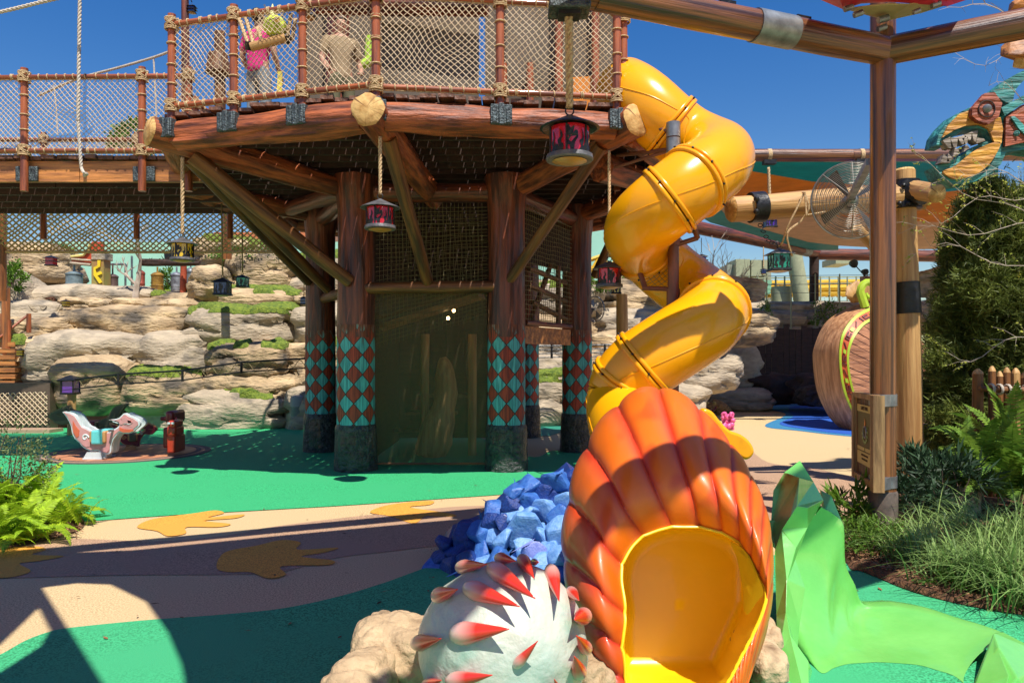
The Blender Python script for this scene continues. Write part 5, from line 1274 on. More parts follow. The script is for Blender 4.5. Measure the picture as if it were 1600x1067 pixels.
# ------------------------------------------------------------------ carved ship bow
bow = thing('carved_ship_bow', 'round wooden ship bow with a red and lime carved band and curled top', 'ship bow', P(1320, 668, 16.560))
K0 = [(1372, 474, 17.520), (1350, 474, 17.280), (1304, 499, 17.040), (1283, 540, 16.920), (1281, 570, 16.920), (1287, 612, 16.920), (1303, 648, 16.800), (1320, 668, 16.680), (1352, 690, 16.560)]
K1 = [(1382, 474, 17.040), (1362, 479, 16.800), (1335, 494, 16.560), (1317, 518, 16.380), (1311, 544, 16.320), (1312, 580, 16.260), (1319, 616, 16.200), (1336, 652, 16.140), (1360, 690, 16.080)]
K2 = [(1392, 490, 16.800), (1378, 496, 16.620), (1352, 506, 16.440), (1334, 528, 16.260), (1326, 554, 16.200), (1328, 586, 16.140), (1337, 620, 16.080), (1352, 655, 16.020), (1372, 690, 15.960)]
def band(nm, A, B, m, t0=0., t1=1., off=0, rows_n=6, bulge=0, par=bow, thick=None):
    a = cat([P(*q) for q in A], 6); b = cat([P(*q) for q in B], 6); rows = []
    for j in range(rows_n):
        t = lerp(t0, t1, j / (rows_n - 1)); rows.append([lerp(p, q, t) + Vector((0, -off - bulge * math.sin(PI * t), 0)) for p, q in zip(a, b)])
    rows.append([p + Vector((0, .25, 0)) for p in rows[-1]]); rows.insert(0, [p + Vector((.05, .5, 0)) for p in rows[0]])
    return MB().grid(rows).build(nm, m, par, fix=False)
shipw = wood('weathered_hull_wood', (.62, .32, .15, 1), (.34, .15, .06, 1), s=(6, 6, .5), bump=1)
limew = plain('lime_paint', (.42, .58, .03, 1), .5); redp = plain('red_orange_paint', (.60, .10, .02, 1), .5)
band('keel_board', K0, K1, shipw, bulge=.12)
band('lime_edge', K1, K2, limew, 0, .22, .03); band('red_band', K1, K2, redp, .2, .8, .02); band('lime_edge', K1, K2, limew, .78, 1.0, .03)
a = cat([P(*q) for q in K1], 6); b = cat([P(*q) for q in K2], 6); carv = plain('dark_red_carving', (.14, .02, .015, 1), .6)
for i in range(3, len(a) - 3, 2):
    p = lambda s, t: lerp(lerp(a[i], a[i + 2], s), lerp(b[i], b[i + 2], s), t) + Vector((0, -.045, 0))
    kind = i // 2 % 4
    if kind == 0: l = [(.1, .32), (.9, .32), (.9, .68), (.1, .68), (.1, .56), (.7, .56), (.7, .44), (.1, .44)]
    elif kind == 1: l = [(.15, .3), (.4, .3), (.4, .7), (.15, .7)]
    elif kind == 2: l = [(.1, .3), (.9, .6), (.9, .7), (.1, .42)]
    else: l = [(.2, .36), (.8, .36), (.8, .64), (.2, .64)]
    MB().plate([p(s, t) for s, t in l], (0, .03, 0)).build('carved_rune', carv if kind != 3 else limew, bow, smooth=False)
hullw = wood('hull_plank', (.46, .20, .09, 1), (.20, .075, .03, 1), s=(1, 8, 8), bump=1)
e = cat([P(*q) for q in K2], 6); n_ = 17
tgt = [P(1512, lerp(585, 700, k / n_), lerp(16.680, 15.840, k / n_)) for k in range(n_ + 1)]
st = [e[int(4 + (len(e) - 8) * (k / n_) ** 1.0)] for k in range(n_ + 1)]
for k in range(n_):
    A0, A1, B0, B1 = st[k], lerp(st[k], st[k + 1], .9), tgt[k], lerp(tgt[k], tgt[k + 1], .9)
    MB().plate([A0, B0, B1, A1], (0, .06, 0)).build('hull_plank', hullw, bow, smooth=False)
MB().plate([st[0] + Vector((0, .08, 0)), tgt[0] + Vector((0, .08, 0)), tgt[-1] + Vector((0, .08, 0)), st[-1] + Vector((0, .08, 0))] , (0, .02, 0)).build('hull_core', M['dark'], bow, smooth=False)
MB().beam(P(1412, 545, 16.200), P(1492, 612, 15.840), .14, .09).build('lime_gunwale', limew, bow)
# curl
sp_ = [P(1358 - 14 * math.cos(a) * (1 - a / 9), 456 - 18 * math.sin(a) * (1 - a / 9), 16.800) for a in [x * .4 for x in range(16)]]
MB().tube([P(1352, 480, 16.800)] + sp_, [.10] + [.095 - .004 * i for i in range(16)], n=8).build('spiral_curl', limew, bow)
link('curl_block', hull_mesh('curl_block', [P(1322, 448, 17.040), P(1338, 438, 17.040), P(1362, 446, 17.040), P(1366, 470, 17.040), P(1330, 474, 17.040), P(1320, 462, 16.920), P(1330, 444, 17.640), P(1362, 470, 17.640)], M['yellowlog'], .03), bow)

# ------------------------------------------------------------------ notice board on the pole
sg = thing('notice_board', 'narrow framed wooden notice board with a round crest strapped to the dark pole', 'sign', (3.0, 6.35, 1.0))
A0 = P(1341, 620, 7.05); A1 = P(1377, 626, 6.3); zt, zb = P(1360, 618, 6.3).z, P(1360, 766, 6.3).z
ax = (Vector((A1.x, A1.y, 0)) - Vector((A0.x, A0.y, 0))); Lw = ax.length; ax.normalize(); nrm = Vector((ax.y, -ax.x, 0))
if nrm.x > 0: nrm = -nrm
O = Vector((A0.x, A0.y, zb)); HT = zt - zb
SM = Matrix((ax, Vector((0, 0, 1)), nrm)).transposed().to_4x4(); SM.translation = O   # local x = across, y = up, z = out
def sbox(nm, x0, x1, y0, y1, z0, z1, m, par=sg):
    return MB().box(((x0 + x1) / 2 * Lw, (y0 + y1) / 2 * HT, (z0 + z1) / 2), ((x1 - x0) * Lw, (y1 - y0) * HT, z1 - z0), SM).build(nm, m, par, smooth=False)
signw = wood('sign_frame_wood', (.40, .24, .10, 1), (.16, .085, .035, 1), s=(9, 9, 1)); gold = plain('gold_paint', (.52, .38, .10, 1), .5); drk = wood('sign_dark_board', (.13, .06, .025, 1), (.05, .022, .01, 1)); olive = plain('olive_panel', (.13, .10, .025, 1), .6)
sbox('back_board', .06, .94, .03, .97, 0, .03, drk)
sbox('frame_side', 0, .10, 0, 1, -.02, .06, signw); sbox('frame_side', .90, 1.04, -.02, 1.0, -.02, .07, signw); sbox('frame_top', .10, .90, .94, 1, -.02, .055, signw); sbox('frame_bottom', .10, .90, 0, .07, -.02, .055, signw)
pn = sbox('print_panel', .18, .86, .22, .80, .03, .036, olive); sbox('title_plate', .18, .86, .79, .87, .036, .042, gold); sbox('caption_plate', .18, .86, .20, .34, .036, .041, gold); sbox('caption_strip', .18, .50, .355, .395, .036, .041, gold); sbox('caption_strip', .54, .86, .355, .395, .036, .041, gold)
def text(s, x, y, size, m, z=.044, w_=1):
    cu = bpy.data.curves.new('lettering', 'FONT'); cu.body = s; cu.size = size; cu.align_x = 'CENTER'; cu.align_y = 'CENTER'; cu.extrude = .001
    tmp = bpy.data.objects.new('tmp', cu); C.objects.link(tmp); me = bpy.data.meshes.new_from_object(tmp); bpy.data.objects.remove(tmp); me.name = 'lettering'; me.materials.clear(); me.materials.append(m)
    return link('lettering', me, sg, SM @ Matrix.Translation((x * Lw, y * HT, z)) @ Matrix.Diagonal((w_, 1, 1, 1)))
text("LAVA'S WALL", .52, .83, .05, drk, w_=.8)
for i, s in enumerate(('BEWARE THE ROCKS AND', 'WATCH YOUR HEADS')): text(s, .52, .305 - i * .045, .026, drk, .043, .75)
CM = SM @ Matrix.Translation((.52 * Lw, .57 * HT, .037))
pts = [(CM @ Vector((math.cos(a * PI / 12) * .045, math.sin(a * PI / 12) * .05, .003))) for a in range(24)]
MB().tube(pts, .008, n=5, closed=True).build('crest_ring', M['galv'], sg)
for a in range(-6, 3):
    th = a * .42 - .4; c = Vector((math.cos(th) * .085, math.sin(th) * .095, .002)); MB().plate([CM @ (c + Vector((math.cos(th + k) * .025, math.sin(th + k) * .016, 0))) for k in (0, 1.4, 3.1, 4.6)], nrm * .003).build('crest_leaf', plain('crest_leaf', (.22, .30, .08, 1)) if a == -6 else bpy.data.materials['crest_leaf'], sg, smooth=False)
MB().plate([CM @ Vector(v) for v in ((-.018, .06, .002), (0, .125, .002), (.016, .085, .002), (.012, .055, .002))], nrm * .003).build('crest_flame', plain('crest_flame', (.75, .26, .03, 1)), sg, smooth=False)
for zz in (P(1390, 625, 6.45).z, P(1390, 753, 6.45).z):
    MB().lathe([(.115, zz - .05), (.115, zz + .05)], 20, Matrix.Translation((3.27, 6.52, 0))).build('strap', M['galv'], sg)
    MB().beam(Vector((3.27, 6.40, zz)), Vector((A1.x, A1.y, zz)), .02, .10, up=(0, 0, 1)).build('strap_arm', M['galv'], sg)

# ------------------------------------------------------------------ small play figures at the right
o = MB(); fr_ = thing('pink_coral', 'hot pink lumpy coral figure standing behind the shell', 'play figure', G(1137, 674)); pk = plain('pink_paint', (.82, .12, .34, 1), .4, .75, 20, coat=.3)
g0 = G(1137, 672); rn = random.Random(4)
for k in range(26):
    x = rn.uniform(-.14, .14); z = rn.uniform(.03, .30); r = rn.uniform(.045, .07)
    vsx = [Vector((g0.x + x * (1 - z * .8) + p.normalized().x * r, g0.y + rn.uniform(-.003, .003) + p.normalized().y * r + (k % 3) * .06, z + p.normalized().z * r)) for p in cube_sphere(3)[0]]
    MB().add(vsx, cube_sphere(3)[1]).build('coral_knob', pk, fr_, auto=0)
for sx in (-.09, .09):
    MB().tube(cat([Vector((g0.x + sx, g0.y, .28)), Vector((g0.x + sx * 1.3, g0.y, .36)), Vector((g0.x + sx * .7, g0.y - .03, .38)), Vector((g0.x + sx * .6, g0.y - .04, .31))], 4), .035, n=8).build('curl', pk, fr_)
gz = G(1118, 648); cr_ = thing('brown_beast_figure', 'small brown warty grinning play creature behind the pink coral', 'play figure', gz); brn = mat('brown_wart_paint', (.50, .26, .08, 1), (.20, .09, .03, 1), .6, scale=14, bump=1, bscale=20, bdist=.05)
mb = MB(); mb.tube(cat([gz + Vector((-.16, 0, .22)), gz + Vector((-.02, .02, .25)), gz + Vector((.2, .1, .20)), gz + Vector((.42, .2, .10)), gz + Vector((.55, .25, .04))], 5), [.17] * 4 + [.20] * 5 + [.18, .17, .16, .15, .13, .12, .11, .09, .07, .05, .03, .02][:12], n=14, wob=.2, seed=3); mb.build('body', brn, cr_, auto=0)
hv = [gz + Vector((-.2, -.05, .22)) + Vector((p.normalized().x * .2, p.normalized().y * .2, p.normalized().z * .17 * (1 + .1 * noise.noise(p * 3)))) for p in CSV]; MB().add(hv, CSF).build('head', brn, cr_, auto=0)
for sx in (-.28, -.08):
    c = gz + Vector((sx, -.16, .34)); MB().add([c + p.normalized() * .055 for p in cube_sphere(4)[0]], cube_sphere(4)[1]).build('eye', plain('beast_eye', (.6, .42, .12, 1)), cr_, auto=0)
MB().tube(cat([gz + Vector((-.34, -.2, .18)), gz + Vector((-.22, -.27, .12)), gz + Vector((-.08, -.24, .18)), gz + Vector((-.03, -.16, .24))], 4), .022, n=6).build('mouth', plain('beast_mouth', (.30, .03, .05, 1)), cr_)
for sx in (-.28, -.2, -.12): MB().lathe([(.016, 0), (.003, .05)], 6, Matrix.Translation(gz + Vector((sx, -.265, .13)))).build('tooth', plain('beast_tooth', (.75, .72, .65, 1)), cr_)
for sx in (-.25, .05): MB().tube([gz + Vector((sx, -.08, .12)), gz + Vector((sx - .03, -.16, .03))], [.07, .05], n=8).build('leg', brn, cr_)

# ------------------------------------------------------------------ dark fence, coaster, distant buildings
df = thing('plank_fence', 'tall near black plank fence in deep shade behind the blue floor', 'fence', P(1230, 640, 17)); rn = random.Random(9)
x = 1178
while x < 1322:
    d = 26.0; a = P(x + 4.5, 512 + rn.uniform(-6, 6), d); MB().box((a.x, d + rn.uniform(-.02, .02), a.z / 2), (.19, .05, a.z)).build('plank', M['dark'], df, smooth=False); x += 9.2
for zz in (.6, 1.7): MB().box((P(1250, 0, 26.08).x, 26.07, zz), (3.3, .06, .12)).build('rail', M['dark'], df, smooth=False)
cy = plain('coaster_yellow', (.66, .40, .02, 1), .5); co = plain('coaster_olive', (.34, .36, .22, 1), .6)
ct = thing('coaster_track', 'yellow roller coaster track on pale olive columns beyond the rocks', 'roller coaster', P(1230, 520, 42))
for py, r in ((441, .16), (459, .16), (450, .22)):
    MB().tube([P(1040, py + 6, 40), P(1200, py + 2, 42), P(1300, py, 43), P(1560, py - 4, 46)], r, n=8).build('track_rail', cy, ct)
for k in range(46):
    px = 1085 + k * 8.5; d = 40.6 + k * .1; MB().beam(P(px, 438, d), P(px + 4, 464, d), .12, .18).build('track_tie', cy, ct, smooth=False)
for k in range(30):
    px = 1100 + k * 14; d = 41; log('walkway_post', P(px, 470, d), P(px, 432, d), .05, .05, co, ct, n=4, seg=1, wob=0)
for py in (436, 446): MB().tube([P(1090, py, 41), P(1520, py - 6, 43)], .045, n=4).build('walkway_rail', co, ct)
for px, pt_, d in ((1221, 448, 41), (1045, 380, 44)): q = P(px, pt_, d); log('column', Vector((q.x, d, 0)), q, .6, .55, co, ct, n=12, seg=2, wob=0)
for A, B in (((1236, 372, 40), (1262, 520, 40)), ((1243, 470, 44), (1252, 520, 44)), ((1252, 470, 44), (1244, 520, 44))): log('leaning_column', P(*A), P(*B), .42, .42, co, ct, n=12, seg=2, wob=0)
gb = thing('green_roof_building', 'low building with a mint green layered roof under the coaster track', 'building', P(1150, 520, 38))
gm = plain('mint_roof', (.22, .46, .28, 1), .6)
for i, (y0, y1, x1) in enumerate(((438, 444, 1206), (445, 452, 1204), (453, 460, 1202))):
    a, b = P(1040, y0, 38 + i * .1), P(x1, y1, 38 + i * .1); MB().box(((a.x + b.x) / 2, 40, (a.z + b.z) / 2), (b.x - a.x, 4, a.z - b.z)).build('roof_tier', gm, gb)
a, b = P(1050, 461, 38.6), P(1196, 560, 38.6); MB().box(((a.x + b.x) / 2, 40.2, a.z / 2), (b.x - a.x, 3, a.z)).build('wall', plain('grey_wall', (.10, .11, .11, 1)), gb)
ob = thing('olive_box_unit', 'pale olive box shaped rooftop units above the coaster walkway', 'building', P(1180, 440, 45))
for x0, x1, y0, y1 in ((1150, 1172, 405, 432), (1174, 1190, 406, 432), (1192, 1199, 406, 430)):
    a, b = P(x0, y0, 45), P(x1, y1, 45); MB().box(((a.x + b.x) / 2, 46, (a.z + b.z) / 2), (b.x - a.x, 2, a.z - b.z)).build('unit', co, ob)
a, b = P(1140, 432, 45), P(1210, 560, 45); MB().box(((a.x + b.x) / 2, 46.3, b.z / 2 + a.z / 2), (b.x - a.x, 1.5, a.z - 0 if False else a.z)).build('platform', plain('olive_frame', (.30, .32, .24, 1)), ob)
ob2 = thing('olive_box_unit', 'single pale olive unit right of the dark sail post', 'building', P(1320, 440, 45)); a, b = P(1306, 402, 45), P(1332, 412, 45); MB().box(((a.x + b.x) / 2, 46, (a.z + b.z) / 2), (b.x - a.x, 2, a.z - b.z)).build('unit', co, ob2)
for px, d in ((1212, 60), (1225, 62)):
    q = P(px, 446 if px < 1220 else 447, d); t = thing('white_silo', ('left' if px < 1220 else 'right') + ' one of two white banded silos seen under the coaster track', 'silo', (q.x, d, 0), 'white silos under the track')
    MB().lathe([(.55, 0), (.55, q.z), (.4, q.z + .3)], 16, Matrix.Translation((q.x, d, 0))).build('tank', plain('white_tank', (.7, .7, .7, 1)), t)
    for k in range(6): MB().lathe([(.58, q.z * (.4 + k * .1)), (.58, q.z * (.4 + k * .1) + .12)], 16, Matrix.Translation((q.x, d, 0))).build('band', plain('grey_band', (.35, .36, .38, 1)), t)
wf = thing('cable_fence', 'thin cable fence running along the far rock ridge', 'fence', P(1200, 520, 30))
for k in range(7):
    MB().tube([P(1150, 432 + k * 13.5, 30), P(1480, 428 + k * 13.5, 31)], .012, n=3).build('cable', M['galv'], wf)
for k in range(9): MB().tube([P(1160 + k * 38, 428, 30), P(1160 + k * 38, 528, 30)], .03, n=4).build('fence_post', co, wf)
rpq = P(1352, 432, 28); rp2 = thing('red_signal_post', 'red brown post with black round spotlights before the coaster', 'post', (rpq.x, 28, 0)); MB().box((rpq.x, 28, rpq.z / 2), (.28, .28, rpq.z)).build('post', M['logo'], rp2)
for px, py, r in ((1334, 412, .16), (1352, 425, .12), (1373, 423, .15)):
    c = P(px, py, 27.7); MB().lathe([(r * .6, .15), (r, 0), (r, -.05), (r * .8, -.06)], 14, frame_z(c, c + Vector((-.3, 1, .2)))).build('spotlight', M['ironb'], rp2)
    MB().tube([c, rpq], .02, n=4).build('lamp_arm', M['ironb'], rp2)
# hanging speaker by the tower
spk = thing('clear_globe_fan', 'grey translucent caged fan head beyond the tower behind the red lantern', 'fan', P(930, 483, 13)); c = P(930, 483, 13)
MB().tube([c + Vector((math.cos(k * PI / 10) * .16, 0, math.sin(k * PI / 10) * .22)) for k in range(20)], .012, n=5, closed=True).build('rim', M['galv'], spk)
for k in range(4):
    th = k * PI / 2 + .5; MB().plate([c + Vector((math.cos(th) * .02, 0, math.sin(th) * .02)), c + Vector((math.cos(th - .35) * .14, .02, math.sin(th - .35) * .19)), c + Vector((math.cos(th + .35) * .14, -.02, math.sin(th + .35) * .19))], (0, .01, 0)).build('blade', M['galv'], spk, smooth=False)
MB().tube([c, Vector((xs(905, 13.2), 13.2, c.z))], .02, n=5).build('mount_arm', M['galv'], spk)
q = P(972, 460, 12.4); pq = thing('round_post', 'plain golden log post standing behind the red lantern and slide', 'log post', (q.x, 12.4, 0)); log('post', Vector((q.x, 12.4, 0)), Vector((q.x, 12.4, q.z)), .10, .095, M['yellowlog'], pq)
# teal park wall far behind
tb = thing('teal_building', 'long pale teal building with a red roof edge far behind the cliff', 'building', P(200, 560, 36))
a = P(-250, 378, 36); b = P(1010, 378, 36); tw = plain('pale_teal_wall', (.30, .58, .46, 1), .7, .9, 1)
MB().box(((a.x + b.x) / 2, 37.5, a.z / 2), (b.x - a.x, 3, a.z)).build('wall', tw, tb)
a = P(330, 376, 35.5); b = P(520, 376, 35.5); MB().box(((a.x + b.x) / 2, 37.4, a.z + .25), (b.x - a.x, 3.2, .4)).build('roof_edge', plain('red_roof', (.5, .16, .06, 1)), tb)
a = P(905, 372, 35.4); b = P(1060, 372, 35.4); MB().box(((a.x + b.x) / 2, 37.2, a.z / 2 + .2), (b.x - a.x, 3.2, a.z + .4)).build('side_wall', tw, tb)
yc = thing('yellow_truss', 'bright yellow steel truss seen between the tower and the slide', 'truss', P(940, 420, 30))
for A, B in (((905, 412, 30), (965, 392, 30)), ((905, 428, 30), (965, 410, 30)), ((915, 409, 30), (925, 422, 30)), ((925, 422, 30), (938, 401, 30)), ((938, 401, 30), (950, 415, 30)), ((905, 440, 30), (950, 425, 30))): log('steel_bar', P(*A), P(*B), .10, .10, cy, yc, n=6, seg=1, wob=0)
# ------------------------------------------------------------------ props on top of the cliff
def tank(label, px, ptop, pbot, wpx, d, c, c2=None, dome=True, pipe=0, metal=.3):
    m = mat('tank_paint', c, c2 or tuple(x * .6 for x in c[:3]) + (1,), .5, scale=7, bump=.4, metal=metal); T = P(px, pbot, d); r = wpx / 2 / F * d; h = (pbot - ptop) / F * d
    t = thing('metal_tank', label, 'tank', T); mb = MB()
    mb.lathe([(r * .96, 0), (r, .05), (r, h * .45), (r * 1.04, h * .46), (r * 1.04, h * .49), (r, h * .5), (r, h * .84)], 20, Matrix.Translation(T)); mb.build('barrel', m, t)
    mb = MB(); mb.lathe([(r * 1.08, h * .84), (r * 1.1, h * .88), (r * .9, h * .93), (r * .5, h * .98), (r * .18, h)], 20, Matrix.Translation(T)); mb.build('lid', m, t)
    mb = MB(); mb.tube([T + Vector((0, 0, h)), T + Vector((0, 0, h + max(pipe, 8) / F * d))], r * .16, n=8); mb.build('pipe', m, t)
    return t
tank('grey blue barrel tank left of the lightning totem', 116, 424, 462, 24, 20.0, (.22, .30, .32, 1), pipe=14)
tank('dark brown barrel tank right of the lightning totem', 176, 428, 464, 16, 20.2, (.16, .10, .085, 1), pipe=16)
tank('rusty red thin cylinder tank behind the bare branching trunk', 220, 422, 463, 12, 20.2, (.36, .08, .05, 1))
tank('gold bottle shaped tank in the cliff top row', 246, 425, 466, 18, 20.0, (.42, .24, .04, 1), (.16, .08, .02, 1))
tank('grey riveted tank beside the red totem pole', 298, 418, 470, 15, 20.0, (.20, .23, .25, 1), pipe=10, metal=.5)
tank('dark grey patterned drum left of the red totem pole', 276, 425, 468, 17, 20.3, (.10, .10, .12, 1), (.30, .32, .36, 1))
tm = mat('totem_green_paint', (.26, .27, .06, 1), (.36, .15, .06, 1), .6, scale=1.3, bump=.5)
tt = thing('lightning_totem', 'olive and rust square totem pillar painted with a yellow lightning zigzag', 'totem', P(151, 462, 19.6))
a = P(142, 466, 19.6); b = P(161, 405, 19.6); MB().box(((a.x + b.x) / 2, 19.8, (a.z + b.z) / 2), (b.x - a.x, .35, b.z - a.z)).build('pillar', tm, tt)
a = P(141, 405, 19.55); b = P(162, 394, 19.55); MB().box(((a.x + b.x) / 2, 19.8, (a.z + b.z) / 2), (b.x - a.x, .4, b.z - a.z)).build('stone_cap', M['rockb'], tt)
MB().plate([P(x, y, 19.61) for x, y in ((153, 407), (158, 407), (157, 417), (150, 421), (151, 427), (158, 424), (160, 428), (153, 431), (160, 441), (156, 443), (147, 430), (147, 418), (153, 415))], (0, -.03, 0)).build('lightning_zigzag', plain('zigzag_yellow', (.85, .62, .02, 1)), tt, smooth=False)
rs = thing('red_wedge_sign', 'red boat shaped sign board with yellow edge and pale rails', 'sign', P(130, 405, 19.9))
MB().plate([P(x, y, 19.9) for x, y in ((111, 402), (130, 400), (140, 391), (143, 378), (160, 378), (160, 414), (112, 410))], (0, .1, 0)).build('board', plain('red_board', (.55, .07, .02, 1)), rs, smooth=False)
MB().tube([P(x, y, 19.85) for x, y in ((111, 401), (130, 399), (138, 391), (141, 380))], .035, n=5).build('yellow_edge', plain('pale_yellow', (.75, .62, .20, 1)), rs)
MB().tube([P(x, y, 19.85) for x, y in ((110, 411), (142, 414))], .04, n=5).build('pale_rail', M['rockb'], rs); MB().tube([P(x, y, 19.85) for x, y in ((112, 405), (142, 407))], .03, n=5).build('pale_rail', M['rockb'], rs)
rt = thing('red_totem_pole', 'thin red pole standing between two grey drums on the cliff', 'pole', P(286, 470, 19.6)); log('pole', P(286, 472, 19.6), P(287, 412, 19.6), .085, .08, mat('red_pole', (.50, .09, .03, 1), (.25, .04, .02, 1), .6), rt)
pf = thing('pipe_frame', 'thin grey pipe frame standing on the cliff top', 'pipes', P(180, 470, 20.5))
for l in (((160, 413), (196, 413)), ((196, 413), (196, 468)), ((206, 400), (206, 468)), ((168, 413), (168, 440))): MB().tube([P(*q, 20.5) for q in l], .03, n=6).build('pipe', M['galv'], pf)
ms_ = thing('mossy_perch', 'ragged mossy branch with a dark bird shape perched under the yellow lantern', 'branch', P(250, 408, 19.4))
log('branch', P(222, 410, 19.4), P(312, 412, 19.2), .09, .06, M['dark'], ms_, wob=.5, seg=16)
rn = random.Random(6)
for k in range(50):
    q = P(rn.uniform(225, 310), rn.uniform(404, 411), 19.3); MB().tube([q, q + Vector((rn.uniform(-.12, .12), 0, rn.uniform(-.18, .12)))], [.02, .004], n=4).build('twig', M['dark'], ms_)
MB().plate([P(x, y, 19.3) for x, y in ((257, 405), (256, 396), (260, 391), (264, 393), (267, 398), (266, 406))], (0, .12, 0)).build('perched_bird', M['ironb'], ms_, smooth=False)

def bare_tree(label, base, h, spread, seed, m, depth=4, r0=.06, lean=0, minr=.004, par=None, kids=(2, 4)):
    t = thing('bare_tree', label, 'tree', base); rn_ = random.Random(seed); mbs = MB(); tr = MB()
    def grow(p, dv, L_, r, lv):
        pts = [p]; q = p.copy(); d_ = dv.copy(); n_ = 4
        for i in range(n_):
            d_ = (d_ + Vector((rn_.gauss(0, .12), rn_.gauss(0, .12), rn_.gauss(0, .08) + .03))).normalized(); q = q + d_ * L_ / n_; pts.append(q.copy())
        (tr if lv == 0 else mbs).tube(pts, [lerp(r, r * .62, i / n_) for i in range(n_ + 1)], n=6 if lv < 2 else 4)
        if lv < depth:
            for _ in range(rn_.randint(*kids)):
                nd = (d_ + Vector((rn_.gauss(0, 1), rn_.gauss(0, 1), rn_.gauss(.2, .5))) * spread).normalized(); k = rn_.randint(2, n_); grow(pts[k], nd, L_ * rn_.uniform(.55, .8), max(minr, r * .55), lv + 1)
    grow(Vector(base), Vector((lean, 0, 1)).normalized(), h, r0, 0)
    tr.build('trunk', m, t); mbs.build('branches', m, t); return t
palebark = mat('pale_bark', (.48, .40, .32, 1), (.28, .22, .17, 1), .85, scale=6)
bare_tree('bare pale branching trunk among the tanks on the cliff', P(212, 468, 19.3), .75, .55, 4, palebark, r0=.09, depth=4)
bare_tree('bare leafless tree standing behind the yellow slide bends', Vector((P(1108, 0, 24).x, 24, 0)), 2.6, .34, 14, palebark, r0=.12, depth=5, minr=.008)
nb = thing('map_board', 'small framed notice board on the mossy ledge below the cliff top', 'sign', P(69, 478, 19))
MB().box(P(69, 476, 19) + Vector((0, .05, 0)), (.38, .04, .42)).build('panel', plain('cream_print', (.62, .52, .26, 1)), nb)
for a, b in (((55, 466), (84, 466)), ((55, 466), (55, 490)), ((84, 466), (84, 490)), ((55, 489), (84, 489))): MB().beam(P(*a, 19), P(*b, 19), .06, .06, up=(0, 1, 0)).build('frame_bar', M['board'], nb)
wr_ = thing('wooden_stair', 'red brown timber stair with slanted handrail at the far left edge', 'stair', P(8, 600, 17.4))
for k in range(7): q = P(8, 538 + k * 10, 17.3 - k * .06); MB().box((q.x, q.y, q.z), (.65, .3, .10)).build('stair_tread', M['boardo'], wr_, smooth=False)
log('handrail', P(-8, 533, 17.0), P(44, 492, 17.6), .03, .03, M['rail'], wr_)
for px, y0, y1 in ((4, 490, 560), (14, 500, 600), (45, 490, 520)): log('newel_post', P(px, y1, 17.2), P(px, y0, 17.2), .05, .05, M['rail'], wr_)
log('tall_post', P(9, 640, 17.2), P(9, 450, 17.2), .09, .09, M['logo'], wr_)
lw = thing('lattice_net_panel', 'dark rope lattice panel set into the rock foot at the far left', 'net', P(30, 660, 16.3))
net_mb((P(-60, 664, 16.3), P(74, 664, 16.3), P(74, 612, 16.4), P(-60, 616, 16.4)), .12, .014, seed=3, nsub=5).build('net_mesh', M['net'], lw, auto=0)
MB().box((P(6, 640, 16.7).x, 16.75, .5), (2.2, .3, 1.1)).build('back_wall', plain('brown_wall', (.12, .085, .06, 1)), lw)
MB().box((P(-20, 0, 16).x, 16.0, .04), (3.0, .5, .08)).build('kerb', plain('tan_kerb', (.45, .30, .2, 1)), lw)
# low railing on the rocks
rl = thing('rock_railing', 'thin dark railing with rope infill running across the rock foot', 'railing', P(290, 600, 15.9))
rp_ = [(96, 606, 15.3), (185, 596, 15.3), (285, 590, 15.3), (377, 577, 15.2), (478, 571, 15.1)]
for k, (px, py, d) in enumerate(rp_): log('post', P(px, py + 6, d), P(px, py - 12, d), .028, .028, M['ironb'], rl, n=8, seg=2)
MB().tube([P(a, b - 11, d) for a, b, d in rp_], .02, n=6).build('top_rail', M['ironb'], rl); MB().tube([P(a, b + 4, d) for a, b, d in rp_], .015, n=6).build('bottom_rail', M['ironb'], rl)
for (a, b, d), (e_, f, g) in zip(rp_, rp_[1:]):
    pts = [P(lerp(a, e_, k / 10), lerp(b, f, k / 10) + (-9 if k % 2 else 2), lerp(d, g, k / 10)) for k in range(11)]; MB().tube(cat(pts, 3), .007, n=4).build('rope_infill', M['netd'], rl)
rl2 = thing('rock_railing', 'dark cable railing on the rocks right of the tower columns', 'railing', P(940, 545, 16.6))
for px in (826, 862, 905, 945, 985): log('post', P(px, 560, 16.6), P(px, 538, 16.6), .028, .028, M['ironb'], rl2, n=8, seg=2)
for dy in (0, 6, 12, 18): MB().tube([P(820, 541 + dy, 16.6), P(1040, 537 + dy, 16.6)], .014 if dy else .022, n=5).build('rail', M['ironb'], rl2)
# litter bin
bn = thing('litter_bin', 'grey round litter bin standing before the rocks left of the tower', 'litter bin', G(466, 671)); q = G(466, 671)
MB().lathe([(.13, 0), (.155, .05), (.16, .5), (.17, .52)], 20, Matrix.Translation(q)).build('drum', plain('grey_bin', (.22, .23, .23, 1), .5), bn)
MB().lathe([(.175, .52), (.175, .70), (.15, .76), (.05, .78)], 20, Matrix.Translation(q)).build('hood', plain('grey_bin_hood', (.30, .31, .31, 1), .5), bn)

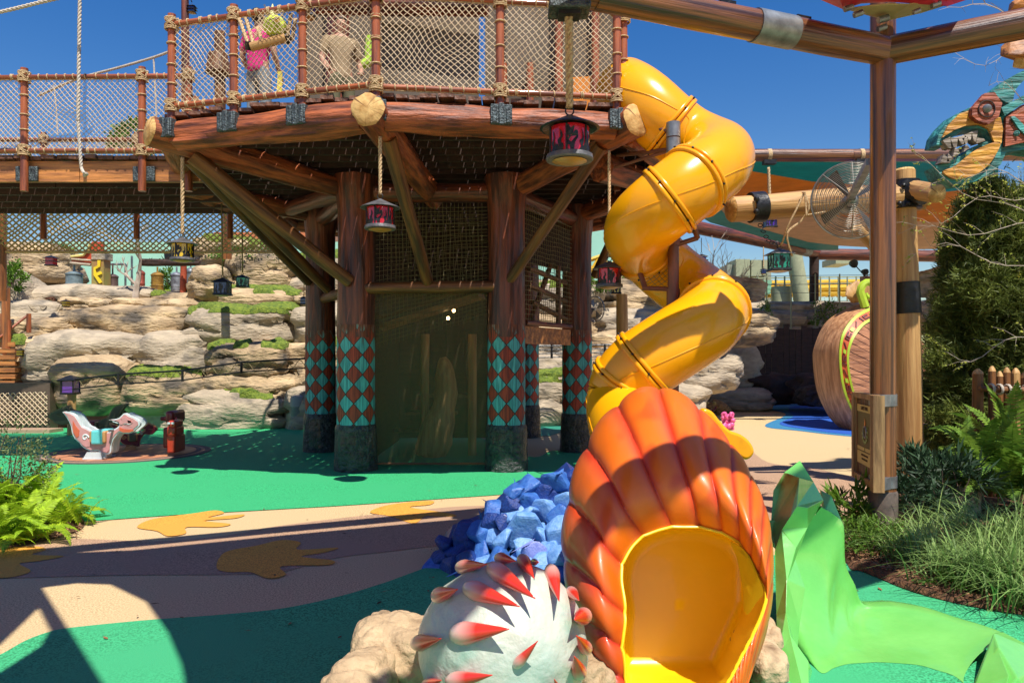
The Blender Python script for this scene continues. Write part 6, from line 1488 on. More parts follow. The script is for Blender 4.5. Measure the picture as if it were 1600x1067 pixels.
# ------------------------------------------------------------------ spinner with ride animals
cc = Vector((P(198, 0, 12.45).x, 12.45, 0)); cr = thing('spinner_platform', 'round wood look turntable set in the green floor under the ride animals', 'turntable', cc)
for nm, r0, r1, z, m in (('rim_ring', 1.22, 1.32, .018, plain('grey_rubber', (.10, .085, .08, 1), .8)), ('inner_ring', 1.16, 1.22, .020, M['tan']), ('middle_ring', 1.08, 1.16, .022, bpy.data.materials['grey_rubber'])):
    MB().lathe([(r0, z), (r1, z), (r1, 0), (r0, 0)], 64, Matrix.Translation(cc), caps=False).build(nm, m, cr)
MB().lathe([(1.08, .0), (1.08, .024), (.02, .026)], 64, Matrix.Translation(cc)).build('disc_top', wood('orange_disc_boards', (.56, .25, .12, 1), (.34, .13, .06, 1), s=(6, .6, 6), bump=.3), cr)
BOUT = [(158, 158), (195, 157), (235, 165), (275, 185), (300, 215), (320, 250), (350, 295), (390, 312), (440, 342), (575, 350), (610, 342), (655, 318), (690, 295), (695, 270), (655, 248), (597, 232), (650, 226), (700, 210), (738, 172), (765, 172), (790, 190), (840, 210), (885, 245), (892, 285), (850, 322), (820, 352), (760, 364), (700, 350), (672, 378), (640, 420), (624, 480), (618, 540), (580, 560), (530, 546), (505, 528), (430, 530), (390, 515), (350, 490), (320, 450), (275, 410), (248, 350), (238, 290), (200, 210)]
def bird(label, origin, sc_, flip, pal, yaw=0, parts=True):
    t = thing('ride_animal', label, 'ride animal', origin)
    q = lambda x, y, dy=0: Vector(origin) + Matrix.Rotation(yaw, 3, 'Z') @ Vector(((x - 470) * sc_ * (-1 if flip else 1), dy, (605 - y) * sc_))
    rim, body, acc, sad, trim = pal
    for dy in (-.13, .05):
        o = MB().plate(cat([q(x, y, dy) for x, y in BOUT], 2, True), Matrix.Rotation(yaw, 3, 'Z') @ Vector((0, .06, 0))).build('side_panel', rim, t, smooth=False)
        f = dy - .012 if dy < 0 else dy + .062
        cxb = lambda l, k, e=0: [q(x, y, f - e * .008 if dy < 0 else f + e * .008) for x, y in l]
        off = Matrix.Rotation(yaw, 3, 'Z') @ Vector((0, .012, 0))
        nb_ = len(BOUT); body_l = []
        for i_ in range(nb_):
            a_, b_, c_ = Vector(BOUT[i_ - 1]), Vector(BOUT[i_]), Vector(BOUT[(i_ + 1) % nb_]); t_ = (c_ - a_).normalized(); body_l.append(tuple(b_ + Vector((-t_.y, t_.x)) * 13))
        body_old = [(225, 215), (262, 225), (300, 285), (340, 345), (430, 385), (440, 440), (470, 465), (570, 465), (585, 400), (610, 372), (690, 315), (700, 345), (655, 390), (622, 440), (605, 500), (520, 505), (440, 505), (400, 495), (340, 420), (285, 390), (262, 340), (250, 270)]
        MB().plate(cxb(body_l, 0), off).build('painted_panel', body, o, smooth=False)
        for l, m in (([(262, 240), (290, 290), (325, 330), (320, 385), (300, 400), (272, 360), (262, 300)], acc), ([(705, 300), (740, 315), (790, 322), (830, 320), (840, 335), (800, 350), (740, 350), (705, 335)], acc), ([(720, 215), (765, 205), (800, 235), (830, 255), (815, 270), (760, 262), (720, 280), (700, 260), (735, 240)], body), ([(780, 235), (815, 240), (822, 258), (790, 262)], acc),
                     ([(520, 500), (560, 492), (600, 490), (608, 515), (585, 540), (548, 532)], body), ([(345, 425), (400, 415), (428, 450), (430, 480), (390, 490), (350, 465)], body)):
            MB().plate(cxb(l, 0, 1), off).build('painted_patch', m, o, smooth=False)
        MB().tube([q(380 + math.cos(a * .5) * (34 - a * 2), 400 - math.sin(a * .5) * (34 - a * 2), f) for a in range(15)], .014, n=5).build('swirl', rim, o)
        for l in ([(700, 262), (735, 250), (745, 268), (770, 262), (790, 272), (815, 268)], [(560, 530), (580, 505)], [(640, 245), (690, 262)]): MB().tube([q(x, y, f) for x, y in l], .009, n=4).build('outline', rim, o)
    Rz = Matrix.Rotation(yaw, 4, 'Z')
    def bx(nm, x0, x1, y0, y1, dy0, dy1, m):
        vs_ = [q(x, y, dy) for x in (x0, x1) for y in (y0, y1) for dy in (dy0, dy1)]; return MB().add(vs_, [(0, 1, 3, 2), (4, 6, 7, 5), (0, 4, 5, 1), (2, 3, 7, 6), (0, 2, 6, 4), (1, 5, 7, 3)]).build(nm, m, t, smooth=False)
    bevel(bx('saddle_trim', 432, 584, 338, 448, -.195, .195, trim), .02); bevel(bx('saddle', 452, 560, 330, 460, -.205, .205, sad), .02)
    bx('base_frame', 372, 558, 590, 605, -.2, .2, rim); bx('base_post', 412, 470, 530, 592, -.1, .1, acc); bx('base_post', 500, 560, 540, 592, -.08, .08, rim)
    MB().plate([q(x, y, -.19) for x, y in ((410, 535), (540, 535), (556, 604), (370, 604))], Rz.to_3x3() @ Vector((0, .02, 0))).build('base_side', rim, t, smooth=False)
    MB().tube([q(640, 330, -.24), q(640, 330, .24)], .02, n=8).build('handle_bar', M['galv'], t)
    return t
bw = plain('pale_blue_white', (.66, .72, .72, 1), .45); bpk = plain('rose_pink', (.62, .28, .27, 1), .5); bcr = plain('coral_red', (.66, .13, .06, 1), .5); btq = plain('turquoise_seat', (.16, .62, .62, 1), .45); bor = plain('tan_orange', (.56, .27, .10, 1), .5)
s_ = 260 / 1600 / F * 11.75
bird('white edged pink and coral bird ride with turquoise saddle on the turntable', Vector((P(156, 0, 11.75).x, 11.75, .02)), s_, False, (bw, bpk, bcr, btq, bor))
bo = plain('olive_ride', (.13, .13, .06, 1), .6); bo2 = plain('dark_olive_ride', (.07, .075, .04, 1), .6); bmr = plain('maroon_seat', (.20, .01, .03, 1), .5)
bird('olive brown ride creature in shade behind the pink bird', Vector((P(150, 0, 13.3).x, 13.3, .02)), s_ * 1.02, True, (bo, bo2, bo, bmr, bo), yaw=.25)
bird('maroon ride creature with small legs half hidden behind the pink bird', Vector((P(203, 0, 12.9).x, 12.9, .02)), s_ * .62, False, (bor, bmr, bmr, bo, bor), yaw=.5)
rr_ = thing('red_ride_post', 'bright red ride animal seen end on at the right of the turntable', 'ride animal', Vector((P(266, 0, 12.0).x, 12.0, .02)))
redr = plain('glossy_red', (.50, .035, .012, 1), .35, coat=.3); redd = plain('dark_maroon', (.20, .015, .015, 1), .4, coat=.3)
g1 = P(266, 707, 12.0)
def rb(nm, x0, x1, y0, y1, d0, d1, m, be=.03): 
    a, b = P(x0, y1, d0), P(x1, y0, d0); o = MB().box(((a.x + b.x) / 2, (d0 + d1) / 2, (a.z + b.z) / 2), (b.x - a.x, d1 - d0, b.z - a.z)).build(nm, m, rr_); return bevel(o, be, 3)
rb('neck', 260, 273, 680, 708, 11.9, 12.3, redr); rb('chest', 259, 274, 665, 683, 11.85, 12.2, redr, .05); rb('head', 262, 274, 657, 668, 11.8, 12.1, redr); rb('back', 257, 270, 642, 662, 12.3, 12.8, redd, .05); rb('side', 254, 262, 668, 700, 12.3, 12.9, redd)
MB().tube([P(252, 654, 12.4), P(278, 654, 12.4)], .035, n=10).build('handle_bar', redd, rr_)
for px in (264, 270): MB().box(P(px, 661, 11.78), (.04, .02, .03)).build('eye', bw, rr_)

# ------------------------------------------------------------------ people on the deck
skin = mat('skin', (.46, .24, .15, 1), (.40, .20, .12, 1), .55, scale=8, sub=.1)
def skel(name, chain, m, par, lvl=2):
    """chain: list of (list of (point, radius)) branches sharing their first joint"""
    vs = []; es = []; rs = []; key = {}
    def vid(p, r):
        k = tuple(round(a, 4) for a in p)
        if k not in key: key[k] = len(vs); vs.append(p); rs.append(r)
        return key[k]
    for br in chain:
        ids = [vid(Vector(p), r) for p, r in br]
        for a, b in zip(ids, ids[1:]):
            if a != b: es.append((a, b))
    me = bpy.data.meshes.new(name); me.from_pydata(vs, es, []); me.materials.append(m); o = link(name, me, par)
    s = o.modifiers.new('skin', 'SKIN'); s.use_smooth_shade = True; me.skin_vertices or 0
    for i, r in enumerate(rs): me.skin_vertices[0].data[i].radius = (r, r)
    me.skin_vertices[0].data[0].use_root = True
    sb = o.modifiers.new('sub', 'SUBSURF'); sb.levels = lvl; sb.render_levels = lvl
    return o
def person(label, base, H, yaw, shirt, pants, hairc, cap=None, armL=None, armR=None, shoes=None):
    t = thing('person', label, 'person', base); k = H / 1.75; Rm = Matrix.Rotation(yaw, 3, 'Z'); B = Vector(base)
    q = lambda x, y, z: B + Rm @ Vector((x * k, y * k, z * k))
    hip = q(0, 0, .98)
    aL = armL or [(-.2, 0, 1.42), (-.27, .02, 1.15), (-.26, -.12, .92), (-.25, -.17, .84)]; aR = armR or [(.2, 0, 1.42), (.27, .02, 1.15), (.24, -.16, .98), (.2, -.24, .95)]
    sp = [(hip, .13 * k), (q(0, .01, 1.15), .125 * k), (q(0, .02, 1.35), .14 * k), (q(0, .02, 1.46), .09 * k), (q(0, .0, 1.53), .052 * k), (q(0, -.01, 1.60), .075 * k), (q(0, -.01, 1.68), .088 * k), (q(0, 0, 1.74), .06 * k)]
    ch = [sp]
    for arm in (aL, aR): 
        ch.append([(q(0, .02, 1.46), .09 * k), (q(*arm[0]), .058 * k), (q(*arm[1]), .045 * k), (q(*arm[2]), .034 * k), (q(*arm[3]), .038 * k)])
    for sx in (-1, 1): ch.append([(hip, .13 * k), (q(sx * .1, 0, .88), .09 * k), (q(sx * .11, -.02, .5), .062 * k), (q(sx * .11, .03, .1), .042 * k), (q(sx * .11, -.06, .04), .04 * k), (q(sx * .11, -.14, .035), .03 * k)])
    skel('body', ch, skin, t)
    for arm, sx in ((aL, -1), (aR, 1)):
        h = q(*arm[3]); dv = (q(*arm[3]) - q(*arm[2])).normalized(); sd = dv.cross(Vector((0, 0, 1))).normalized()
        for i in range(4):
            o_ = sd * (i - 1.5) * .019 * k; L_ = (.075, .085, .08, .06)[i] * k
            MB().tube([h + o_, h + o_ + dv * L_ * .6, h + o_ + dv * L_ - Vector((0, 0, .015))], [.010 * k, .009 * k, .007 * k], n=6).build('finger', skin, t)
        MB().tube([h - sd * .03 * k, h - sd * .055 * k + dv * .04 * k], [.012 * k, .009 * k], n=6).build('thumb', skin, t)
    skel('shirt', [[(q(0, .01, .86), .165 * k), (q(0, .01, .95), .16 * k), (q(0, .01, 1.15), .15 * k), (q(0, .02, 1.35), .165 * k), (q(0, .02, 1.47), .10 * k)]] + [[(q(0, .02, 1.35), .165 * k), (q(*a_[0]), .08 * k), (q(*[lerp(a_[0][i], a_[1][i], .8) for i in range(3)]), .066 * k)] for a_ in (aL, aR)], shirt, t)
    skel('trousers', [[(q(0, 0, 1.0), .15 * k), (q(0, 0, .92), .15 * k)]] + [[(q(0, 0, .92), .15 * k), (q(sx * .1, 0, .84), .108 * k), (q(sx * .11, -.02, .5), .085 * k), (q(sx * .11, .03, .12), .07 * k)] for sx in (-1, 1)], pants, t)
    for sx in (-1, 1): MB().tube([q(sx * .11, .07, .045), q(sx * .11, -.04, .055), q(sx * .11, -.17, .03)], [.045 * k, .052 * k, .035 * k], n=10).build('shoe', shoes or bw, t)
    c = q(0, .01, 1.68); hv = [c + Rm @ Vector((p.normalized().x * .092 * k, p.normalized().y * .105 * k + .012 * k, p.normalized().z * .11 * k + .02 * k)) for p in cube_sphere(6)[0]]
    hf = [f for f in cube_sphere(6)[1] if (lambda cen: cen.z > .25 or cen.y > .1)(sum((cube_sphere_cache[i] for i in f), Vector()) / 4)]
    MB().add(hv, hf).build('hair', hairc, t, auto=0)
    MB().tube([q(0, -.085, 1.665), q(0, -.112, 1.645), q(0, -.09, 1.635)], [.008 * k, .016 * k, .01 * k], n=6).build('nose', skin, t)
    for sx in (-1, 1):
        MB().lathe([(.004, 0), (.011 * k, .004), (.008 * k, .010)], 8, frame_z(q(sx * .033, -.085, 1.68), q(sx * .033, -.12, 1.68))).build('eye', M['ironb'], t)
        MB().tube([q(sx * .088, 0, 1.69), q(sx * .096, .01, 1.67), q(sx * .088, 0, 1.645)], .012 * k, n=6).build('ear', skin, t)
    MB().tube([q(-.025, -.087, 1.605), q(0, -.095, 1.602), q(.025, -.087, 1.605)], .005 * k, n=5).build('mouth', bcr, t)
    return t
cube_sphere_cache = cube_sphere(6)[0]
pinks = plain('pink_shirt', (.78, .02, .22, 1), .8); denim = plain('grey_jeans', (.20, .24, .27, 1), .85); khaki = plain('khaki_cloth', (.34, .24, .13, 1), .85); blk = plain('black_hair', (.015, .012, .01, 1), .6); brn_h = plain('brown_hair', (.09, .045, .02, 1), .6); bshoe = plain('blue_shoe', (.03, .09, .25, 1), .6); navy_c = plain('navy_cap_cloth', (.02, .025, .05, 1), .8)
pA = person('person in bright pink shirt and grey jeans standing behind the rope net', Vector((P(404, 0, 9.75).x, 9.75, 4.53)), 1.62, PI * .9, pinks, denim, blk, shoes=bshoe)
pB = person('person in khaki shirt and olive trousers on the deck right of the pink shirt', Vector((P(533, 0, 10.2).x, 10.2, 4.53)), 1.75, .5, khaki, plain('olive_trousers', (.13, .12, .06, 1), .85), brn_h, shoes=bshoe, armL=[(-.2, 0, 1.42), (-.27, .0, 1.15), (-.24, -.16, .98), (-.2, -.22, .95)])
# swing seat of rope with plush head
sw = thing('rope_swing_perch', 'short yellow log perch slung from the rail by thick ropes', 'perch', P(420, 70, 8.5))
log('perch_log', P(392, 74, 8.45), P(446, 60, 8.45), .05, .05, M['yellowlog'], sw, n=12)
for px, py in ((388, 77), (449, 68)): log('end_cap', P(px, py + 1, 8.5), P(px, py - 12, 8.45), .035, .038, M['ironb'], sw, n=10, seg=2)
for A, B in ((P(374, 30, 8.6), P(388, 70, 8.45)), (P(384, 28, 8.6), P(396, 70, 8.45)), (P(455, 22, 8.5), P(449, 60, 8.45)), (P(462, 30, 8.55), P(456, 64, 8.5)), (P(402, 44, 8.55), P(410, 66, 8.45))):
    rope_twist(MB(), A, B, .022, n=4).build('sling_rope', M['rope'], sw, auto=0)
c = P(430, 42, 8.5); pl_ = thing('plush_head', 'lime and yellow horned plush head netted on the log perch', 'plush toy', c); yl = plain('lime_yellow_plush', (.52, .64, .06, 1), .8, .7, 14)
MB().add([c + Vector((p.normalized().x * .135 * (1 + .08 * noise.noise(p * 2)), p.normalized().y * .12, p.normalized().z * .125)) for p in CSV], CSF).build('head', yl, pl_, auto=0)
MB().lathe([(.035, 0), (.03, .06), (.02, .1), (.004, .15)], 12, Matrix.Translation(c + Vector((-.03, 0, .11)))).build('horn', plain('cream_horn', (.70, .68, .28, 1), .6), pl_)
MB().lathe([(.035, 0), (.03, .012), (.012, .02)], 12, frame_z(c + Vector((.055, -.115, .03)), c + Vector((.07, -.4, .05)))).build('eye', plain('orange_eye', (.7, .45, .1, 1)), pl_); MB().lathe([(.016, .018), (.008, .026)], 10, frame_z(c + Vector((.055, -.115, .03)), c + Vector((.07, -.4, .05)))).build('pupil', M['ironb'], pl_)
net_mb((c + Vector((-.14, -.16, -.14)), c + Vector((.14, -.16, -.14)), c + Vector((.14, -.15, .12)), c + Vector((-.14, -.15, .12))), .055, .0045, sagamp=.06, nsub=6, seed=9).build('net_wrap', M['net'], pl_, auto=0)
for A, B in ((P(413, 8, 8.6), P(422, 34, 8.6)), (P(450, 8, 8.7), P(441, 26, 8.6))): MB().tube([A, B], .012, n=5).build('sword_hilt', M['galv'], pl_)
mp_ = thing('slim_flag_post', 'slim brown post rising behind the left corner of the tower railing', 'post', P(291, 190, 12.5)); log('post', Vector((P(291, 0, 12.5).x, 12.5, 4.3)), P(289, -20, 12.5), .075, .06, M['log'], mp_); MB().tube([P(291, 2, 12.5), P(297, -2, 12.45), P(300, 4, 12.5)], .01, n=5).build('hook', M['ironb'], mp_)
for px, lb in ((345, 'brown post with a flared collar seen through the net right of the slim post'),):
    t = thing('deck_post', lb, 'post', P(px, 190, 12)); log('post', Vector((P(px, 0, 12).x, 12, 4.5)), P(px - 2, 50, 12), .09, .08, M['brace'], t)
    log('collar', P(px - 4, 115, 12), P(px - 5, 85, 12), .2, .15, M['brace'], t)

# ------------------------------------------------------------------ vegetation
M['fernL'] = leafmat('bright_fern', (.42, .58, .02, 1), (.20, .38, .02, 1)); M['fernD'] = leafmat('shaded_fern', (.22, .34, .04, 1), (.08, .18, .02, 1))  # fernD: fern green darkened, half shade of the right bed put into the colour
M['jun'] = leafmat('juniper_leaf', (.20, .24, .045, 1), (.065, .095, .024, 1), .5, .3); M['grass'] = leafmat('grass_blade', (.30, .42, .12, 1), (.13, .24, .06, 1), .45, .3)
M['shr'] = leafmat('shrub_leaf', (.13, .24, .02, 1), (.06, .13, .02, 1), .45, .3); M['olv'] = leafmat('olive_shrub_leaf', (.20, .24, .09, 1), (.10, .13, .05, 1), .4, .3); M['drk'] = leafmat('dark_lance_leaf', (.035, .075, .03, 1), (.02, .045, .02, 1), .4, .2)
M['bark'] = mat('grey_brown_bark', (.16, .10, .07, 1), (.07, .045, .03, 1), .9, scale=6, stretch=(1, 1, .3), bump=1)
M['mulch'] = mat('mulch', (.20, .085, .035, 1), (.06, .03, .016, 1), .95, scale=30, bump=1, bscale=60, bdist=.03)
def frond_mesh(name, L_, droop, m, seed, pairs=26, wl=.20):
    rn_ = random.Random(seed); mb = MB(); pts = []
    for i in range(pairs + 1):
        t = i / pairs; pts.append(Vector((L_ * (t - droop * .18 * t ** 3), .02 * math.sin(t * 3 + seed), L_ * (.95 * t - droop * t ** 2.1))))
    mb.tube(pts, [.004 * (1 - .8 * i / pairs) + .0008 for i in range(pairs + 1)], n=3)
    for i in range(2, pairs):
        t = i / pairs; w_ = wl * L_ * math.sin(PI * min(1, t * .92 + .10)) ** .8 * (1.05 - .5 * t); tg = (pts[i + 1] - pts[i - 1]).normalized(); sd = Vector((0, 1, 0)); upv_ = tg.cross(sd)
        for s_ in (-1, 1):
            dv = (sd * s_ + tg * .35 - upv_ * (-.15) + Vector((0, 0, -.25 + rn_.uniform(-.12, .12)))).normalized(); b = pts[i]; hw = L_ / pairs * .48
            mb.add([b - tg * hw * .7, b + dv * w_ * .5 - tg * hw, b + dv * w_, b + dv * w_ * .5 + tg * hw, b + tg * hw * .7], [(0, 1, 2, 3, 4)])
    me = mb.mesh(name, False, False); me.materials.append(m); return me
def fern(label, base, n_, L_, m, seed, tilt=(.1, 1.0), group=None, spread=.12):
    t = thing('fern', label, 'fern', base, group); rn_ = random.Random(seed); ms_ = [frond_mesh('frond', L_, dr, m, seed + i) for i, dr in enumerate((.5, .75, 1.0))]
    for i in range(n_):
        a = rn_.uniform(0, 2 * PI); ti = rn_.uniform(*tilt); s = rn_.uniform(.6, 1.05)
        mw = Matrix.Translation(Vector(base) + Vector((rn_.gauss(0, spread), rn_.gauss(0, spread), .02))) @ Matrix.Rotation(a, 4, 'Z') @ Matrix.Rotation(-.75 + ti, 4, 'Y') @ Matrix.Rotation(rn_.uniform(-.4, .4), 4, 'X') @ Matrix.Scale(s, 4)
        link('frond', ms_[i % 3], t, mw)
    return t
for i, (px, py, n_, L_, lb) in enumerate(((20, 850, 46, .55, 'bright yellow green fern clump at the left edge, nearest the tan path'), (88, 822, 40, .50, 'bright fern clump farthest right in the left corner bed'), (-40, 815, 34, .6, 'fern clump cut by the left frame edge'), (45, 800, 40, .62, 'tall bright fern clump behind the others in the left corner bed'))):
    fern(lb, G(px, py), n_, L_, M['fernL'], 100 + i * 7, group='ferns in the left bed')
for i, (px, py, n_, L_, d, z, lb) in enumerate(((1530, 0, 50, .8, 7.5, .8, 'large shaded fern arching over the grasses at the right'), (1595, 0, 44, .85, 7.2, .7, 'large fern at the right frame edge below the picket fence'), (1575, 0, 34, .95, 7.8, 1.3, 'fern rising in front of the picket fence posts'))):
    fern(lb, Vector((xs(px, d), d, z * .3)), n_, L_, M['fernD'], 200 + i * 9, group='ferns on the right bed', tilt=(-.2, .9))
def leafy(label, name, c, rad, n_, size, m, seed, cat_='shrub', group=None, stems=8, base=None, narrow=.45, droop=0, clump=None, shell=.55):
    """shrub: stems plus thousands of small leaves spread through an uneven volume"""
    c = Vector(c); base = Vector(base or (c.x, c.y, 0)); t = thing(name, label, cat_, base, group); rg = np.random.default_rng(seed)
    mb = MB(); rn_ = random.Random(seed)
    for i in range(stems):
        e_ = c + Vector((rn_.uniform(-.7, .7) * rad[0], rn_.uniform(-.7, .7) * rad[1], rn_.uniform(-.2, .7) * rad[2])); mid = lerp(base, e_, .5) + Vector((rn_.gauss(0, .06), rn_.gauss(0, .06), 0))
        mb.tube([base + Vector((rn_.gauss(0, .03), rn_.gauss(0, .03), 0)), mid, e_], [.012, .008, .003], n=4)
    mb.build('stems', M['bark'], t)
    k = clump or max(8, n_ // 60); dirs = rg.normal(size=(k, 3)); dirs /= np.linalg.norm(dirs, axis=1)[:, None]; rr = shell + (1 - shell) * rg.random((k, 1)); cent = dirs * rr
    pts = cent[rg.integers(0, k, n_)] + rg.normal(size=(n_, 3)) * .17
    pos_ = pts * np.array(rad) + np.array(c); pos_[:, 2] = np.maximum(pos_[:, 2], .02)
    dv = pts + rg.normal(size=(n_, 3)) * .7; dv[:, 2] += .3 - droop; dv /= np.linalg.norm(dv, axis=1)[:, None]
    u = np.cross(dv, rg.normal(size=(n_, 3))); u /= np.linalg.norm(u, axis=1)[:, None]; sz = size * (.6 + .8 * rg.random((n_, 1)))
    a = pos_; b = pos_ + dv * sz * .5 + u * sz * narrow * .5; c_ = pos_ + dv * sz; d = pos_ + dv * sz * .5 - u * sz * narrow * .5
    V = np.stack([a, b, c_, d], 1).reshape(-1, 3); Fc = np.arange(n_ * 4).reshape(-1, 4)
    me = bpy.data.meshes.new('foliage'); me.from_pydata(V.tolist(), [], Fc.tolist()); me.materials.append(m); o = link('foliage', me, t); o['kind'] = 'stuff'
    return t
leafy('small leaved grey green shrub at the left edge above the ferns', 'shrub', (xs(8, 7.6), 7.6, .62), (.50, .4, .34), 2600, .035, M['olv'], 5)
leafy('bright small leaved groundcover shrub at the foot of the dark pole', 'shrub', G(1350, 868) + Vector((0, 0, .14)), (.28, .22, .17), 1500, .035, M['shr'], 6)
leafy('low leafy shrub with lit tips beside the pole base in the mulch', 'shrub', G(1392, 872) + Vector((.02, 0, .10)), (.22, .2, .13), 1100, .032, M['shr'], 7)
leafy('lance leaved plant left of the pole bottom', 'shrub', G(1332, 838) + Vector((0, 0, .24)), (.22, .2, .22), 500, .12, M['shr'], 8, narrow=.18)
for i, (px, d, z, lb) in enumerate(((1432, 7.4, .34, 'dark lance leaved plant in front of the pale log post'), (1480, 7.0, .36, 'dark lance leaved plant right of the pale log post base'), (1420, 6.9, .22, 'low dark lance leaved plant beside the pole shadow'))):
    leafy(lb, 'lance_leaf_plant', (xs(px, d), d, z), (.34, .3, .28), 900, .15, M['drk'], 30 + i, 'plant', narrow=.14, droop=.2)
def sprigs(c, rad, n_, seed, size=.075, taper=True, blades=5, top=1.0):
    rg = np.random.default_rng(seed); k = 260; ang = rg.random(k) * 2 * PI; h = rg.random(k) ** .8; rr = (1 - .55 * h ** 1.5) * (.55 + .45 * rg.random(k))
    cent = np.stack([np.cos(ang) * rr, np.sin(ang) * rr, h * 2 - 1], 1)
    cl = rg.integers(0, k, n_); pts = cent[cl] + rg.normal(size=(n_, 3)) * np.array([.075, .075, .045]) + (cent[cl] * np.array([1, 1, .1])) * (rg.random((n_, 1)) * .24 - .06)
    pos_ = pts * np.array(rad) + np.array(c)
    dv = cent[cl] * np.array([1, 1, .25]) + rg.normal(size=(n_, 3)) * .5; dv[:, 2] += .35; dv /= np.linalg.norm(dv, axis=1)[:, None]
    Vs = []; Fs = []; cnt = 0
    for b in range(blades):
        off = rg.normal(size=(n_, 3)) * .55; dd = dv + off; dd /= np.linalg.norm(dd, axis=1)[:, None]; u = np.cross(dd, rg.normal(size=(n_, 3))); u /= np.linalg.norm(u, axis=1)[:, None]; sz = size * (.5 + rg.random((n_, 1)))
        p0 = pos_ + dv * sz * (.25 * b - .3); V = np.stack([p0 + u * sz * .07, p0 - u * sz * .07, p0 + dd * sz], 1).reshape(-1, 3); Vs.append(V); Fs.append(np.arange(n_ * 3).reshape(-1, 3) + cnt); cnt += n_ * 3
    return np.concatenate(Vs), np.concatenate(Fs)
def juniper(label, base, c, rad, n_, seed, size=.08):
    t = thing('juniper_tree', label, 'tree', base); rn_ = random.Random(seed); top = Vector(c) + Vector((0, 0, rad[2] * .8))
    log('trunk', base, top, .13, .02, M['bark'], t)
    mb = MB()
    for i in range(60):
        z = rn_.uniform(.3, top.z); a = rn_.uniform(0, 2 * PI); k = (1 - .5 * ((z - base[2]) / top.z)) * rn_.uniform(.5, .95)
        p0 = Vector((base[0], base[1], z)); p1 = Vector((c[0] + math.cos(a) * rad[0] * k, c[1] + math.sin(a) * rad[1] * k, z + rn_.uniform(.1, .4)))
        mb.tube([p0, lerp(p0, p1, .5) + Vector((0, 0, .03)), p1], [.02, .012, .004], n=4)
    mb.build('branches', M['bark'], t)
    V, Fc = sprigs(c, rad, n_, seed, size); me = bpy.data.meshes.new('foliage'); me.from_pydata(V.tolist(), [], Fc.tolist()); me.materials.append(M['jun']); o = link('foliage', me, t); o['kind'] = 'stuff'; return t
juniper('tall feathery juniper filling the right edge in front of the beast head', Vector((xs(1585, 9.6), 9.6, 0)), (xs(1590, 9.6), 9.6, 2.05), (1.12, .75, 1.75), 34000, 3, .085)
juniper('darker juniper behind the pale log post and ahead of the planter', Vector((xs(1506, 9.9), 9.9, 0)), (xs(1512, 9.9), 9.9, 1.75), (.50, .55, 1.55), 13000, 8, .09)
juniper('juniper bulging past the right frame edge behind the ferns', Vector((xs(1700, 9.4), 9.4, 0)), (xs(1700, 9.4), 9.4, 2.2), (1.1, .7, 2.2), 12000, 9, .10)
def bare_branch(mb, A, B, r, seed, n_=9, leaves=None):
    rn_ = random.Random(seed); A = Vector(A); B = Vector(B); pts = [lerp(A, B, i / n_) + Vector((0, 0, .12 * math.sin(i * .9 + seed) * (i / n_))) for i in range(n_ + 1)]; mb.tube(pts, [lerp(r, r * .25, i / n_) for i in range(n_ + 1)], n=4)
    for i in range(2, n_ + 1):
        for _ in range(2):
            e_ = pts[i] + Vector((rn_.uniform(-.25, .05), rn_.uniform(-.1, .1), rn_.uniform(-.15, .22))); mb.tube([pts[i], lerp(pts[i], e_, .5) + Vector((0, 0, .02)), e_], [r * .35, r * .25, r * .12], n=3)
            if leaves is not None:
                for q_ in range(9): leaves.append(lerp(pts[i], e_, rn_.uniform(.4, 1)))
br = thing('sparse_sapling', 'sparse pale twigged sapling with tiny yellow leaves before the beast head', 'sapling', Vector((xs(1640, 7.2), 7.2, 0))); mb = MB(); lv = []
for k, (A, B) in enumerate((((1640, 350), (1430, 260)), ((1640, 345), (1405, 372)), ((1640, 420), (1430, 385)), ((1640, 300), (1470, 330)), ((1640, 300), (1490, 250)), ((1640, 520), (1480, 560)))):
    bare_branch(mb, P(*A, 7.3), P(*B, 7.0), .0055, k, leaves=lv)
mb.tube([Vector((xs(1640, 7.3), 7.3, 0)), P(1640, 420, 7.3), P(1642, 280, 7.3)], [.03, .02, .01], n=6); mb.build('branches', palebark, br)
mb = MB()
rn = random.Random(2)
for p in lv:
    a = Vector((rn.gauss(0, 1), rn.gauss(0, 1), rn.gauss(0, 1))).normalized() * .022; b = a.orthogonal().normalized() * .010; mb.add([p, p + a * .5 + b, p + a, p + a * .5 - b], [(0, 1, 2, 3)])
o = mb.build('leaves', leafmat('yellow_leaf', (.38, .38, .04, 1), (.22, .27, .03, 1)), br, smooth=False, fix=False); o['kind'] = 'stuff'
tw = thing('bare_twigs', 'thin bare twigs reaching in at the upper right of the sky', 'branch', P(1660, 100, 8)); mb = MB()
bare_branch(mb, P(1660, 60, 8), P(1480, -6, 8), .010, 3); bare_branch(mb, P(1660, 55, 8), P(1506, 100, 8), .007, 5); bare_branch(mb, P(1660, 190, 8.3), P(1545, 128, 8.3), .007, 8); mb.build('twigs', palebark, tw)
log('carrier_stem', Vector((xs(1665, 8), 8, 0)), P(1660, 20, 8), .04, .02, palebark, tw)
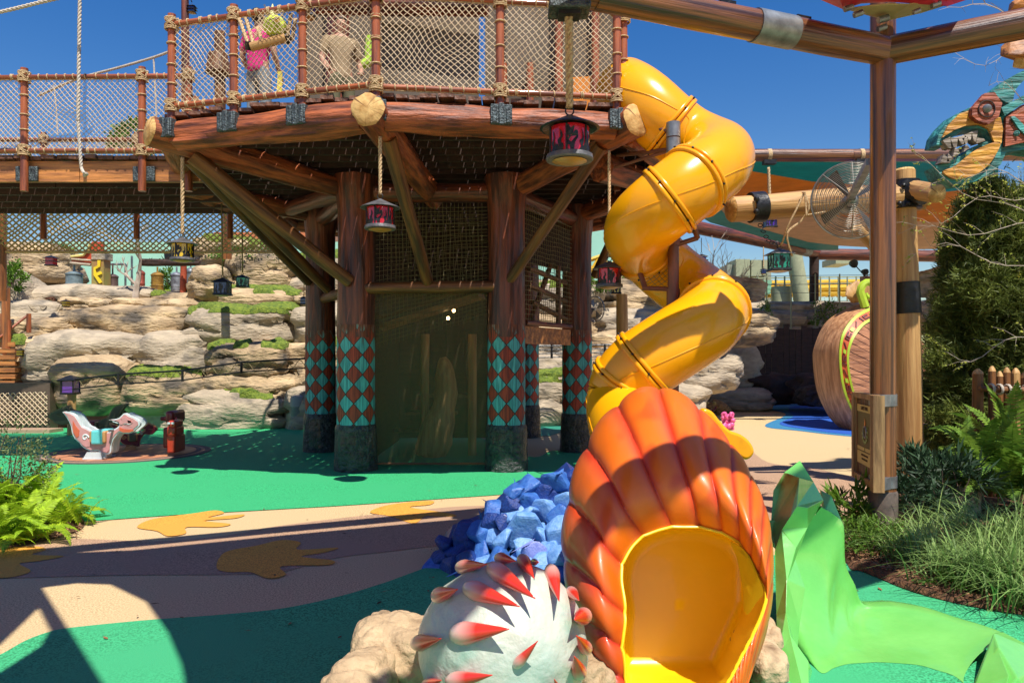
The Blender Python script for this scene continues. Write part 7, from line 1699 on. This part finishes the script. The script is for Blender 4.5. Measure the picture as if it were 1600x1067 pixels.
def grass(label, base, n_, L_, seed, spread=.12, m='grass', wd=.006):
    t = thing('grass_clump', label, 'ornamental grass', base, 'arching grass clumps in the mulch bed'); rn_ = random.Random(seed); mb = MB()
    for i in range(int(n_ * .62)):
        a = rn_.uniform(0, 2 * PI); b = Vector(base) + Vector((rn_.gauss(0, spread), rn_.gauss(0, spread), 0)); l = L_ * rn_.uniform(.6, 1.25); k = rn_.uniform(.3, 1.35); dv = Vector((math.cos(a), math.sin(a), 0)); sd = Vector((-dv.y, dv.x, 0)) * wd * rn_.uniform(.5, 1.1)
        rows = []
        for j in range(7):
            s = j / 6; p = b + dv * l * (.15 * s + .75 * k * s ** 2) + Vector((0, 0, l * (s * 1.0 - .55 * k * s ** 2.2 - .05 * s ** 4))); w_ = (1 - s ** 2) * 1 + .05
            rows.append([p - sd * w_, p + sd * w_])
        mb.grid(rows)
    o = mb.build('blades', M[m], t, smooth=False, fix=False); o['kind'] = 'stuff'; return t
for i, (px, py, n_, L_, lb) in enumerate(((1432, 884, 420, .50, 'arching grass clump nearest the dark pole'), (1490, 915, 380, .52, 'arching grass clump in the middle of the mulch bed front'), (1560, 930, 520, .62, 'biggest arching grass clump at the right frame edge front'), (1460, 860, 300, .45, 'grass clump behind the first one near the pole'), (1530, 870, 420, .62, 'tall grass clump behind the biggest one'), (1600, 880, 420, .7, 'tall grass clump cut by the right frame edge'), (1620, 960, 300, .55, 'grass clump low at the right frame corner'))):
    grass(lb, G(px, py), n_, L_, 50 + i)
leafy('low bright groundcover at the front edge of the mulch below the grasses', 'shrub', G(1510, 925) + Vector((0, 0, .06)), (.26, .16, .09), 900, .03, M['shr'], 41)
# mulch bed
bed = [(1328, 884), (1345, 888), (1380, 902), (1420, 918), (1470, 932), (1530, 945), (1600, 956), (1800, 985), (2100, 1000), (2100, 740), (1700, 690), (1500, 690), (1430, 720), (1400, 770), (1330, 800), (1318, 850)]
pb_ = [G(x, y, .03) for x, y in bed]; bm = bmesh.new(); f = bm.faces.new([bm.verts.new(p) for p in cat(pb_, 3, True)]); bmesh.ops.triangulate(bm, faces=bm.faces)
for _ in range(4): bmesh.ops.subdivide_edges(bm, edges=[e for e in bm.edges if e.calc_length() > .12], cuts=1)
for v in bm.verts:
    bd = any(len(e.link_faces) < 2 for e in v.link_edges); v.co.z = .014 if bd else .05 + .05 * noise.noise(v.co * 2.5) + .02 * noise.noise(v.co * 9)
me = bpy.data.meshes.new('mulch_bed'); bm.to_mesh(me); bm.free(); me.shade_smooth(); me.materials.append(M['mulch']); link('mulch_bed', me)['kind'] = 'structure'
lb_ = [G(x, y, .012) for x, y in [(-300, 900), (-100, 875), (0, 858), (60, 846), (118, 830), (132, 815), (110, 795), (60, 770), (0, 752), (-300, 750)]]
mb = MB(); mb.add(cat(lb_, 4, True), [tuple(range(40))]); me = mb.mesh('left_mulch_bed', False, False)
if me.polygons[0].normal.z < 0: me.flip_normals()
me.materials.append(M['mulch']); link('mulch_bed', me)['kind'] = 'structure'
rg = np.random.default_rng(4); pts = []
while len(pts) < 5200:
    px = rg.uniform(1325, 1700); py = rg.uniform(800, 980)
    if inpoly(px, py, bed): g_ = G(px, py); pts.append((g_.x, g_.y, .055 + .05 * noise.noise(Vector((g_.x, g_.y, .03)) * 2.5)))
for _ in range(500):
    px = rg.uniform(-20, 128); g_ = G(px, rg.uniform(806, 856 - px * .12)); pts.append((g_.x, g_.y, .025))
pts = np.array(pts); n_ = len(pts); a = rg.random(n_) * 2 * PI; l = .012 + .028 * rg.random(n_); dx = np.stack([np.cos(a), np.sin(a), rg.normal(size=n_) * .35], 1) * l[:, None]; dy = np.stack([-np.sin(a), np.cos(a), rg.normal(size=n_) * .35], 1) * .005
V = np.stack([pts - dx - dy, pts + dx - dy, pts + dx + dy, pts - dx + dy], 1).reshape(-1, 3); me = bpy.data.meshes.new('mulch_chips'); me.from_pydata(V.tolist(), [], np.arange(n_ * 4).reshape(-1, 4).tolist())
me.materials.append(mat('bark_chip', (.36, .19, .09, 1), (.14, .07, .03, 1), .9, scale=20, island=.5)); o = link('mulch_chips', me); o['kind'] = 'stuff'
# cliff top greenery
for i, (px, py, w_, h, d, lb) in enumerate(((60, 398, .9, .28, 20.6, 'green creeper spilling over the upper left rock'), (18, 430, .3, .3, 18.0, 'small green bush on the grey rock at the far left'), (380, 396, .9, .25, 19.9, 'green creeper on the rock dome above the navy lantern'), (258, 440, .35, .4, 20.6, 'leafy bush growing behind the gold tank'), (1290, 490, .6, .55, 29.0, 'young green bush on the rock ridge by the sail post'), (1196, 500, .35, .7, 28.8, 'thin green sapling in the rock gap right of the slide'), (935, 438, .5, .25, 19.2, 'green plants on the outcrop top beside the tower'), (217, 212, .6, .25, 13.6, 'dry bushy tree top seen through the bridge net'))):
    leafy(lb, 'creeper', P(px, py, d), (w_, .35, h), 900, .09, M['shr'], 70 + i, 'plant', base=P(px, py + 14, d))
# picket fence
pk_ = thing('stake_fence', 'rough log stake fence with one rope lashed crossbar at the right edge', 'fence', Vector((xs(1560, 8.3), 8.3, 0))); rn = random.Random(7)
for i, (px, py, w_) in enumerate(((1528, 584, 16), (1550, 580, 11), (1562, 588, 10), (1573, 582, 11), (1587, 583, 12), (1600, 590, 11), (1612, 584, 11), (1626, 588, 11), (1640, 584, 11))):
    d = 8.4; b = Vector((xs(px, d), d, 0)); tpz = P(px, py, d); o = log('stake', b, tpz, w_ / 2 / F * d * 1.05, w_ / 2 / F * d, M['yellowlog'] if i == 4 else M['brace'], pk_, n=10, seg=5)
    MB().lathe([(w_ / 2 / F * d, 0), (w_ / 2.6 / F * d, .03), (.012, .06)], 10, Matrix.Translation(tpz)).build('stake_tip', M['yellowlog'], o)
A, B = P(1531, 607, 8.25), P(1650, 612, 8.25); log('crossbar', A, B, .03, .055, M['brace'], pk_, n=12, cutA=False)
for px in (1547, 1560, 1573, 1587, 1601): q = pt_on(A, B, px); MB().tube([q + Vector((math.sin(k * .5) * .0 + k * .0012, math.cos(k * PI / 6) * .056, math.sin(k * PI / 6) * .056)) for k in range(26)], .009, n=5).build('rope_lashing', M['ropew'], pk_)
pn_ = thing('stone_planter', 'low tan stone planter box with a blue painted rim behind the pale post', 'planter', Vector((xs(1470, 11), 11, 0)))
a = P(1436, 668, 11.0); MB().box((a.x + .42, 11.3, (a.z - .06) / 2), (.95, .7, a.z - .06)).build('box', plain('tan_stone', (.34, .24, .16, 1), .8), pn_); MB().box((a.x + .42, 11.3, a.z - .03), (1.02, .78, .06)).build('rim', plain('blue_rim', (.03, .06, .22, 1), .6), pn_); MB().box((a.x + .15, 10.94, a.z * .62), (.22, .02, .25)).build('inset', plain('tan_inset', (.25, .17, .11, 1)), pn_)
o = rock('garden_stone', (xs(1478, 7.6), 7.6, .14), (.55, .4, .34), M['rockb'], None, seed=301, strata=0); tag(o, 'pale grey stone half hidden behind the dark lance leaved plants', 'rock')
mb = MB(); rn = random.Random(77)
for _ in range(110):
    px = rn.uniform(0, 1400); py = rn.uniform(690, 1000) ; g_ = G(px, py, .016)
    if abs(g_.x - .7) < .9 and g_.y < 6: continue
    a = rn.uniform(0, 6.28); l = rn.uniform(.012, .035); u = Vector((math.cos(a), math.sin(a), rn.uniform(-.1, .25))) * l; v = Vector((-math.sin(a), math.cos(a), rn.uniform(-.2, .2))) * l * .35
    mb.add([g_ - u, g_ - v, g_ + u, g_ + v], [(0, 1, 2, 3)])
o = mb.build('leaf_litter', mat('dry_leaf', (.22, .11, .04, 1), (.09, .05, .02, 1), .9, island=.5), smooth=False, fix=False); o['kind'] = 'stuff'
